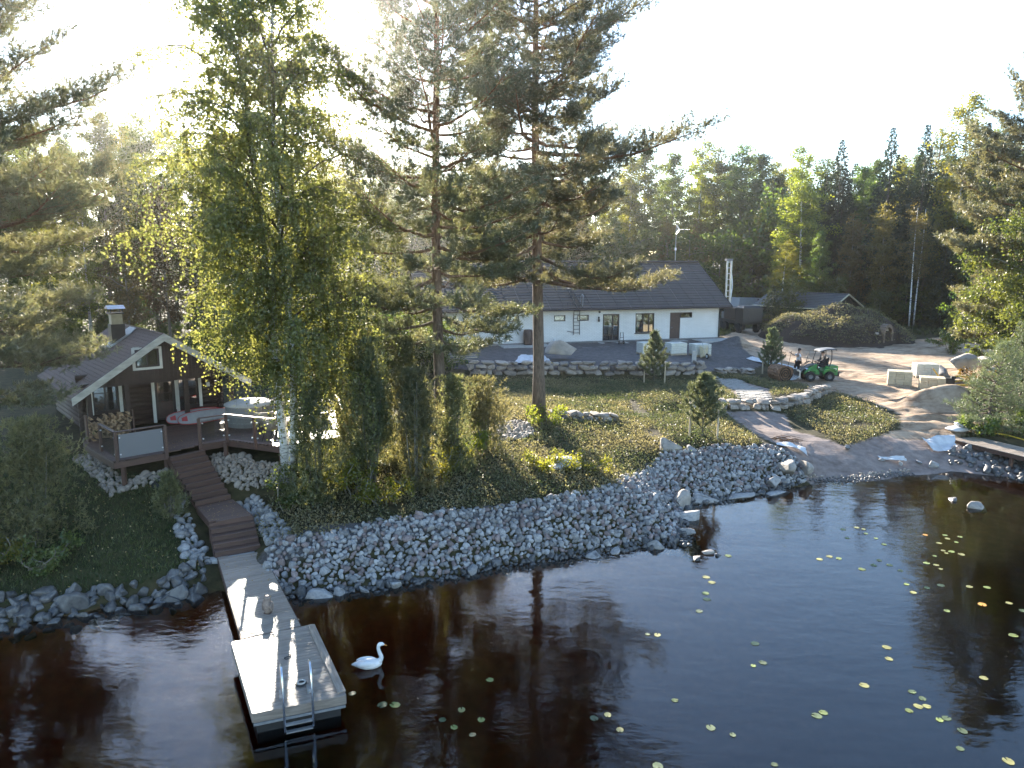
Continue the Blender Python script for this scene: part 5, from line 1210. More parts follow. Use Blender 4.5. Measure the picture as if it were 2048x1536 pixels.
def head_parts(parent, c, face, cap=None, hair='hair'):
    """ears, nose, eyes, hair or cap round head centre c; face = unit facing direction"""
    f = Vector(face).normalized(); s = Vector((0, 0, 1)).cross(f).normalized(); c = Vector(c)
    MB().tube([c+f*.085+Vector((0, 0, .01)), c+f*.115-Vector((0, 0, .03))], [.012, .018], 8).obj('nose', M['skin'], parent, True)
    MB().tube([c+f*.092-s*.025-Vector((0, 0, .065)), c+f*.092+s*.025-Vector((0, 0, .065))], .007, 6).obj('mouth', M['red'], parent)
    for k in (-1, 1):
        MB().ball(tuple(c+s*k*.082-Vector((0, 0, .01))), (.014, .022, .032), 8, 6).obj('ear', M['skin'], parent, True)
        MB().ball(tuple(c+f*.083+s*k*.033+Vector((0, 0, .012))), .012, 8, 6).obj('eye', M['black_cloth'], parent, True)
    hb = c-f*.018+Vector((0, 0, .03))
    MB().ball(tuple(hb), (.093, .098, .10), 14, 10).obj('hair', M[hair], parent, True)
    if cap:
        MB().loft([[tuple(c+f*(.105*math.cos(a))*1.0+s*(.095*math.sin(a))+Vector((0, 0, z))) if True else 0 for a in np.linspace(0, 2*math.pi, 14, endpoint=False)] for z in (.045,)] +
                  [[tuple(c+f*(k*.105*math.cos(a))+s*(k*.095*math.sin(a))+Vector((0, 0, z))) for a in np.linspace(0, 2*math.pi, 14, endpoint=False)] for k, z in ((1.02, .08), (.8, .125), (.35, .145))]).obj('cap', M[cap], parent, True)
        b = c+f*.09+Vector((0, 0, .05))
        MB().add([b-s*.07, b+s*.07, b+f*.085+s*.05-Vector((0, 0, .015)), b+f*.085-s*.05-Vector((0, 0, .015)), b-s*.07+Vector((0, 0, .012)), b+s*.07+Vector((0, 0, .012)), b+f*.085+s*.05-Vector((0, 0, .003)), b+f*.085-s*.05-Vector((0, 0, .003))],
                 [(0,3,2,1),(4,5,6,7),(0,1,5,4),(1,2,6,5),(2,3,7,6),(3,0,4,7)]).obj('cap_peak', M[cap], parent)

pz = h1(18.95, 47.6)
P1 = thing('person', 'person in white t-shirt and dark cap standing with a long rod behind the loader', 'person', (18.95, 47.6, pz))
# faces +x (to the loader), left arm raised holding the rod, one knee bent forward
J = {'pelvis': ((0, 0, .95), (.145, .11)), 'waist': ((0, 0, 1.1), (.13, .10)), 'chest': ((.01, 0, 1.30), (.155, .115)), 'neckb': ((.01, 0, 1.46), .075), 'neck': ((.025, 0, 1.53), .055), 'headl': ((.04, 0, 1.60), (.075, .085)), 'head': ((.045, 0, 1.68), (.085, .098)), 'crown': ((.035, 0, 1.755), (.06, .07)),
     'shL': ((.01, .17, 1.42), .062), 'elL': ((-.18, .30, 1.30), .044), 'wrL': ((-.38, .26, 1.44), .029),
     'shR': ((.01, -.17, 1.42), .062), 'elR': ((.06, -.26, 1.15), .044), 'wrR': ((.12, -.27, .91), .029),
     'hpL': ((0, .09, .90), .095), 'knL': ((-.16, .10, .56), .064), 'anL': ((-.10, .11, .10), .042), 'toL': ((-.26, .12, .045), .04),
     'hpR': ((0, -.09, .90), .095), 'knR': ((.0, -.10, .50), .064), 'anR': ((.02, -.10, .09), .042), 'toR': ((.17, -.11, .04), .04)}
Ed = [('pelvis','waist'),('waist','chest'),('chest','neckb'),('neckb','neck'),('neck','headl'),('headl','head'),('head','crown'),('chest','shL'),('shL','elL'),('elL','wrL'),('chest','shR'),('shR','elR'),('elR','wrR'),('pelvis','hpL'),('hpL','knL'),('knL','anL'),('anL','toL'),('pelvis','hpR'),('hpR','knR'),('knR','anR'),('anR','toR')]
hand(J, Ed, 'L', 'wrL', (-.8, -.15, .55), (.3, .2, .9), .6); hand(J, Ed, 'R', 'wrR', (.15, 0, -1), (1, 0, .1), .25)
skin_obj('body', J, Ed, 'pelvis', M['skin'], P1)
def grow(J, ks, g, mv=None):
    out = {}
    for k in ks:
        p_, r_ = J[k]; r_ = r_ if isinstance(r_, tuple) else (r_, r_); out[k] = (p_, (r_[0]+g, r_[1]+g))
    if mv: out.update(mv)
    return out
def lerp(J, a, b, t): return tuple(Vector(J[a][0]).lerp(Vector(J[b][0]), t))
sh = grow(J, ['waist','chest','neckb','shL','shR'], .022, {'hem': ((0, 0, .93), (.17, .135)), 'slL': (lerp(J, 'shL', 'elL', .75), .07), 'slR': (lerp(J, 'shR', 'elR', .75), .07)}); sh['neckb'] = ((.01, 0, 1.44), .085)
skin_obj('t_shirt', sh, [('hem','waist'),('waist','chest'),('chest','neckb'),('chest','shL'),('shL','slL'),('chest','shR'),('shR','slR')], 'waist', M['white_shirt'], P1)
tr_ = grow(J, ['pelvis','hpL','knL','hpR','knR','anL','anR'], .02)
skin_obj('trousers', tr_, [('pelvis','hpL'),('hpL','knL'),('knL','anL'),('pelvis','hpR'),('hpR','knR'),('knR','anR')], 'pelvis', M['black_cloth'], P1)
for k in ('L', 'R'):
    skin_obj('shoe', {'a': (J['an'+k][0], .055), 'h': (tuple(Vector(J['an'+k][0])-Vector((0, 0, .05))), .05), 't': (J['to'+k][0], .05)}, [('a','h'),('h','t')], 'h', M['black_metal'], P1, 1)
head_parts(P1, (.045, 0, 1.675), (1, 0, -.1), 'black_cloth')
tag(MB().tube([(0, 0, -.95), (.02, 0, .6)], .015, 8).obj('digging_rod', M['black_metal'], None, loc=(18.95-.50, 47.6+.235, pz+1.02)), 'long thin dark rod held upright by the person in white', 'rod')
bpy.data.objects['digging_rod'].rotation_euler = (0, R(10), 0)

# ------------------------------------------------------------------ loader
lz = h1(19.3, 45.35)-.02
L_ = thing('compact_loader', 'bright green compact wheel loader with canopy carrying a sod roll', 'loader', (19.3, 45.35, lz), R(181))
WR = .30
for sx, sy in ((.60, 1), (.60, -1), (-.60, 1), (-.60, -1)):
    wh = link('wheel', None, L_, (sx, sy*.42, WR))
    me = bpy.data.meshes.get('loader_tyre')
    if me is None:
        mb = MB(); prof = [(.15, -.11), (.24, -.13), (.285, -.12), (.30, -.08), (.30, .08), (.285, .12), (.24, .13), (.15, .11)]
        mb.loft([[(rr*math.cos(a), y, rr*math.sin(a)) for rr, y in prof] for a in np.linspace(0, 2*math.pi, 23)], cap=False)
        for k in range(16):
            a = 2*math.pi*k/16
            for s in (-1, 1): mb.cbox((.305*math.cos(a+s*.1), s*.06, .305*math.sin(a+s*.1)), (.035, .11, .03), ry=-a, rz=0)
        me = mb.mesh('loader_tyre', M['rubber'])
    link('tyre', me, wh)
    me2 = bpy.data.meshes.get('loader_rim')
    if me2 is None:
        mb = MB(); prof = [(.02, -.02), (.06, -.055), (.10, -.03), (.12, -.05), (.15, -.10), (.16, -.105), (.16, .105), (.15, .10), (.12, .05), (.02, .04)]
        mb.loft([[(rr*math.cos(a), y, rr*math.sin(a)) for rr, y in prof] for a in np.linspace(0, 2*math.pi, 21)], cap=False); me2 = mb.mesh('loader_rim', M['grey_paint'])
    link('rim', me2, wh)
# rear engine frame, front frame, hood shapes (local +x forward)
MB().prismy([(-1.12, .36), (-.28, .36), (-.22, .62), (-.34, .84), (-.42, .95), (-1.10, .97), (-1.16, .90)], -.36, .36).obj('engine_hood', M['green_paint'], L_)
for s in (-1, 1):
    MB().prismy([(-1.0, .60), (-.92, .68), (-.75, .745), (-.45, .745), (-.25, .66), (-.18, .55), (-.14, .55), (-.20, .72), (-.42, .82), (-.80, .82), (-1.02, .70)], s*.44-.12, s*.44+.12).obj('rear_fender', M['green_paint'], L_)
    MB().prismy([(-.02, .42), (.95, .42), (.92, .55), (.66, .80), (.40, .98), (.26, 1.06), (.16, 1.06), (.14, .80), (-.02, .55)], s*.24-.05, s*.24+.05).obj('front_side_panel', M['green_paint'], L_)
    MB().prismy([(.25, .60), (.42, .68), (.74, .68), (.92, .58), (.95, .62), (.76, .74), (.40, .74), (.22, .66)], s*.42-.11, s*.42+.11).obj('front_fender', M['green_paint'], L_)
    MB().prismy([(.64, .55), (.83, .70), (.80, .76), (.60, .62)], s*.30-.008, s*.30+.008).obj('side_sticker', M['white_plastic'], L_)
    MB().prismy([(-1.05, .72), (-.62, .76), (-.62, .83), (-1.05, .80)], s*.366-.004, s*.366+.004).obj('side_lettering_band', M['white_trim'], L_)
    MB().prismy([(-1.0, .735), (-.75, .755), (-.75, .785), (-1.0, .77)], s*.373-.003, s*.373+.003).obj('red_mark', M['red'], L_)
MB().box(-.30, .5, -.19, .19, .30, .52).obj('floor_plate', M['black_metal'], L_)
MB().box(.18, .9, -.19, .19, .44, .74).obj('front_frame', M['black_metal'], L_)
MB().cbox((-1.2, 0, .42), (.12, .7, .3), ch=.03).obj('counterweight', M['black_metal'], L_)
se = MB(); se.cbox((-.32, 0, .92), (.45, .46, .12), ch=.03); se.obj('seat', M['black_cloth'], L_); MB().cbox((-.53, 0, 1.20), (.12, .46, .55), ry=-.12, ch=.03).obj('seat_back', M['black_cloth'], L_)
MB().tube(chain_smooth([(.22, 0, .95), (.12, 0, 1.12)], 2), .025, 6).obj('steering_column', M['black_metal'], L_); MB().ring((.10, 0, 1.15), (-.5, 0, 1), .16, .015, 18, 6).obj('steering_wheel', M['black_metal'], L_)
# canopy frame
for s in (-1, 1):
    MB().tube(chain_smooth([(.22, s*.42, .75), (.12, s*.42, 1.3), (-.02, s*.42, 1.86), (-.10, s*.42, 1.93)], 4), .027, 8).obj('canopy_post', M['black_metal'], L_)
    MB().tube(chain_smooth([(-.55, s*.42, .9), (-.66, s*.42, 1.3), (-.66, s*.42, 1.80), (-.62, s*.42, 1.97)], 4), .03, 8).obj('canopy_post', M['black_metal'], L_)
MB().loft([[(x_, s*.48, z+dz) for s, dz in ((-1, 0), (-.8, .03), (0, .045), (.8, .03), (1, 0), (1, -.03), (0, .0), (-1, -.03))] for x_, z in ((.12, 1.87), (.0, 1.93), (-.3, 1.99), (-.65, 2.02), (-.86, 2.01))]).obj('canopy', M['grey_paint'], L_)
for s in (-1, 1): MB().tube([(.14, s*.49, 1.85), (-.3, s*.49, 1.985), (-.88, s*.49, 2.0)], .03, 6).obj('canopy_rail', M['black_metal'], L_)
for s in (-1, 1): MB().cbox((-.9, s*.45, 1.98), (.06, .1, .09)).obj('work_light', M['black_metal'], L_)
MB().tube(chain_smooth([(.65, -.3, .98), (.55, -.3, 1.45), (.47, -.3, 1.8)], 3), .018, 6).obj('side_bar', M['black_metal'], L_)
# boom, attachment carriage and grapple
for s in (-1, 1): MB().tube(chain_smooth([(.10, s*.12, 1.02), (.55, s*.12, .98), (.95, s*.12, .74), (1.22, s*.12, .42)], 4), .055, 6).obj('lift_arm', M['grey_paint'], L_)
MB().tube([(.3, 0, .80), (.85, 0, .72)], .045, 8).obj('hydraulic_cylinder', M['steel'], L_)
for k, s in enumerate((-.12, .0, .12)): MB().tube(chain_smooth([(.25, s, 1.05), (.6, s+.05, 1.2), (.95, s, .95), (1.2, s, .7)], 4), .016, 6).obj('hydraulic_hose', M['black_metal'], L_)
MB().cbox((1.27, 0, .42), (.09, .85, .5)).obj('attachment_plate', M['galv'], L_)
for s in (-.4, -.13, .13, .4):
    MB().tube(chain_smooth([(1.30, s, .30), (1.6, s, .12), (2.1, s, .10)], 3), [.04]*6+[.02], 6).obj('fork_tine', M['galv'], L_)
    MB().tube(chain_smooth([(1.32, s, .62), (1.55, s, .80), (1.7, s, .78)], 3), .03, 6).obj('upper_tine', M['galv'], L_)
MB().cbox((1.40, 0, .68), (.18, .9, .08)).obj('grapple_bar', M['galv'], L_)
# driver
P2 = thing('person', 'person in black clothes sitting at the wheel of the green loader', 'person', (19.3, 45.35, lz), R(181))
J2 = {'pelvis': ((-.36, 0, 1.04), (.14, .12)), 'waist': ((-.38, 0, 1.18), (.13, .10)), 'chest': ((-.36, 0, 1.38), (.155, .11)), 'neckb': ((-.33, 0, 1.53), .07), 'neck': ((-.31, 0, 1.59), .052), 'headl': ((-.29, 0, 1.66), (.075, .085)), 'head': ((-.285, 0, 1.735), (.085, .098)), 'crown': ((-.295, 0, 1.80), (.055, .065)),
      'shL': ((-.35, .18, 1.48), .06), 'elL': ((-.20, .25, 1.25), .043), 'wrL': ((.03, .13, 1.22), .029), 'shR': ((-.35, -.18, 1.48), .06), 'elR': ((-.20, -.25, 1.25), .043), 'wrR': ((.03, -.13, 1.22), .029),
      'hpL': ((-.30, .10, 1.03), .09), 'knL': ((.08, .13, .98), .062), 'anL': ((.12, .13, .60), .042), 'toL': ((.26, .13, .555), .04), 'hpR': ((-.30, -.10, 1.03), .09), 'knR': ((.08, -.13, .98), .062), 'anR': ((.12, -.13, .60), .042), 'toR': ((.26, -.13, .555), .04)}
Ed2 = Ed[:21]; Ed2 = list(Ed2)
hand(J2, Ed2, 'L', 'wrL', (.8, -.1, -.3), (-.1, -.9, .3), .7); hand(J2, Ed2, 'R', 'wrR', (.8, .1, -.3), (-.1, .9, .3), -.7)
skin_obj('body', J2, Ed2, 'pelvis', M['skin'], P2)
skin_obj('jacket', grow(J2, ['pelvis','waist','chest','neckb','shL','elL','shR','elR'], .02, {'cuL': (lerp(J2, 'elL', 'wrL', .85), .045), 'cuR': (lerp(J2, 'elR', 'wrR', .85), .045)}), [('pelvis','waist'),('waist','chest'),('chest','neckb'),('chest','shL'),('shL','elL'),('elL','cuL'),('chest','shR'),('shR','elR'),('elR','cuR')], 'pelvis', M['black_cloth'], P2)
skin_obj('trousers', grow(J2, ['pelvis','hpL','knL','hpR','knR','anL','anR'], .02), [('pelvis','hpL'),('hpL','knL'),('knL','anL'),('pelvis','hpR'),('hpR','knR'),('knR','anR')], 'pelvis', M['black_cloth'], P2)
for k in ('L', 'R'): skin_obj('shoe', {'a': (J2['an'+k][0], .052), 'h': (tuple(Vector(J2['an'+k][0])-Vector((0, 0, .045))), .05), 't': (J2['to'+k][0], .048)}, [('a','h'),('h','t')], 'h', M['black_metal'], P2, 1)
head_parts(P2, (-.285, 0, 1.73), (1, 0, -.1))
# sod roll held by the grapple
sod = thing('sod_roll', 'thick brown roll of turf held in the loader grapple', 'turf roll', (16.95, 45.3, h1(16.95, 45.3)+.52), math.atan2(-.97, .25))
n = 40; sp_ = []
mb = MB(); rings = []
rr_ = np.random.default_rng(9); jit = rr_.uniform(-.035, .035, (9, n))
for j, xx in enumerate(np.linspace(-.55, .55, 9)):
    rings.append([(xx+(.03*rr_.normal() if j in (0, 8) else 0), (.55+jit[j, k]+.03*math.sin(3*2*math.pi*k/n))*math.cos(2*math.pi*k/n), (.52+jit[j, k]+.03*math.sin(3*2*math.pi*k/n))*math.sin(2*math.pi*k/n)) for k in range(n)])
mb.loft(rings); mb.obj('turf_layer', M['soil'], sod)
for s in (-1, 1):
    mb = MB(); pts = [(s*(.57+.012*math.sin(t*3)), (.05+.44*t/18.8)*math.cos(t), (.05+.44*t/18.8)*math.sin(t)) for t in np.linspace(0, 18.8, 90)]
    mb.tube(pts, .038, 5).obj('rolled_edge', M['dark_soil'], sod)

# ------------------------------------------------------------------ pallets, tools, sacks
def pallet(x, y, rz, label, m='wrap', sx=1.2, sy=1.0, hh=.72, name='wrapped_pallet', rows=5):
    z = h1(x, y)+.01; p_ = thing(name, label, 'pallet', (x, y, z), rz)
    for yy in (-.45, 0, .45): MB().cbox((0, yy*sy, .06), (sx*1.02, .1, .10)).obj('runner', M['pale_wood'], p_)
    for k in range(5): MB().cbox((-sx*.45+sx*.225*k, 0, .122), (.12, sy*1.02, .02)).obj('deck_board', M['pale_wood'], p_)
    for r_ in range(rows):
        hh_ = hh/rows
        for i in range(3):
            for j in range(2):
                MB().cbox((-sx/3+i*sx/3+rw.uniform(-.006, .006), -sy/4+j*sy/2+rw.uniform(-.006, .006), .135+hh_*(r_+.5)), (sx/3-.012, sy/2-.012, hh_-.006), ch=.01).obj('block', M[m], p_)
    return p_
pallet(11.5, 50.6, HA, 'wrapped pallet of pale blocks in front of the brown house door', 'wrap')
pallet(13.2, 50.6, HA, 'wrapped pallet of pale blocks behind the upended wheelbarrow', 'wrap')
pallet(9.4, 50.0, HA, 'wrapped pallet half hidden behind the staked young pine', 'wrap')
pallet(23.6, 43.6, R(-25), 'cream pallet of insulation bricks nearest the sandy track', 'cream', 1.3, 1.0, .8)
pallet(24.6, 41.9, R(-25), 'cream pallet of insulation bricks on the edge of the gravel heap', 'cream', 1.3, 1.0, .72)
pallet(26.6, 46.2, R(-12), 'pale pallet topped with yellow bricks beyond the plate compactor', 'wrap', 1.3, 1.0, .8)
Wb = thing('wheelbarrow', 'yellow wheelbarrow tipped upright against the wrapped pallet', 'wheelbarrow', (13.25, 49.55, h1(13.25, 49.55)), R(200))
wb_ = MB(); wb_.loft([[(-.30, -.02, .12), (.30, -.02, .12), (.34, -.02, .95), (-.34, -.02, .95)], [(-.2, .24, .24), (.2, .24, .24), (.24, .24, .80), (-.24, .24, .80)]]); wb_.obj('tray', M['cream'], Wb); Wb.rotation_euler = (R(8), 0, R(200))
MB().ring((0.0, .32, .20), (1, 0, 0), .15, .045, 18, 8).obj('tyre', M['rubber'], Wb); MB().cyl((-.04, .32, .20), (.04, .32, .20), .09, 12).obj('rim', M['white_plastic'], Wb)
for s in (-1, 1): MB().tube([(s*.06, .32, .20), (s*.2, .28, .7), (s*.28, .2, 1.35)], .018, 6).obj('handle', M['galv'], Wb)
for s in (-1, 1): MB().tube([(s*.2, .28, .7), (s*.22, .50, .72), (s*.22, .50, .9)], .015, 6).obj('leg', M['galv'], Wb)
Sg = thing('bag_post', 'short pale post with a cap standing on the gravel before the pallet', 'post', (11.95, 47.2, h1(11.95, 47.2)))
MB().cbox((0, 0, .35), (.28, .10, .75)).obj('post', M['concrete'], Sg); MB().cbox((0, 0, .76), (.36, .16, .07)).obj('cap', M['concrete'], Sg)
Pc = thing('plate_compactor', 'black plate compactor with yellow handle between the pallets', 'compactor', (26.3, 43.2, h1(26.3, 43.2)), R(-20))
MB().prismy([(-.45, .12), (-.36, .02), (.36, .02), (.45, .12), (.36, .07), (-.36, .07)], -.25, .25).obj('base_plate', M['black_metal'], Pc); MB().cbox((.05, 0, .33), (.6, .42, .34), ch=.05).obj('engine', M['black_metal'], Pc); MB().cbox((.28, 0, .55), (.25, .3, .14), ch=.03).obj('fuel_tank', M['rubber'], Pc)
for s in (-1, 1): MB().tube(chain_smooth([(-.25, s*.2, .2), (-.7, s*.2, .85), (-.85, s*.2, 1.05)], 3), .022, 6).obj('handle', M['yellow'], Pc)
MB().tube([(-.85, -.2, 1.05), (-.85, .2, 1.05)], .025, 6).obj('grip', M['black_metal'], Pc)
def hose(name, label, pts, rad, m, cat='hose', lift=0.03):
    P_ = [(x, y, h1(x, y)+lift+dz) for x, y, dz in pts]; o0 = P_[0]
    mb = MB(); mb.tube([Vector(q)-Vector(o0) for q in chain_smooth(P_, 6)], rad, 6); return tag(mb.obj(name, M[m], None, True, loc=o0), label, cat)
hose('yellow_hose', 'thick yellow drain hose looping on the ground beside the compactor', [(26.6,44.2,0),(27.6,44.4,.25),(28.6,43.9,.12),(28.5,43.1,0),(27.5,42.9,.05),(26.8,43.3,0),(27.3,43.9,.1),(28.9,44.3,0.05),(30.2,44.0,0)], .055, 'yellow')
hose('yellow_hose', 'thin yellow hose lying in the grass behind the pier', [(23.0,34.0,0),(23.6,33.7,0),(24.1,33.0,0),(24.6,32.7,0)], .035, 'yellow')
hose('yellow_hose', 'yellow hose end lying on the dark gravel beside the tan boulder', [(1.2,46.2,0),(2.0,46.0,0),(2.8,45.5,0)], .035, 'yellow')
hose('curved_branch', 'bare bent stick lying on the sand near the mound', [(18.6,36.0,0),(19.4,35.6,.05),(20.3,35.4,0)], .03, 'pale_wood', 'stick')
def sack(x, y, z, rz, label, m='tarp', s=1.0, grp=None, tilt=0.0):
    mb = MB(); n = 16; rr_ = np.random.default_rng(int(abs(x*100))+int(z*50))
    rings = []
    for t, w_, h in ((-.42, .20, .02), (-.38, .24, .05), (-.25, .25, .085), (0, .26, .10), (.25, .25, .085), (.38, .24, .05), (.42, .20, .02)):
        rings.append([(t+rr_.uniform(-.015, .015), w_*np.sign(math.cos(a))*abs(math.cos(a))**.6, .1+h*math.sin(a)*(1+rr_.uniform(-.18, .18))) for a in np.linspace(0, 2*math.pi, n, endpoint=False)])
    o = mb.loft(rings).obj('sack', M[m], None, True, loc=(x, y, z), rz=rz); o.scale = (s, s, s); o.rotation_euler = (tilt, tilt*.5, rz); return tag(o, label, 'sack', grp)
zb = h1(2.0, 26.5)
sack(1.75, 26.3, zb, .4, 'white sack lying lowest and leftmost of the pile on the heather'); sack(2.35, 26.4, zb, 1.5, 'white sack lying crosswise at the base of the heather pile'); sack(2.05, 26.6, zb+.17, .1, 'white sack on top of the pile on the heather', tilt=.1); sack(2.2, 26.85, zb+.05, .6, 'white sack at the back of the pile on the heather', tilt=-.15)
sack(21.6, 34.25, h1(21.6, 34.25), .3, 'white sack slumped on the sand behind the pier', s=1.3)
sack(21.65, 34.35, h1(21.65, 34.35)+.2, 1.2, 'white sack upright on the slumped one behind the pier', s=.8, tilt=.5)
def tarp(name, label, pts, res=14, amp=.05, m='tarp', seed=0, cat='tarp'):
    """four corner sheet lying in folds over the ground, with thickness"""
    rr_ = np.random.default_rng(seed); a, b, c, d = [np.array(p, float) for p in pts]
    vs = []; off = rr_.uniform(0, 50, 2)
    for j in range(res+1):
        for i in range(res+1):
            u, v_ = i/res, j/res; p = (a*(1-u)+b*u)*(1-v_)+(d*(1-u)+c*u)*v_
            p = p.copy(); p[:2] += rr_.normal(size=2)*.02
            f = vnoise(np.array([p[0]*2.2+off[0]]), np.array([p[1]*2.2+off[1]]))[0]
            z = max(h1(p[0], p[1])+.03, p[2])+amp*(f+.5)*2.4; vs.append((p[0]-a[0], p[1]-a[1], z-a[2]))
    m_ = (res+1)**2; vs2 = [(x, y, z-.012) for x, y, z in vs]; fs = []
    for j in range(res):
        for i in range(res):
            k = j*(res+1)+i; fs.append((k, k+1, k+res+2, k+res+1)); fs.append((m_+k, m_+k+res+1, m_+k+res+2, m_+k+1))
    return tag(MB().add(vs+vs2, fs).obj(name, M[m], None, True, loc=tuple(a)), label, cat)
tarp('filter_cloth', 'crumpled white filter cloth on the sand where the riprap ends', [(11.7,31.2,.9),(12.9,30.8,.55),(13.0,31.25,.6),(12.0,31.6,1.0)], 14, .12, seed=1)
tarp('filter_cloth', 'white filter cloth hanging over the shore end of the pier', [(19.3,32.3,.35),(20.4,32.3,.6),(20.9,33.4,.92),(19.2,33.1,.85)], 14, .10, seed=2)
tarp('filter_cloth', 'strip of white cloth weighted with stones on the wet beach', [(16.4,31.25,.4),(17.5,31.15,.4),(17.5,31.4,.5),(16.4,31.5,.5)], 10, .08, seed=3)
tarp('plastic_sheet', 'white plastic sheet crumpled on the yard behind the tall pine trunk', [(0.2,45.3,2.7),(2.4,45.6,2.7),(2.2,48.6,2.8),(0.6,48.2,2.8)], 14, .10, seed=4)
tarp('plastic_sheet', 'long white plastic strip laid over the sand behind the loader', [(16.6,51.0,2.3),(19.8,47.4,1.85),(20.6,47.7,1.85),(17.4,52.0,2.3)], 14, .03, seed=5)
for k, (x, y) in enumerate([(16.5,31.3),(17.3,31.2),(18.2,31.3),(15.2,31.9),(18.7,31.2)]):
    s = .13+.03*k; tag(link('beach_stone', BIG_ME[k], None, (x, y, h1(x, y)+s*.5), (0, 0, k), (s*1.2, s, s*.8), M['rock']), 'loose grey stone lying on the wet sand of the beach', 'stone', 'loose stones on the beach')

# low pier
Pr = thing('wooden_pier', 'low plank pier leading from the beach out of the right side over stones', 'pier', (23.0, 30.0, 0.8))
u_ = Vector((.37, -.93, 0)).normalized(); s_v = Vector((.93, .37, 0)).normalized()
q0 = Vector((20.75, 33.35, 0)); w0 = 1.55; Lp = 8.5
planks(Pr, [tuple((q0)[:2]), tuple((q0+s_v*w0)[:2]), tuple((q0+s_v*w0+u_*Lp)[:2]), tuple((q0+u_*Lp)[:2])], math.atan2(s_v.y, s_v.x), .125, .88, .03, 'dock', (22.0, 30.0))
for k in (.06, w0-.06):
    a = q0+s_v*k; b = a+u_*Lp; world_bar(Pr, (a.x, a.y, .76), (b.x, b.y, .76), .06, .2, 'dock_dark', 'beam')
for t in (.4, 2.8, 5.4, 8.1):
    for k in (.1, w0-.1):
        a = q0+s_v*k+u_*t; zg = h1(a.x, a.y); MB().cbox((a.x-23.0, a.y-30.0, (zg-.2+.66)/2-.8), (.12, .12, .66-zg+.2)).obj('pile', M['dock_dark'], Pr)

# paved path
Pp = tag(bpy.data.objects.new('paved_path', None), 'pale paved path through the heather between the two stone walls', kind='structure'); COL.objects.link(Pp); Pp.location = (13.4, 40.6, 1.9)
cl = [(13.35,44.6),(13.2,42.5),(13.5,40.2),(12.85,37.5)]
pp, Lc = poly_param(cl, np.linspace(0, 1, 50))
s = 0.1; row = 0; pm = MB().cbox((0, 0, 0), (.385, .285, .06), ch=.012).mesh('paver', M['paving'])
while s < Lc:
    q, _ = poly_param(cl, np.array([s/Lc])); q2, _ = poly_param(cl, np.array([min(1, s/Lc+.03)])); x, y = q[0]; a = math.atan2(q2[0][1]-y, q2[0][0]-x) if s/Lc < .97 else a
    for k in range(4):
        off = -.6+k*.40+(.1 if row % 2 else -.1); px_, py_ = x-math.sin(a)*off, y+math.cos(a)*off
        link('paver', pm, Pp, (px_-13.4, py_-40.6, h1(px_, py_)+.02-1.9), (rw.uniform(-.02, .02), rw.uniform(-.02, .02), a+math.pi/2+rw.uniform(-.03, .03)))
    s += .30; row += 1

# lily pads
PADS = [(11.44,23.88),(11.99,24.05),(12.16,23.9),(12.04,23.48),(11.22,23.09),(12.17,23.06),(12.17,22.53),(14.64,23.33),(14.54,23.02),(15.06,23.19),(14.65,22.71),(14.03,22.63),(13.8,22.0),(13.78,21.8),(14.02,21.92),(14.2,21.7),(13.28,21.57),(12.72,21.03),(12.93,20.88),(12.9,20.6),(13.99,23.36),(11.51,20.89),(11.62,20.48),(11.02,20.88),(11.37,21.25),(10.52,20.58),(9.56,21.32),(9.96,21.54),(10.18,21.38),(6.8,21.59),(5.69,20.02),(5.76,19.67),(5.4,18.97),(5.34,18.61),(4.95,17.92),(11.31,19.55),(11.21,19.02),(11.76,19.31),(12.25,19.47),(13.01,19.39),(13.48,19.34),(13.46,18.38),(12.68,18.3),(13.53,17.94),(12.4,16.66),(11.52,17.94),(5.88,16.27),(5.52,15.29),(5.78,15.42),(3.36,16.71),(3.6,16.68),(3.43,13.96),(3.94,13.05),(4.31,12.83),(4.82,11.98),(6.2,13.43),(6.38,13.54),(7.68,14.51),(8.6,14.27),(8.68,14.02),(8.44,13.75),(8.62,13.75),(8.17,13.6),(8.62,13.3),(8.79,13.35),(8.87,12.95),(8.5,12.42),(10.47,14.79),(8.98,16.09),(8.77,15.58),(9.18,12.07),(2.67,11.94),(-1.4,13.3),(-1.15,13.06),(-0.77,12.83),(-1.04,13.63),(-0.62,13.3),(-0.49,14.72),(-2.44,13.8),(-2.7,13.8),(1.66,13.35),(2.13,12.98),(1.95,13.46),(-3.42,14.2)]
rp = np.random.default_rng(21)
def pad_mesh(seed):
    r_ = np.random.default_rng(seed); n = 22; vs = [(0, 0, .004)]
    for k in range(n+1):
        a = .22+(2*math.pi-.44)*k/n; rr = .125*(1+.05*r_.normal()); vs.append((rr*math.cos(a)*1.12, rr*math.sin(a), .004+.006*r_.random()))
    return MB().add(vs+[(x, y, z-.006) for x, y, z in vs], [(0, k, k+1) for k in range(1, n+1)]+[(n+2, n+2+k+1, n+2+k) for k in range(1, n+1)]+[(k+1, k, n+2+k, n+3+k) for k in range(1, n+1)]).mesh('lily_pad', M['pad_green'])
PM = [pad_mesh(i) for i in range(5)]
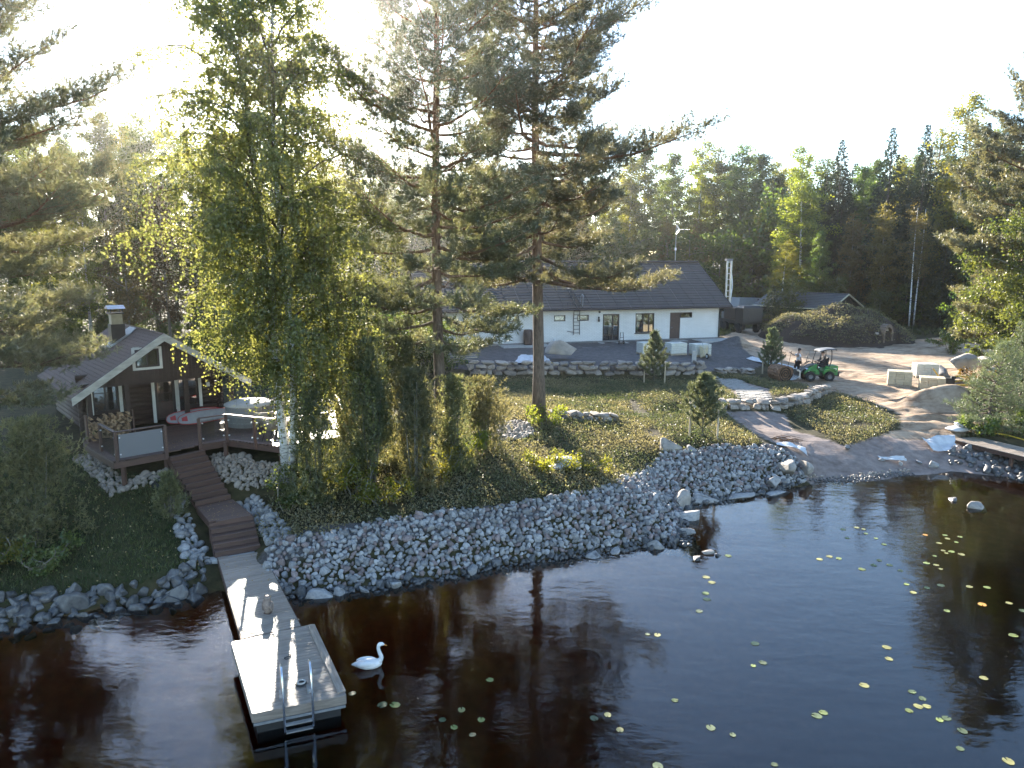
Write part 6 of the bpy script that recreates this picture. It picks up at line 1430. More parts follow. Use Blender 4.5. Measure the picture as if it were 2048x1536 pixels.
for k, (x, y) in enumerate(PADS):
    far = y > 18; sunk = (not far) and rp.random() < .45
    kind = 'pad_sunk' if sunk else ('pad_orange' if k in (20, 42) else ('pad_yellow' if rp.random() < (.6 if far else .35) else 'pad_green'))
    lb = {'pad_sunk': 'dull dark green lily pad lying flat on the open water', 'pad_orange': 'orange withered lily pad floating among the yellow ones', 'pad_yellow': 'yellow lily pad floating on the lake', 'pad_green': 'fresh green lily pad floating on the lake'}[kind]
    s = rp.uniform(.45, .8)
    tag(link('lily_pad', PM[k % 5], None, (x, y, .004), (0, 0, rp.uniform(0, 6.28)), (s, s, 1), M[kind]), lb, 'lily pad', kind.replace('pad_', '')+' lily pads on the lake')

Tp = thing('timber_pile', 'loose pile of old boards on the yard behind the reddish pine', 'boards', (-3.6, 46.0, h1(-3.6, 46.0)), .3)
for k in range(9): b_ = MB().cbox((0, 0, 0), (rw.uniform(1.6, 2.8), .15, .035)).obj('board', M['pale_wood'] if k % 3 else M['grey_cover'], Tp); b_.location = (rw.uniform(-.4, .4), rw.uniform(-.7, .7), .06+.045*k); b_.rotation_euler = (rw.uniform(-.06, .06), rw.uniform(-.06, .06), rw.uniform(-.5, .5))
Tw = thing('twig_pile', 'heap of brown twigs on the sand at the end of the heather', 'twigs', (12.6, 32.4, h1(12.6, 32.4)))
for k in range(16): a = rw.uniform(-.6, .6); L = rw.uniform(.3, .7); x0, y0 = rw.uniform(-.5, .5), rw.uniform(-.35, .35); MB().tube([(x0-L*math.cos(a), y0-L*math.sin(a), .04), (x0, y0, .07+.012*k), (x0+L*math.cos(a+.2), y0+L*math.sin(a+.2), .06)], [.012, .016, .006], 5).obj('twig', M['soil'], Tw)
# ------------------------------------------------------------------ vegetation builders
def unit(a): return a/np.maximum(1e-9, np.linalg.norm(a, axis=-1, keepdims=True))
def needle_mesh(name, tp, td, K, nl, nw, tl, r, matl, tone=None, spread=0.8):
    T = len(tp); td = unit(td)
    u = r.random((T, K, 1))*tl; base = tp[:, None]+td[:, None]*u
    d = unit(td[:, None]*0.6+r.normal(size=(T, K, 3))*spread*0.6)
    s = unit(np.cross(d, r.normal(size=(T, K, 3))))
    L = nl*r.uniform(.7, 1.2, (T, K, 1))
    V = np.stack([base-s*nw/2, base+s*nw/2, base+d*L], 2).reshape(-1, 3)
    F = np.arange(len(V)).reshape(-1, 3)
    tv = (r.random(T) if tone is None else np.clip(tone+r.normal(size=T)*.18, 0, 1))
    v = np.repeat(np.clip(np.repeat(tv, K)+r.normal(size=T*K)*.1, 0, 1), 3)
    return npmesh(name, V, F, matl, False, v)
def leaf_mesh(name, c, size, r, matl, tone=None, aspect=.62, flat=0.0, down=None):
    n = len(c); a = r.normal(size=(n, 3))
    if down is not None: a = a*0.6+np.array([0, 0, -down])
    a = unit(a); b = r.normal(size=(n, 3)); b[:, 2] *= (1-flat); b = unit(b-a*np.sum(a*b, 1, keepdims=True))
    s = (size*r.uniform(.65, 1.25, n))[:, None]
    V = np.stack([c-a*s*.5, c+b*s*aspect*.5-a*s*.05, c+a*s*.5, c-b*s*aspect*.5-a*s*.05], 1).reshape(-1, 3)
    F = np.arange(len(V)).reshape(-1, 4)
    tv = r.random(n) if tone is None else np.clip(tone+r.normal(size=n)*.2, 0, 1)
    return npmesh(name, V, F, matl, False, np.repeat(tv, 4))

def pine_geo(seed, Ht, cb, Rr, nb, needles='pine_needle', K=11, nl=.19, nw=.028, dens=1.0, trunk_r=.23, lean=(0, 0), prof=None, azbias=None):
    r = np.random.default_rng(seed); W = MB()
    zt = np.linspace(0, 1, 12); tx = lean[0]*zt+.12*np.sin(zt*5+seed); ty_ = lean[1]*zt+.12*np.sin(zt*4+seed*2); tx -= tx[0]; ty_ -= ty_[0]
    rad = trunk_r*(1-.86*zt**1.1); rad[0] *= 1.28
    W.tube([(tx[i], ty_[i], zt[i]*Ht - (.15 if i == 0 else 0)) for i in range(12)], list(rad), 12)
    TP = []; TD = []; TN = []
    for i in range(nb):
        t = (i+r.random()*.8)/nb; z = cb+(Ht*.985-cb)*t
        pf = (prof(t) if prof else min(1, .72+.9*t)*(1-t**2.4)+.1)
        L = Rr*pf*r.uniform(.6, 1.12); az = i*2.399+r.uniform(-.5, .5)
        if azbias is not None: L *= 1+azbias[1]*math.cos(az-azbias[0])
        el = math.radians(-14+62*t+r.uniform(-9, 9))
        f = z/Ht; st = np.array([np.interp(f, zt, tx), np.interp(f, zt, ty_), z])
        h = np.array([math.cos(az), math.sin(az), 0]); n = 7; ss = np.linspace(0, 1, n)
        wob = r.normal(size=(n, 3))*.03*L; wob[0] = 0
        P = st+h*(L*math.cos(el))*ss[:, None]; P[:, 2] += L*math.sin(el)*ss-.22*L*ss*(1-ss)+.10*L*ss**3; P += np.cumsum(wob, 0)*.5
        br = max(.012, .018+.016*L)*(1-.2*t)
        W.tube([tuple(p) for p in P], list(br*(1-.8*ss)), 5)
        ns = int(L*4.2*dens)+3
        for k in range(ns):
            s = .22+.78*(k+r.random())/ns; j = s*(n-1); a = int(min(n-2, j)); p = P[a]+(P[a+1]-P[a])*(j-a); d = unit(P[a+1]-P[a])
            side = (1 if k % 2 else -1)*math.radians(r.uniform(30, 75)); dh = np.array([d[0]*math.cos(side)-d[1]*math.sin(side), d[0]*math.sin(side)+d[1]*math.cos(side), d[2]*.5+r.uniform(-.12, .35)])
            if s > .93: dh = d
            dh = unit(dh); l = (.22+.42*(1-s))*L*r.uniform(.45, 1.0)+.15
            l = min(l, 1.7)
            if l > .35: W.tube([tuple(p), tuple(p+dh*l*.55), tuple(p+dh*l+np.array([0, 0, .12*l]))], [.012, .008, .004], 3, cap=False)
            m = max(2, int(l/.12)); q = np.linspace(.3 if s > .5 else .5, 1.05, m)
            tone = r.uniform(.2, .8)
            for rep in range(2):
                o = r.normal(size=(m, 3))*.075*(1+.5*l); o[:, 2] = o[:, 2]*.7+.03
                TP.append(p+dh*l*q[:, None]+np.outer(q**2*.12*l, [0, 0, 1])+o); TD.append(np.tile(dh, (m, 1))*.7+r.normal(size=(m, 3))*.45+np.array([0, 0, .45])); TN.append(np.full(m, tone))
    # leader tuft
    tip = np.array([tx[-1], ty_[-1], Ht]); TP.append(tip-np.array([0, 0, 1])*r.random((14, 1))*.6); TD.append(r.normal(size=(14, 3))*.5+np.array([0, 0, 1.])); TN.append(np.full(14, .6))
    TP = np.concatenate(TP); TD = np.concatenate(TD); TN = np.concatenate(TN)
    return W, needle_mesh('crown', TP, TD, K, nl, nw, .16, r, M[needles], TN)
def put_tree(name, label, cat, loc, geo, barkm, rz=0.0, group=None, scale=1.0):
    W, cme = geo[:2]; t = thing(name, label, cat, loc, rz, group); t.scale = (scale,)*3
    wm = W.mesh('trunk', M[barkm], True) if isinstance(W, MB) else W
    link('trunk', wm, t); link('crown', cme, t)
    if len(geo) > 2: link('branches', geo[2].mesh('branches', M['birch_twig' if barkm == 'birch_bark' else barkm], True), t)
    return t

def broad_geo(seed, Ht, cb, Rr, nl_, ls, leaf, trunk_r=.16, limbs=26, clump=.55, shape=None, up=.9, droop=0.0, stems=1, per=None):
    """broadleaf: trunk, rising limbs, twigs, leaves gathered in uneven clumps round the twigs"""
    r = np.random.default_rng(seed); W = MB(); W2 = MB(); C = []; TN = []
    shape = shape or (lambda t: (math.sin(math.pi*min(1, .12+.88*t))**.7)*(1-.35*t))
    tr_pts = []
    for sidx in range(stems):
        a = 2*math.pi*sidx/stems+seed; off = .12*(stems > 1)
        zt = np.linspace(0, 1, 9); bx = off*math.cos(a)*(1+4*zt)+.15*np.sin(zt*4+seed+sidx)-.15*math.sin(seed+sidx); by = off*math.sin(a)*(1+4*zt)+.12*np.sin(zt*5+seed)-.12*math.sin(seed)
        W.tube([(bx[i], by[i], zt[i]*Ht*(.94-.05*sidx)-(.15 if i == 0 else 0)) for i in range(9)], list(trunk_r*(1-.9*zt)*(1.0 if stems == 1 else .8)+.01), 8)
        for i in range(limbs//stems):
            t = (i+r.random())/(limbs//stems); z = cb+(Ht*.93-cb)*t; f = z/(Ht*.94)
            L = Rr*max(.12, shape(t))*r.uniform(.55, 1.12); az = i*2.399+r.uniform(-.6, .6)+sidx
            st = np.array([np.interp(f, zt, bx), np.interp(f, zt, by), z-.25*L*up]); h = np.array([math.cos(az), math.sin(az), 0])
            n = 5; ss = np.linspace(0, 1, n); P = st+h*L*ss[:, None]; P[:, 2] += up*L*ss*.75*(1-.35*ss)-droop*L*ss**2.5; P += np.cumsum(r.normal(size=(n, 3))*.05*L, 0)*.5; P[0] = st
            W2.tube([tuple(p) for p in P], list((.02+.014*L)*(1-.8*ss)), 5, cap=False)
            nk = int(4+L*3.0)
            for k in range(nk):
                s = .25+.75*(k+r.random())/nk; j = s*(n-1); q = int(min(n-2, j)); p = P[q]+(P[q+1]-P[q])*(j-q)
                o = r.normal(size=3)*clump*.55; o[2] *= .8; C.append(p+o); TN.append(r.uniform(.1, .9))
                if r.random() < .35: W2.tube([tuple(p), tuple(p+o)], [.012, .005], 3, cap=False)
    C = np.array(C); TN = np.array(TN); wgt = r.uniform(.25, 1.6, len(C)); wgt /= wgt.sum()
    pick = r.choice(len(C), nl_, p=wgt)
    c = C[pick]+r.normal(size=(nl_, 3))*clump*.42*np.array([1, 1, .8])
    c[:, 2] -= droop*np.abs(r.normal(size=nl_))*clump*.8
    return W, leaf_mesh('crown', c, np.full(nl_, ls), r, M[leaf], TN[pick], .7, 0.3), W2

def weeping_birch(seed, Ht, cb, Rr, nbr, leaf):
    r = np.random.default_rng(seed); W = MB(); W2 = MB(); C = []; TN = []
    for sidx, (dx, dy, hh, rad) in enumerate(((-.55, .1, 1.0, .17), (.42, -.05, .93, .14))):
        zt = np.linspace(0, 1, 14)
        bx = dx*np.minimum(1, zt*5)*.55+dx*.9*zt+.18*np.sin(zt*6+sidx); by = dy*zt*3+.15*np.sin(zt*5+sidx); bx -= bx[0]-(-.06 if sidx == 0 else .06); by -= by[0]
        W.tube([(bx[i], by[i], zt[i]*Ht*hh-(.2 if i == 0 else 0)) for i in range(14)], list(rad*(1-.93*zt**.9)+.008), 10)
        for i in range(nbr//2):
            t = (i+r.random())/(nbr//2); z = cb+(Ht*hh*.95-cb)*t; az = i*2.399+sidx*1.3+r.uniform(-.5, .5)
            L = Rr*(math.sin(math.pi*min(1, .22+.78*t))**.6)*r.uniform(.5, 1.1)*(1-.25*t)
            if z < 8.2 and math.cos(az) < .25: L = min(L, 2.7); z += .5
            f = z/(Ht*hh); st = np.array([np.interp(f, zt, bx), np.interp(f, zt, by), z-.35*L]); h = np.array([math.cos(az), math.sin(az), 0])
            n = 7; ss = np.linspace(0, 1, n); P = st+h*L*(ss**.9)[:, None]; P[:, 2] += 1.05*L*ss-.75*L*ss**2.2; P += np.cumsum(r.normal(size=(n, 3))*.04*L, 0)*.5; P[0] = st
            W2.tube([tuple(p) for p in P], list((.012+.009*L)*(1-.85*ss)), 4, cap=False)
            nk = int(8+L*7)
            for k in range(nk):
                s = .2+.8*(k+r.random())/nk; j = s*(n-1); q = int(min(n-2, j)); p = P[q]+(P[q+1]-P[q])*(j-q)
                o = r.normal(size=3)*np.array([.4, .4, .22]); hang = r.uniform(.3, 1.1)*(0.6+(1.7 if math.cos(az) > 0 else .8)*(1-t))
                end = p+o+np.array([0, 0, -hang]); m = int(12+hang*27)
                u = np.linspace(0, 1, m)[:, None]; mid = p+o*np.array([1.1, 1.1, .9])
                strand = (1-u)**2*p+2*u*(1-u)*mid+u*u*end+r.normal(size=(m, 3))*.055
                C.append(strand); TN.append(np.full(m, r.uniform(.15, .9)))
                if r.random() < .3: W2.tube([tuple(p), tuple(mid*.7+end*.3), tuple(end)], [.006, .005, .003], 3, cap=False)
    C = np.concatenate(C); TN = np.concatenate(TN)
    return W, leaf_mesh('crown', C, np.full(len(C), .09), r, M[leaf], TN, .8, 0.0, .4), W2

def spruce_geo(seed, Ht, Rr, cb=1.0):
    r = np.random.default_rng(seed); W = MB(); W.tube([(0, 0, -.2), (0, 0, Ht*.5), (0, 0, Ht)], [.2*Ht/18, .11*Ht/18, .01], 8)
    C = []; D_ = []; z = cb
    while z < Ht*.985:
        t = (z-cb)/(Ht-cb); L0 = Rr*(1-t)**.92+.10
        for k in range(6):
            az = k*1.047+r.uniform(0, 1); L = L0*r.uniform(.65, 1.12); h = np.array([math.cos(az), math.sin(az), 0])
            m = int(7+L*11); s = np.sqrt(r.random(m))*.95+.05
            base = np.array([0, 0, z])+h*L*s[:, None]; base[:, 2] += -.35*L*s*(1-.4*s)*(1-t)+.12*L*s**3+.25*t*L*s
            sd_ = np.cross(h, [0, 0, 1]); base += np.outer(r.normal(size=m)*.28*L*(1-s*.5)*.6, sd_); base[:, 2] -= np.abs(r.normal(size=m))*.16
            C.append(base); D_.append(np.tile(h*.7+np.array([0, 0, -.35]), (m, 1))+r.normal(size=(m, 3))*.3)
        z += .30+.14*(1-t)
    C = np.concatenate(C); D_ = unit(np.concatenate(D_)); n = len(C); s = (.16+.16*np.minimum(1, np.hypot(C[:, :1], C[:, 1:2])))*r.uniform(.7, 1.3, (n, 1)); b = unit(np.cross(D_, r.normal(size=(n, 3))*.4+np.array([0, 0, 1])))
    V = np.concatenate([np.stack([C-D_*s*.5, C+b*s*.2, C+D_*s*.6, C-b*s*.2], 1), np.stack([C-D_*s*.5, C+np.cross(b, D_)*s*.18, C+D_*s*.5+np.array([0, 0, -.06]), C-np.cross(b, D_)*s*.18], 1)]).reshape(-1, 3)
    return W, npmesh('crown', V, np.arange(len(V)).reshape(-1, 4), M['spruce_needle'], False, np.repeat(np.tile(r.random(n), 2), 4))

def juniper_geo(seed, Ht, Rr, n_=2600, leaf='juniper_needle', K=9):
    r = np.random.default_rng(seed); W = MB()
    for k in range(7):
        a = r.uniform(0, 6.28); e = r.uniform(.1, .55)*Rr; hh = Ht*r.uniform(.6, .97)
        W.tube([(.05*math.cos(a), .05*math.sin(a), -.1), (e*.6*math.cos(a), e*.6*math.sin(a), hh*.4), (e*math.cos(a), e*math.sin(a), hh)], [.045, .03, .006], 5)
    # upright sprays gathered in lobes
    nl = 34; lz = r.random(nl)**.85; la = r.uniform(0, 6.28, nl)
    prof = np.interp(lz, [0, .12, .35, .7, 1], [.55, .95, 1.0, .7, .08]); lr = Rr*prof*np.sqrt(r.random(nl))*r.uniform(.7, 1.3, nl)
    pick = r.integers(nl, size=n_); c = np.stack([lr[pick]*np.cos(la[pick]), lr[pick]*np.sin(la[pick]), lz[pick]*Ht*.96], 1)+r.normal(size=(n_, 3))*np.array([.12, .12, .30])*(Rr/.7)
    c[:, 2] = np.clip(c[:, 2], .05, Ht*1.03)
    out = c*np.array([1, 1, 0]); d = unit(out)*.45+np.array([0, 0, 1.0])+r.normal(size=(n_, 3))*.35
    return W, needle_mesh('crown', c, d, K, .12, .028, .16, r, M[leaf], r.random(nl)[pick], .9)

def young_pine(seed, Ht, Rr, nb=32):
    r = np.random.default_rng(seed); W = MB(); W.tube([(0, 0, -.1), (.02, 0, Ht*.5), (0, .02, Ht)], [.045, .03, .008], 7); TP = []; TD = []; TN = []
    for i in range(nb):
        wh = int(i/5); t = min(.93, .12+.86*(wh*5/nb)+r.uniform(0, .03)); z = Ht*t; L = Rr*(1-t)**.7*r.uniform(.75, 1.1)+.1; az = i*1.2566+wh*.6+r.uniform(-.2, .2); el = math.radians(32+38*t)
        h = np.array([math.cos(az)*math.cos(el), math.sin(az)*math.cos(el), math.sin(el)]); P = np.array([0, 0, z]); E1 = P+h*L*.7; E2_ = P+h*L+np.array([0, 0, .22*L])
        W.tube([tuple(P), tuple(E1), tuple(E2_)], [.016, .011, .005], 4)
        m = int(8+L*22); s = r.uniform(.15, 1.08, m); base = P+(E1-P)*np.minimum(s/.7, 1)[:, None]+np.where(s > .7, (s-.7)/.3, 0)[:, None]*(E2_-E1)
        TP.append(base+r.normal(size=(m, 3))*.035); TD.append(np.tile(h*.6+np.array([0, 0, .5]), (m, 1))+r.normal(size=(m, 3))*.25); TN.append(np.full(m, r.uniform(.3, .9)))
        for k in range(3):
            s0 = r.uniform(.45, .9); b = P+h*L*s0; sd_ = unit(np.cross(h, [0, 0, 1]))*(1 if k % 2 else -1); l = L*.4; m = int(5+l*22); q = r.random(m)[:, None]
            TP.append(b+(h*.6+sd_*.7+np.array([0, 0, .35]))*l*q+r.normal(size=(m, 3))*.03); TD.append(np.tile(h*.4+sd_*.4+np.array([0, 0, .6]), (m, 1))+r.normal(size=(m, 3))*.25); TN.append(np.full(m, r.uniform(.3, .9)))
    m = 22; TP.append(np.stack([np.zeros(m), np.zeros(m), Ht*(.85+.17*r.random(m))], 1)); TD.append(np.tile([0, 0, 1.], (m, 1))+r.normal(size=(m, 3))*.3); TN.append(np.full(m, .8))
    return W, needle_mesh('crown', np.concatenate(TP), np.concatenate(TD), 20, .12, .016, .09, r, M['young_needle'], np.concatenate(TN))

def ground_at(x, y): return (x, y, h1(x, y))
# ------------------------------------------------------------------ named trees
put_tree('pine_tree', 'tall pine with slender reddish trunk rising behind the junipers', 'pine', ground_at(-2.7, 27.4), pine_geo(3, 21.5, 4.2, 4.1, 84, dens=1.15, trunk_r=.23, azbias=(R(170), .12)), 'pine_bark')
put_tree('pine_tree', 'tall pine with thick bare lower trunk standing on the heather bank', 'pine', ground_at(1.22, 32.2), pine_geo(8, 24.5, 6.2, 4.9, 88, dens=1.15, trunk_r=.27, azbias=(R(-10), .15)), 'pine_bark')
put_tree('pine_tree', 'large pine spreading branches over the cabin roof at the left', 'pine', ground_at(-17.2, 22.4), pine_geo(15, 20.5, 3.6, 5.0, 96, prof=lambda t: min(1, .42+1.6*t)*(1-t**2.4)+.1, dens=1.15, trunk_r=.26, azbias=(R(10), .12)), 'pine_bark')
put_tree('pine_tree', 'dense bluish pine towering over the leafy tree at the right edge', 'pine', ground_at(31.2, 44.5), pine_geo(22, 20.3, 3.0, 4.2, 70, K=9, nl=.27, nw=.045, dens=1.0, trunk_r=.25), 'pine_bark')
put_tree('birch_tree', 'twin-stemmed white birch with drooping bright leaves beside the deck', 'birch', ground_at(-7.75, 24.3), weeping_birch(5, 20.0, 3.8, 4.5, 176, 'birch_leaf'), 'birch_bark')
put_tree('broadleaf_tree', 'bushy leafy tree with pale green foliage at the right forest edge', 'tree', ground_at(30.0, 41.6), broad_geo(31, 11.6, 1.6, 4.9, 34000, .15, 'maple_leaf', .18, 44, .6, lambda t: min(1, .4+2.2*t)*(1-t)**.42*.95+.05, .7, .15, 3), 'grey_bark')
put_tree('broadleaf_tree', 'second leafy tree behind the bushy one at the right edge', 'tree', ground_at(33.5, 40.0), broad_geo(32, 15.5, 1.0, 4.6, 20000, .19, 'maple_leaf', .18, 36, .65, lambda t: (1-t)**.45*.95+.05, .7, .15, 2), 'grey_bark')
put_tree('young_pine', 'dense young pine on the grassy edge beside the gravel heap', 'pine', ground_at(23.4, 34.6), pine_geo(41, 4.1, .25, 1.75, 46, 'young_needle', K=12, nl=.11, nw=.014, dens=1.9, trunk_r=.06, prof=lambda t: (1-t)**.75+.06), 'pine_bark')
put_tree('young_pine', 'second young pine behind the dense one at the right edge', 'pine', ground_at(26.0, 36.6), pine_geo(42, 4.6, .3, 2.0, 46, 'young_needle', K=10, nl=.12, nw=.016, dens=1.6, trunk_r=.06, prof=lambda t: (1-t)**.75+.06), 'pine_bark')
def stake(x, y, hgt, label):
    return tag(MB().tube([(0, 0, -.1), (0, 0, hgt-.04), (0, 0, hgt)], [.045, .04, .02], 6).obj('wooden_stake', M['pale_wood'], None, loc=ground_at(x, y)), label, 'stake')
for (x, y, hh, rr, lb, who) in [(8.45, 42.7, 3.0, 1.15, 'staked young pine in front of the long stone wall', 'by the wall'), (8.45, 31.4, 2.6, 1.35, 'staked young pine on the heather slope above the riprap', 'above the riprap'), (17.1, 47.4, 2.9, 1.1, 'staked young pine beside the sod roll and loader', 'beside the sod roll')]:
    put_tree('young_pine', lb, 'pine', ground_at(x, y), young_pine(int(x*10+y), hh, rr), 'grey_bark')
    stake(x+.62, y-.2, 1.35, f'right pale stake of the young pine {who}'); stake(x-.6, y-.15, 1.35, f'left pale stake of the young pine {who}')
JU = [(-6.4,22.8,3.7,.85,51,'dark columnar juniper beside the birch stem'),(-4.75,23.7,4.9,.95,52,'tallest juniper column between birch and reddish pine'),(-3.3,23.9,3.9,.95,53,'broad grey green juniper left of the reddish pine trunk'),(-2.15,25.6,3.2,.95,54,'bushy juniper at the foot of the reddish pine'),(-5.4,25.4,4.6,.85,55,'slim juniper behind the tallest one'),(-3.9,26.0,4.4,.9,60,'pale juniper behind the broad grey green one'),(-1.1,27.9,2.7,1.0,56,'rounded juniper beside the cobble slope'),(-13.9,20.3,3.4,1.2,57,'wide juniper bush on the shady left bank'),(-15.6,19.6,3.2,1.3,58,'ragged juniper bush at the far left edge above the shore'),(-10.9,22.1,1.3,.4,59,'small juniper on the grass left of the steps')]
for x, y, hh, rr, sd_, lb in JU:
    put_tree('juniper', lb, 'juniper', ground_at(x, y), juniper_geo(sd_, hh, rr, int(1350*hh/3*max(1, rr/.7)), K=9), 'grey_bark')
SB = [(-5.35,23.2,1.5,.6,'yellow_leaf','bright yellow leaved sapling among the junipers'),(-4.2,22.6,1.1,.6,'yellow_leaf','low yellow green shrub on the bank edge below the junipers'),(-2.5,24.6,1.2,.5,'yellow_leaf','small yellow shrub at the reddish pine foot'),(-7.3,22.6,1.6,.55,'maple_leaf','leafy green shrub between birch stem and landing'),(-1.6,26.9,1.3,.5,'yellow_leaf','thin yellow shrub beside the rounded juniper'),(1.5,31.4,.8,.35,'yellow_leaf','tiny yellow shrub at the thick pine trunk'),(1.4,26.2,.5,.25,'yellow_leaf','tiny yellow sapling left of the white sacks'),(2.75,26.3,.5,.22,'yellow_leaf','tiny yellow sapling right of the white sacks'),
      (22.4,33.9,.9,.5,'maple_leaf','low leafy shrub under the dense young pine'),(24.9,34.1,1.0,.7,'maple_leaf','low leafy shrub right of the dense young pine'),(27.9,42.6,.9,.6,'russet_leaf','orange tinted shrub beside the yellow hose'),(28.4,40.4,1.8,1.0,'maple_leaf','green shrub between hose and young pines'),(28.0,38.4,2.0,1.2,'maple_leaf','large green shrub at the right edge of the yard'),(33.0,50.0,2.2,1.4,'maple_leaf','rounded shrub left of the bushy leafy tree'),(33.5,55.0,1.8,1.4,'maple_leaf','low shrub on the bank behind the big boulder'),(-13.0,18.9,.8,.5,'maple_leaf','low sunlit shrub on the shore by the wide juniper'),(-14.5,18.6,1.0,.7,'yellow_leaf','pale shrub at the far left shore')]
for k, (x, y, hh, rr, lf, lb) in enumerate(SB):
    put_tree('shrub', lb, 'shrub', ground_at(x, y), broad_geo(70+k, hh, hh*.15, rr, int(900+900*hh), .085 if y < 33 else .13, lf, .02, 12, .22, lambda t: 1-.5*t, .8, .1, 3), 'grey_bark')
# ------------------------------------------------------------------ forest: a few builds, copied
asp = lambda t: (math.sin(math.pi*min(1, .10+.9*t))**.55)*(1-.25*t)
FT_ = {
 'aspen': ('tall grey-green deciduous tree in the forest edge', 'forest_leaf', [broad_geo(s, 20, 4.5, 3.2, 17000, .21, 'forest_leaf', .17, 40, .62, asp, 1.0) for s in (1, 2, 4)], 'grey_bark'),
 'yellow': ('tall yellow-green birch lit from behind in the forest edge', 'yellow_leaf', [broad_geo(s, 20, 3.5, 3.0, 16000, .19, 'yellow_leaf', .14, 40, .6, asp, 1.0, .25) for s in (6, 7)], 'birch_bark'),
 'russet': ('brownish autumn tree in the shaded forest edge', 'russet_leaf', [broad_geo(9, 14, 2.5, 2.8, 9000, .2, 'russet_leaf', .12, 30, .6, asp, 1.0)], 'grey_bark'),
 'spruce': ('dark pointed spruce in the forest edge', 'spruce', [spruce_geo(s, 20, 3.7) for s in (12, 13)], 'dark_bark'),
 'pine': ('tall pine in the forest behind the clearing', 'pine', [pine_geo(s, 20, 8, 3.0, 40, K=7, nl=.22, nw=.03, dens=.7, trunk_r=.2) for s in (17,)], 'pine_bark'),
 'bush': ('leafy bush at the forest foot', 'bush', [broad_geo(s, 5, .4, 2.6, 5200, .19, 'forest_leaf', .06, 22, .5, lambda t: (1-t)**.5, .8, .1, 3) for s in (24, 25)], 'grey_bark')}
WOODM = {}
for kd, (lb, lf, geos, bk) in FT_.items():
    WOODM[kd] = [(g[0].mesh('trunk', M[bk], True), g[1], g[2].mesh('branches', M['birch_twig' if bk == 'birch_bark' else bk], True) if len(g) > 2 else None) for g in geos]
HREF = {'aspen': 20, 'yellow': 20, 'russet': 14, 'spruce': 20, 'pine': 20, 'bush': 5}
rf_ = np.random.default_rng(77)
def forest(kd, x, y, hgt, label=None, wide=1.0, where='behind the clearing'):
    W, c, W2 = WOODM[kd][int(rf_.integers(len(WOODM[kd])))]; s = hgt/HREF[kd]; z = h1(x, y)
    lb0 = FT_[kd][0]
    size = 'low' if hgt < 6 else 'mid-sized' if hgt < 14 else 'tall' if hgt < 21 else 'very tall'; lb0 = size+' '+lb0.replace('tall ', '')
    t = thing({'aspen': 'aspen_tree', 'yellow': 'birch_tree', 'russet': 'autumn_tree', 'spruce': 'spruce_tree', 'pine': 'pine_tree', 'bush': 'undergrowth_bush'}[kd], label or (lb0+' '+where), 'bush' if kd == 'bush' else 'tree', (x, y, z), rf_.uniform(0, 6.28), None if label else f'{kd} trees {where}')
    t.scale = (s*wide, s*wide, s)
    link('trunk', W, t); link('crown', c, t)
    if W2 is not None: link('branches', W2, t)
    return t
CAMZ = 9.1; PIT = math.atan(243/1450)
# (bearing column, distance, treetop row) were read off the photograph once and turned into plain positions
def fpl(col, d, top, kd, **kw):
    x = (col-1024)/1450*(d*math.cos(PIT)+0.0); v = math.atan((768-top)/1450)-PIT
    z = CAMZ+d*math.tan(v); forest(kd, x, d, z-h1(x, d), **kw)
LW = 'behind the cabin'
for a in [(215,56,192,'aspen'),(262,60,222,'yellow'),(305,58,205,'aspen'),(350,62,214,'yellow'),(398,57,236,'aspen'),(442,63,240,'yellow'),(478,68,246,'aspen'),(170,52,296,'yellow'),(118,50,262,'yellow'),(60,56,236,'aspen'),(15,52,205,'aspen'),(-60,50,150,'pine'),(-130,46,150,'aspen'),(330,50,360,'russet'),(245,48,430,'russet'),(420,70,262,'aspen'),(285,72,230,'aspen'),(150,66,250,'aspen'),(80,70,240,'yellow'),(-40,66,220,'aspen'),(390,48,420,'russet')]: fpl(*a, where=LW)
HW = 'far behind the white house'
cols = list(range(505, 1590, 44))
for i, c in enumerate(cols):
    top = np.interp(c, [500, 700, 1000, 1250, 1300, 1400, 1480, 1560], [285, 285, 300, 278, 262, 270, 262, 290])+rf_.uniform(-12, 22)
    if 1120 < c < 1245: top += 75
    fpl(c+rf_.uniform(-10, 10), rf_.uniform(108, 122), top, ['aspen', 'aspen', 'yellow', 'aspen', 'pine', 'spruce'][int(rf_.integers(6))] if c < 1250 else ['aspen', 'aspen', 'yellow'][int(rf_.integers(3))], where=HW, wide=1.25)
for c in range(520, 1600, 62): fpl(c+rf_.uniform(-14, 14), rf_.uniform(126, 140), 330+rf_.uniform(-20, 20), ['aspen', 'spruce', 'aspen'][int(rf_.integers(3))], where=HW, wide=1.3)
for c in range(500, 1600, 36): fpl(c+rf_.uniform(-10, 10), rf_.uniform(96, 106), 445+rf_.uniform(-25, 25), ['bush', 'bush', 'russet', 'aspen'][int(rf_.integers(4))], where=HW, wide=1.1)
GW = 'behind the black garage'
fpl(1600, 86, 268, 'yellow', label='yellow-green birch with glowing crown rising behind the black garage', wide=1.15)
fpl(1572, 82, 470, 'yellow', label='rounded yellow bush-like tree below the glowing birch', wide=1.6)
fpl(1905, 78, 160, 'yellow', label='tallest yellow-green aspen above the spruces right of the garage', wide=1.1)
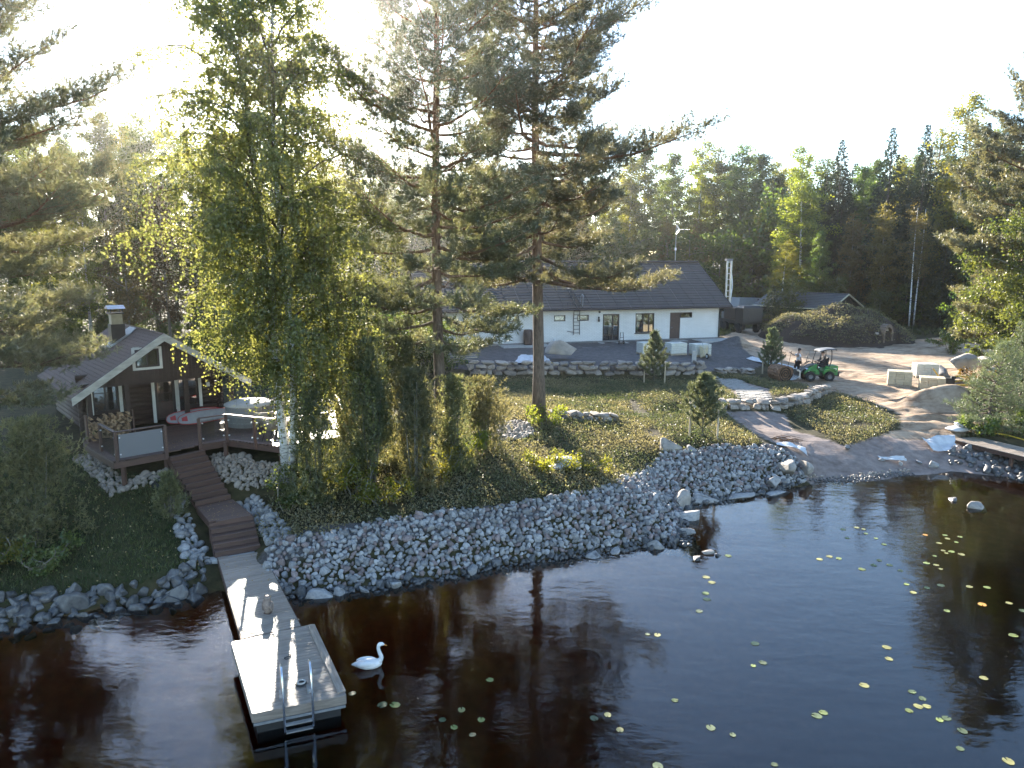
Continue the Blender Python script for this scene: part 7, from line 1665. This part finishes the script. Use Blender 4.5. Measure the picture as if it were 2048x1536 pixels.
for a in [(1668,88,270,'spruce'),(1765,84,246,'spruce'),(1832,82,240,'spruce'),(1950,76,235,'spruce'),(1720,92,310,'aspen'),(1795,90,290,'yellow'),(1862,88,262,'pine'),(1630,94,300,'aspen'),(1700,80,420,'russet'),(1760,78,400,'russet'),(1640,80,450,'aspen'),(1850,76,400,'spruce'),(1890,72,470,'spruce'),(1960,70,330,'aspen'),(2040,68,250,'spruce'),(2110,66,230,'aspen'),(1985,82,230,'aspen'),(2080,80,200,'aspen'),(1740,100,300,'aspen'),(1810,102,290,'aspen'),(1880,98,270,'spruce'),(1550,100,330,'aspen'),(2160,60,260,'aspen'),(2220,64,240,'spruce')]: fpl(*a, where=GW)
for c in range(1590, 2100, 34): fpl(c+rf_.uniform(-10, 10), rf_.uniform(74, 84) if c < 1930 else rf_.uniform(60, 66), 565+rf_.uniform(-25, 20), ['bush', 'bush', 'spruce'][int(rf_.integers(3))], where=GW)
for c in range(1560, 2060, 46): fpl(c+rf_.uniform(-12, 12), rf_.uniform(96, 110), np.interp(c, [1560, 1650, 1800, 1900, 2060], [330, 320, 300, 270, 250])+rf_.uniform(0, 40), ['aspen', 'spruce', 'aspen', 'pine'][int(rf_.integers(4))], where=GW, wide=1.3)
for c in range(1610, 1960, 38): fpl(c+rf_.uniform(-12, 12), rf_.uniform(84, 92), np.interp(c, [1600, 1750, 1850, 1960], [345, 320, 300, 270])+rf_.uniform(-10, 50), ['spruce', 'aspen', 'spruce'][int(rf_.integers(3))], where=GW, wide=1.2)
for c in range(1590, 1960, 40): fpl(c+rf_.uniform(-10, 10), rf_.uniform(92, 104), 400+rf_.uniform(-30, 30), ['bush', 'aspen', 'spruce'][int(rf_.integers(3))], where=GW)
for c in range(-150, 500, 40): fpl(c+rf_.uniform(-10, 10), rf_.uniform(46, 62), 600+rf_.uniform(-45, 25), ['bush', 'bush', 'russet'][int(rf_.integers(3))], where=LW)
for k in range(26): forest('bush', rf_.uniform(-21, -4), rf_.uniform(39, 56), rf_.uniform(2.6, 4.6), where='between the cabin and the white house')
for c, d in ((1818, 73), (1827, 74.5)):
    x = (c-1024)/1450*d; g = broad_geo(c, 12.5, 5.0, 1.6, 2600, .16, 'russet_leaf', .075, 18, .5, asp, .9, .3)
    put_tree('slender_birch', 'left slender white birch trunk against the dark forest' if c == 1818 else 'right slender white birch trunk against the dark forest', 'birch', ground_at(x, d), g, 'birch_bark')
x = (1545-1024)/1450*68
put_tree('spruce_tree', 'dark rounded spruce bush between drilling truck and black garage', 'tree', ground_at(24.8, 69.5), spruce_geo(99, 4.6, 1.9, .2), 'dark_bark')

# ------------------------------------------------------------------ ground cover
def cover(name, label, cat, X, Y, Z, K, size, hgt, rad, matl, r, parent=None, origin=(0, 0, 0), tone=None):
    n = len(X); c = np.stack([X, Y, Z], 1)[:, None]+np.stack([r.normal(size=(n, K))*rad, r.normal(size=(n, K))*rad, np.abs(r.normal(size=(n, K)))*hgt+.01], 2)
    tn = np.repeat(r.random(n) if tone is None else tone, K)
    me = leaf_mesh(name, c.reshape(-1, 3)-np.array(origin), np.full(n*K, size), r, matl, tn, .55, 0, -.35)
    o = link(name, me, parent, origin if parent is None else (0, 0, 0)); o['kind'] = 'stuff'
    if label: o['label'] = label; o['category'] = cat
    return o
rc = np.random.default_rng(55)
def heath_in(a, b):
    k = (inpoly(a, b, P_HEATH) | inpoly(a, b, P_MAT2)) & ~inpoly(a, b, P_PATH)
    for poly in ([(-1.6,28.6),(0.3,29.2),(1.1,30.2),(0.8,31.8),(0.0,31.9),(-1.2,30.9)],): k &= ~inpoly(a, b, poly)
    k &= (vnoise(a*.8+7, b*.8) > -.36)
    return k
X, Y = scatter(rc, heath_in, -9, 20, 20, 46, .17); Zh = hz(X, Y); k = (Zh > .45) & (polydist(X, Y, CREST[5:]) > .12); X, Y, Zh = X[k], Y[k], Zh[k]
tone = np.clip(.5+1.0*vnoise(X*.5, Y*.5)+.6*vnoise(X*1.6+4, Y*1.6)+rc.normal(size=len(X))*.15, 0, 1)
big = 1+.8*vnoise(X*.9+20, Y*.9)
cover('heather_mat', 'olive and tan heather mat covering the lakeside bank', 'heather', X, Y, Zh, 11, .085, .075, .085, M['heather'], rc, tone=tone)
X, Y = scatter(rc, lambda a, b: (mound_h(a, b) > .12+.9*np.clip(vnoise(a*.5+3, b*.5)+.1, 0, 1)) & (vnoise(a*.9+8, b*.9) > -.26), 21, 37, 57.5, 71, .26); Zm = hz(X, Y)+mound_h(X, Y)-.06
tn = np.clip(.5+.9*vnoise(X*.5, Y*.5), 0, 1); o = cover('heather_cover', None, None, X, Y, Zm, 9, .15, .09, .12, M['heather'], rc, Ec, (28.7, 64.3, 2.35), tone=tn)
X, Y = scatter(rc, lambda a, b: inpoly(a, b, P_GRASSL) & (a > -20), -20, -8, 9, 26, .16); Zg = hz(X, Y); k = Zg > .35; X, Y, Zg = X[k], Y[k], Zg[k]
def blades(name, label, X, Y, Z, K, hgt, wd, matl, r, tone=None):
    n = len(X); b = np.stack([X, Y, Z-.02], 1)[:, None]+np.concatenate([r.normal(size=(n, K, 2))*.06, np.zeros((n, K, 1))], 2)
    d = unit(r.normal(size=(n, K, 3))*.38+np.array([0, 0, 1.])); s = unit(np.cross(d, r.normal(size=(n, K, 3)))); L = hgt*r.uniform(.5, 1.3, (n, K, 1))
    V = np.stack([b-s*wd, b+s*wd, b+d*L], 2).reshape(-1, 3); tn = np.repeat(np.repeat(np.clip(tone if tone is not None else r.random(n), 0, 1), K), 3)
    o = link(name, npmesh(name, V, np.arange(len(V)).reshape(-1, 3), matl, False, tn)); tag(o, label, 'grass', kind='stuff'); return o
blades('grass_slope', 'short dark grass and moss on the shady slope left of the steps', X, Y, Zg, 8, .13, .012, M['grass'], rc, tone=.5+vnoise(X*.7, Y*.7)+rc.normal(size=len(X))*.1)
PG2 = [(21.2,33.6),(23.6,33.5),(26,31.5),(31,31),(34,38),(36,46),(34,50),(31.5,47.5),(27,41.5),(25.4,38.5),(24.6,35.4)]
X, Y = scatter(rc, lambda a, b: inpoly(a, b, PG2), 21, 36, 31, 50, .24); Zg = hz(X, Y)
blades('grass_verge', 'long green grass along the right edge of the sandy yard', X, Y, Zg, 9, .24, .016, M['grass'], rc, tone=.6+vnoise(X*.7, Y*.7)+rc.normal(size=len(X))*.1)
PG3 = [(17.8,62),(24,73),(34,72.5),(38,66),(45,63),(48,78),(30,90),(16,90),(14,72)]
X, Y = scatter(rc, lambda a, b: inpoly(a, b, PG3), 14, 48, 62, 90, .6); Zg = hz(X, Y)
blades('grass_clearing', 'rough shaded grass at the forest foot behind the house', X, Y, Zg, 9, .35, .03, M['grass'], rc)
# fallen leaves
fx_, fy_ = scatter(rc, lambda a, b: inpoly(a, b, P_GRASSL) & (a > -16) & (rc.random(len(a)) < .4), -16, -8, 15, 26, .22)
c = np.stack([fx_, fy_, hz(fx_, fy_)+.10], 1); o = link('fallen_leaves', leaf_mesh('fallen_leaves', c, np.full(len(c), .055), rc, M['dead_leaf'], None, .8, .0)); tag(o, 'pale fallen birch leaves scattered over the shady slope', 'leaves', kind='stuff')
pts = []
for i in range(60): t = rc.random(); k = rc.uniform(.05, .95); a = np.array(W0l)*(1-k)+np.array(W0r)*k; b = np.array(W1l)*(1-k)+np.array(W1r)*k; q = a+(b-a)*t*.45; pts.append((q[0], q[1], .515))
for i in range(70): u, v_ = rc.random(2); q = (np.array(LN[0])*(1-u)+np.array(LN[3])*u)*(1-v_)+(np.array(LN[1])*(1-u)+np.array(LN[2])*u)*v_; pts.append((q[0], q[1], 1.215))
for i in range(120):
    q = np.array([-11.5, 25.5])+rc.normal(size=2)*np.array([.9, .7])
    if inpoly(np.array([q[0]]), np.array([q[1]]), DK)[0]: pts.append((q[0], q[1], 2.715))
V = []; c = np.array(pts); n = len(c); a = rc.uniform(0, 6.28, n); s = .028
V = np.stack([c+np.stack([np.cos(a+q)*s*w_, np.sin(a+q)*s*w_, rc.random(n)*.008], 1) for q, w_ in ((0, 1), (1.57, .7), (3.14, 1), (4.71, .7))], 1).reshape(-1, 3)
o = link('fallen_leaves', npmesh('fallen_leaves', V, np.arange(len(V)).reshape(-1, 4), M['dead_leaf'], False, np.repeat(rc.random(n), 4))); tag(o, 'pale fallen leaves lying on the wooden deck, landing and gangway', 'leaves', kind='stuff')
# ------------------------------------------------------------------ thin haze added to imitate the lens glare round the sun
q = N('glare_haze'); pv = q.n('ShaderNodeVolumePrincipled')
pv.inputs['Color'].default_value = (0.98, 0.97, 0.95, 1); pv.inputs['Density'].default_value = 0.00036; pv.inputs['Anisotropy'].default_value = 0.87
q.l(pv.outputs[0], q.out.inputs['Volume'])
hzb = MB().box(-640, 640, -440, 940, -9.0, 36.0).obj('haze', q.m); hzb['kind'] = 'stuff'; hzb['label'] = 'thin added haze imitating lens glare over the lakeside'
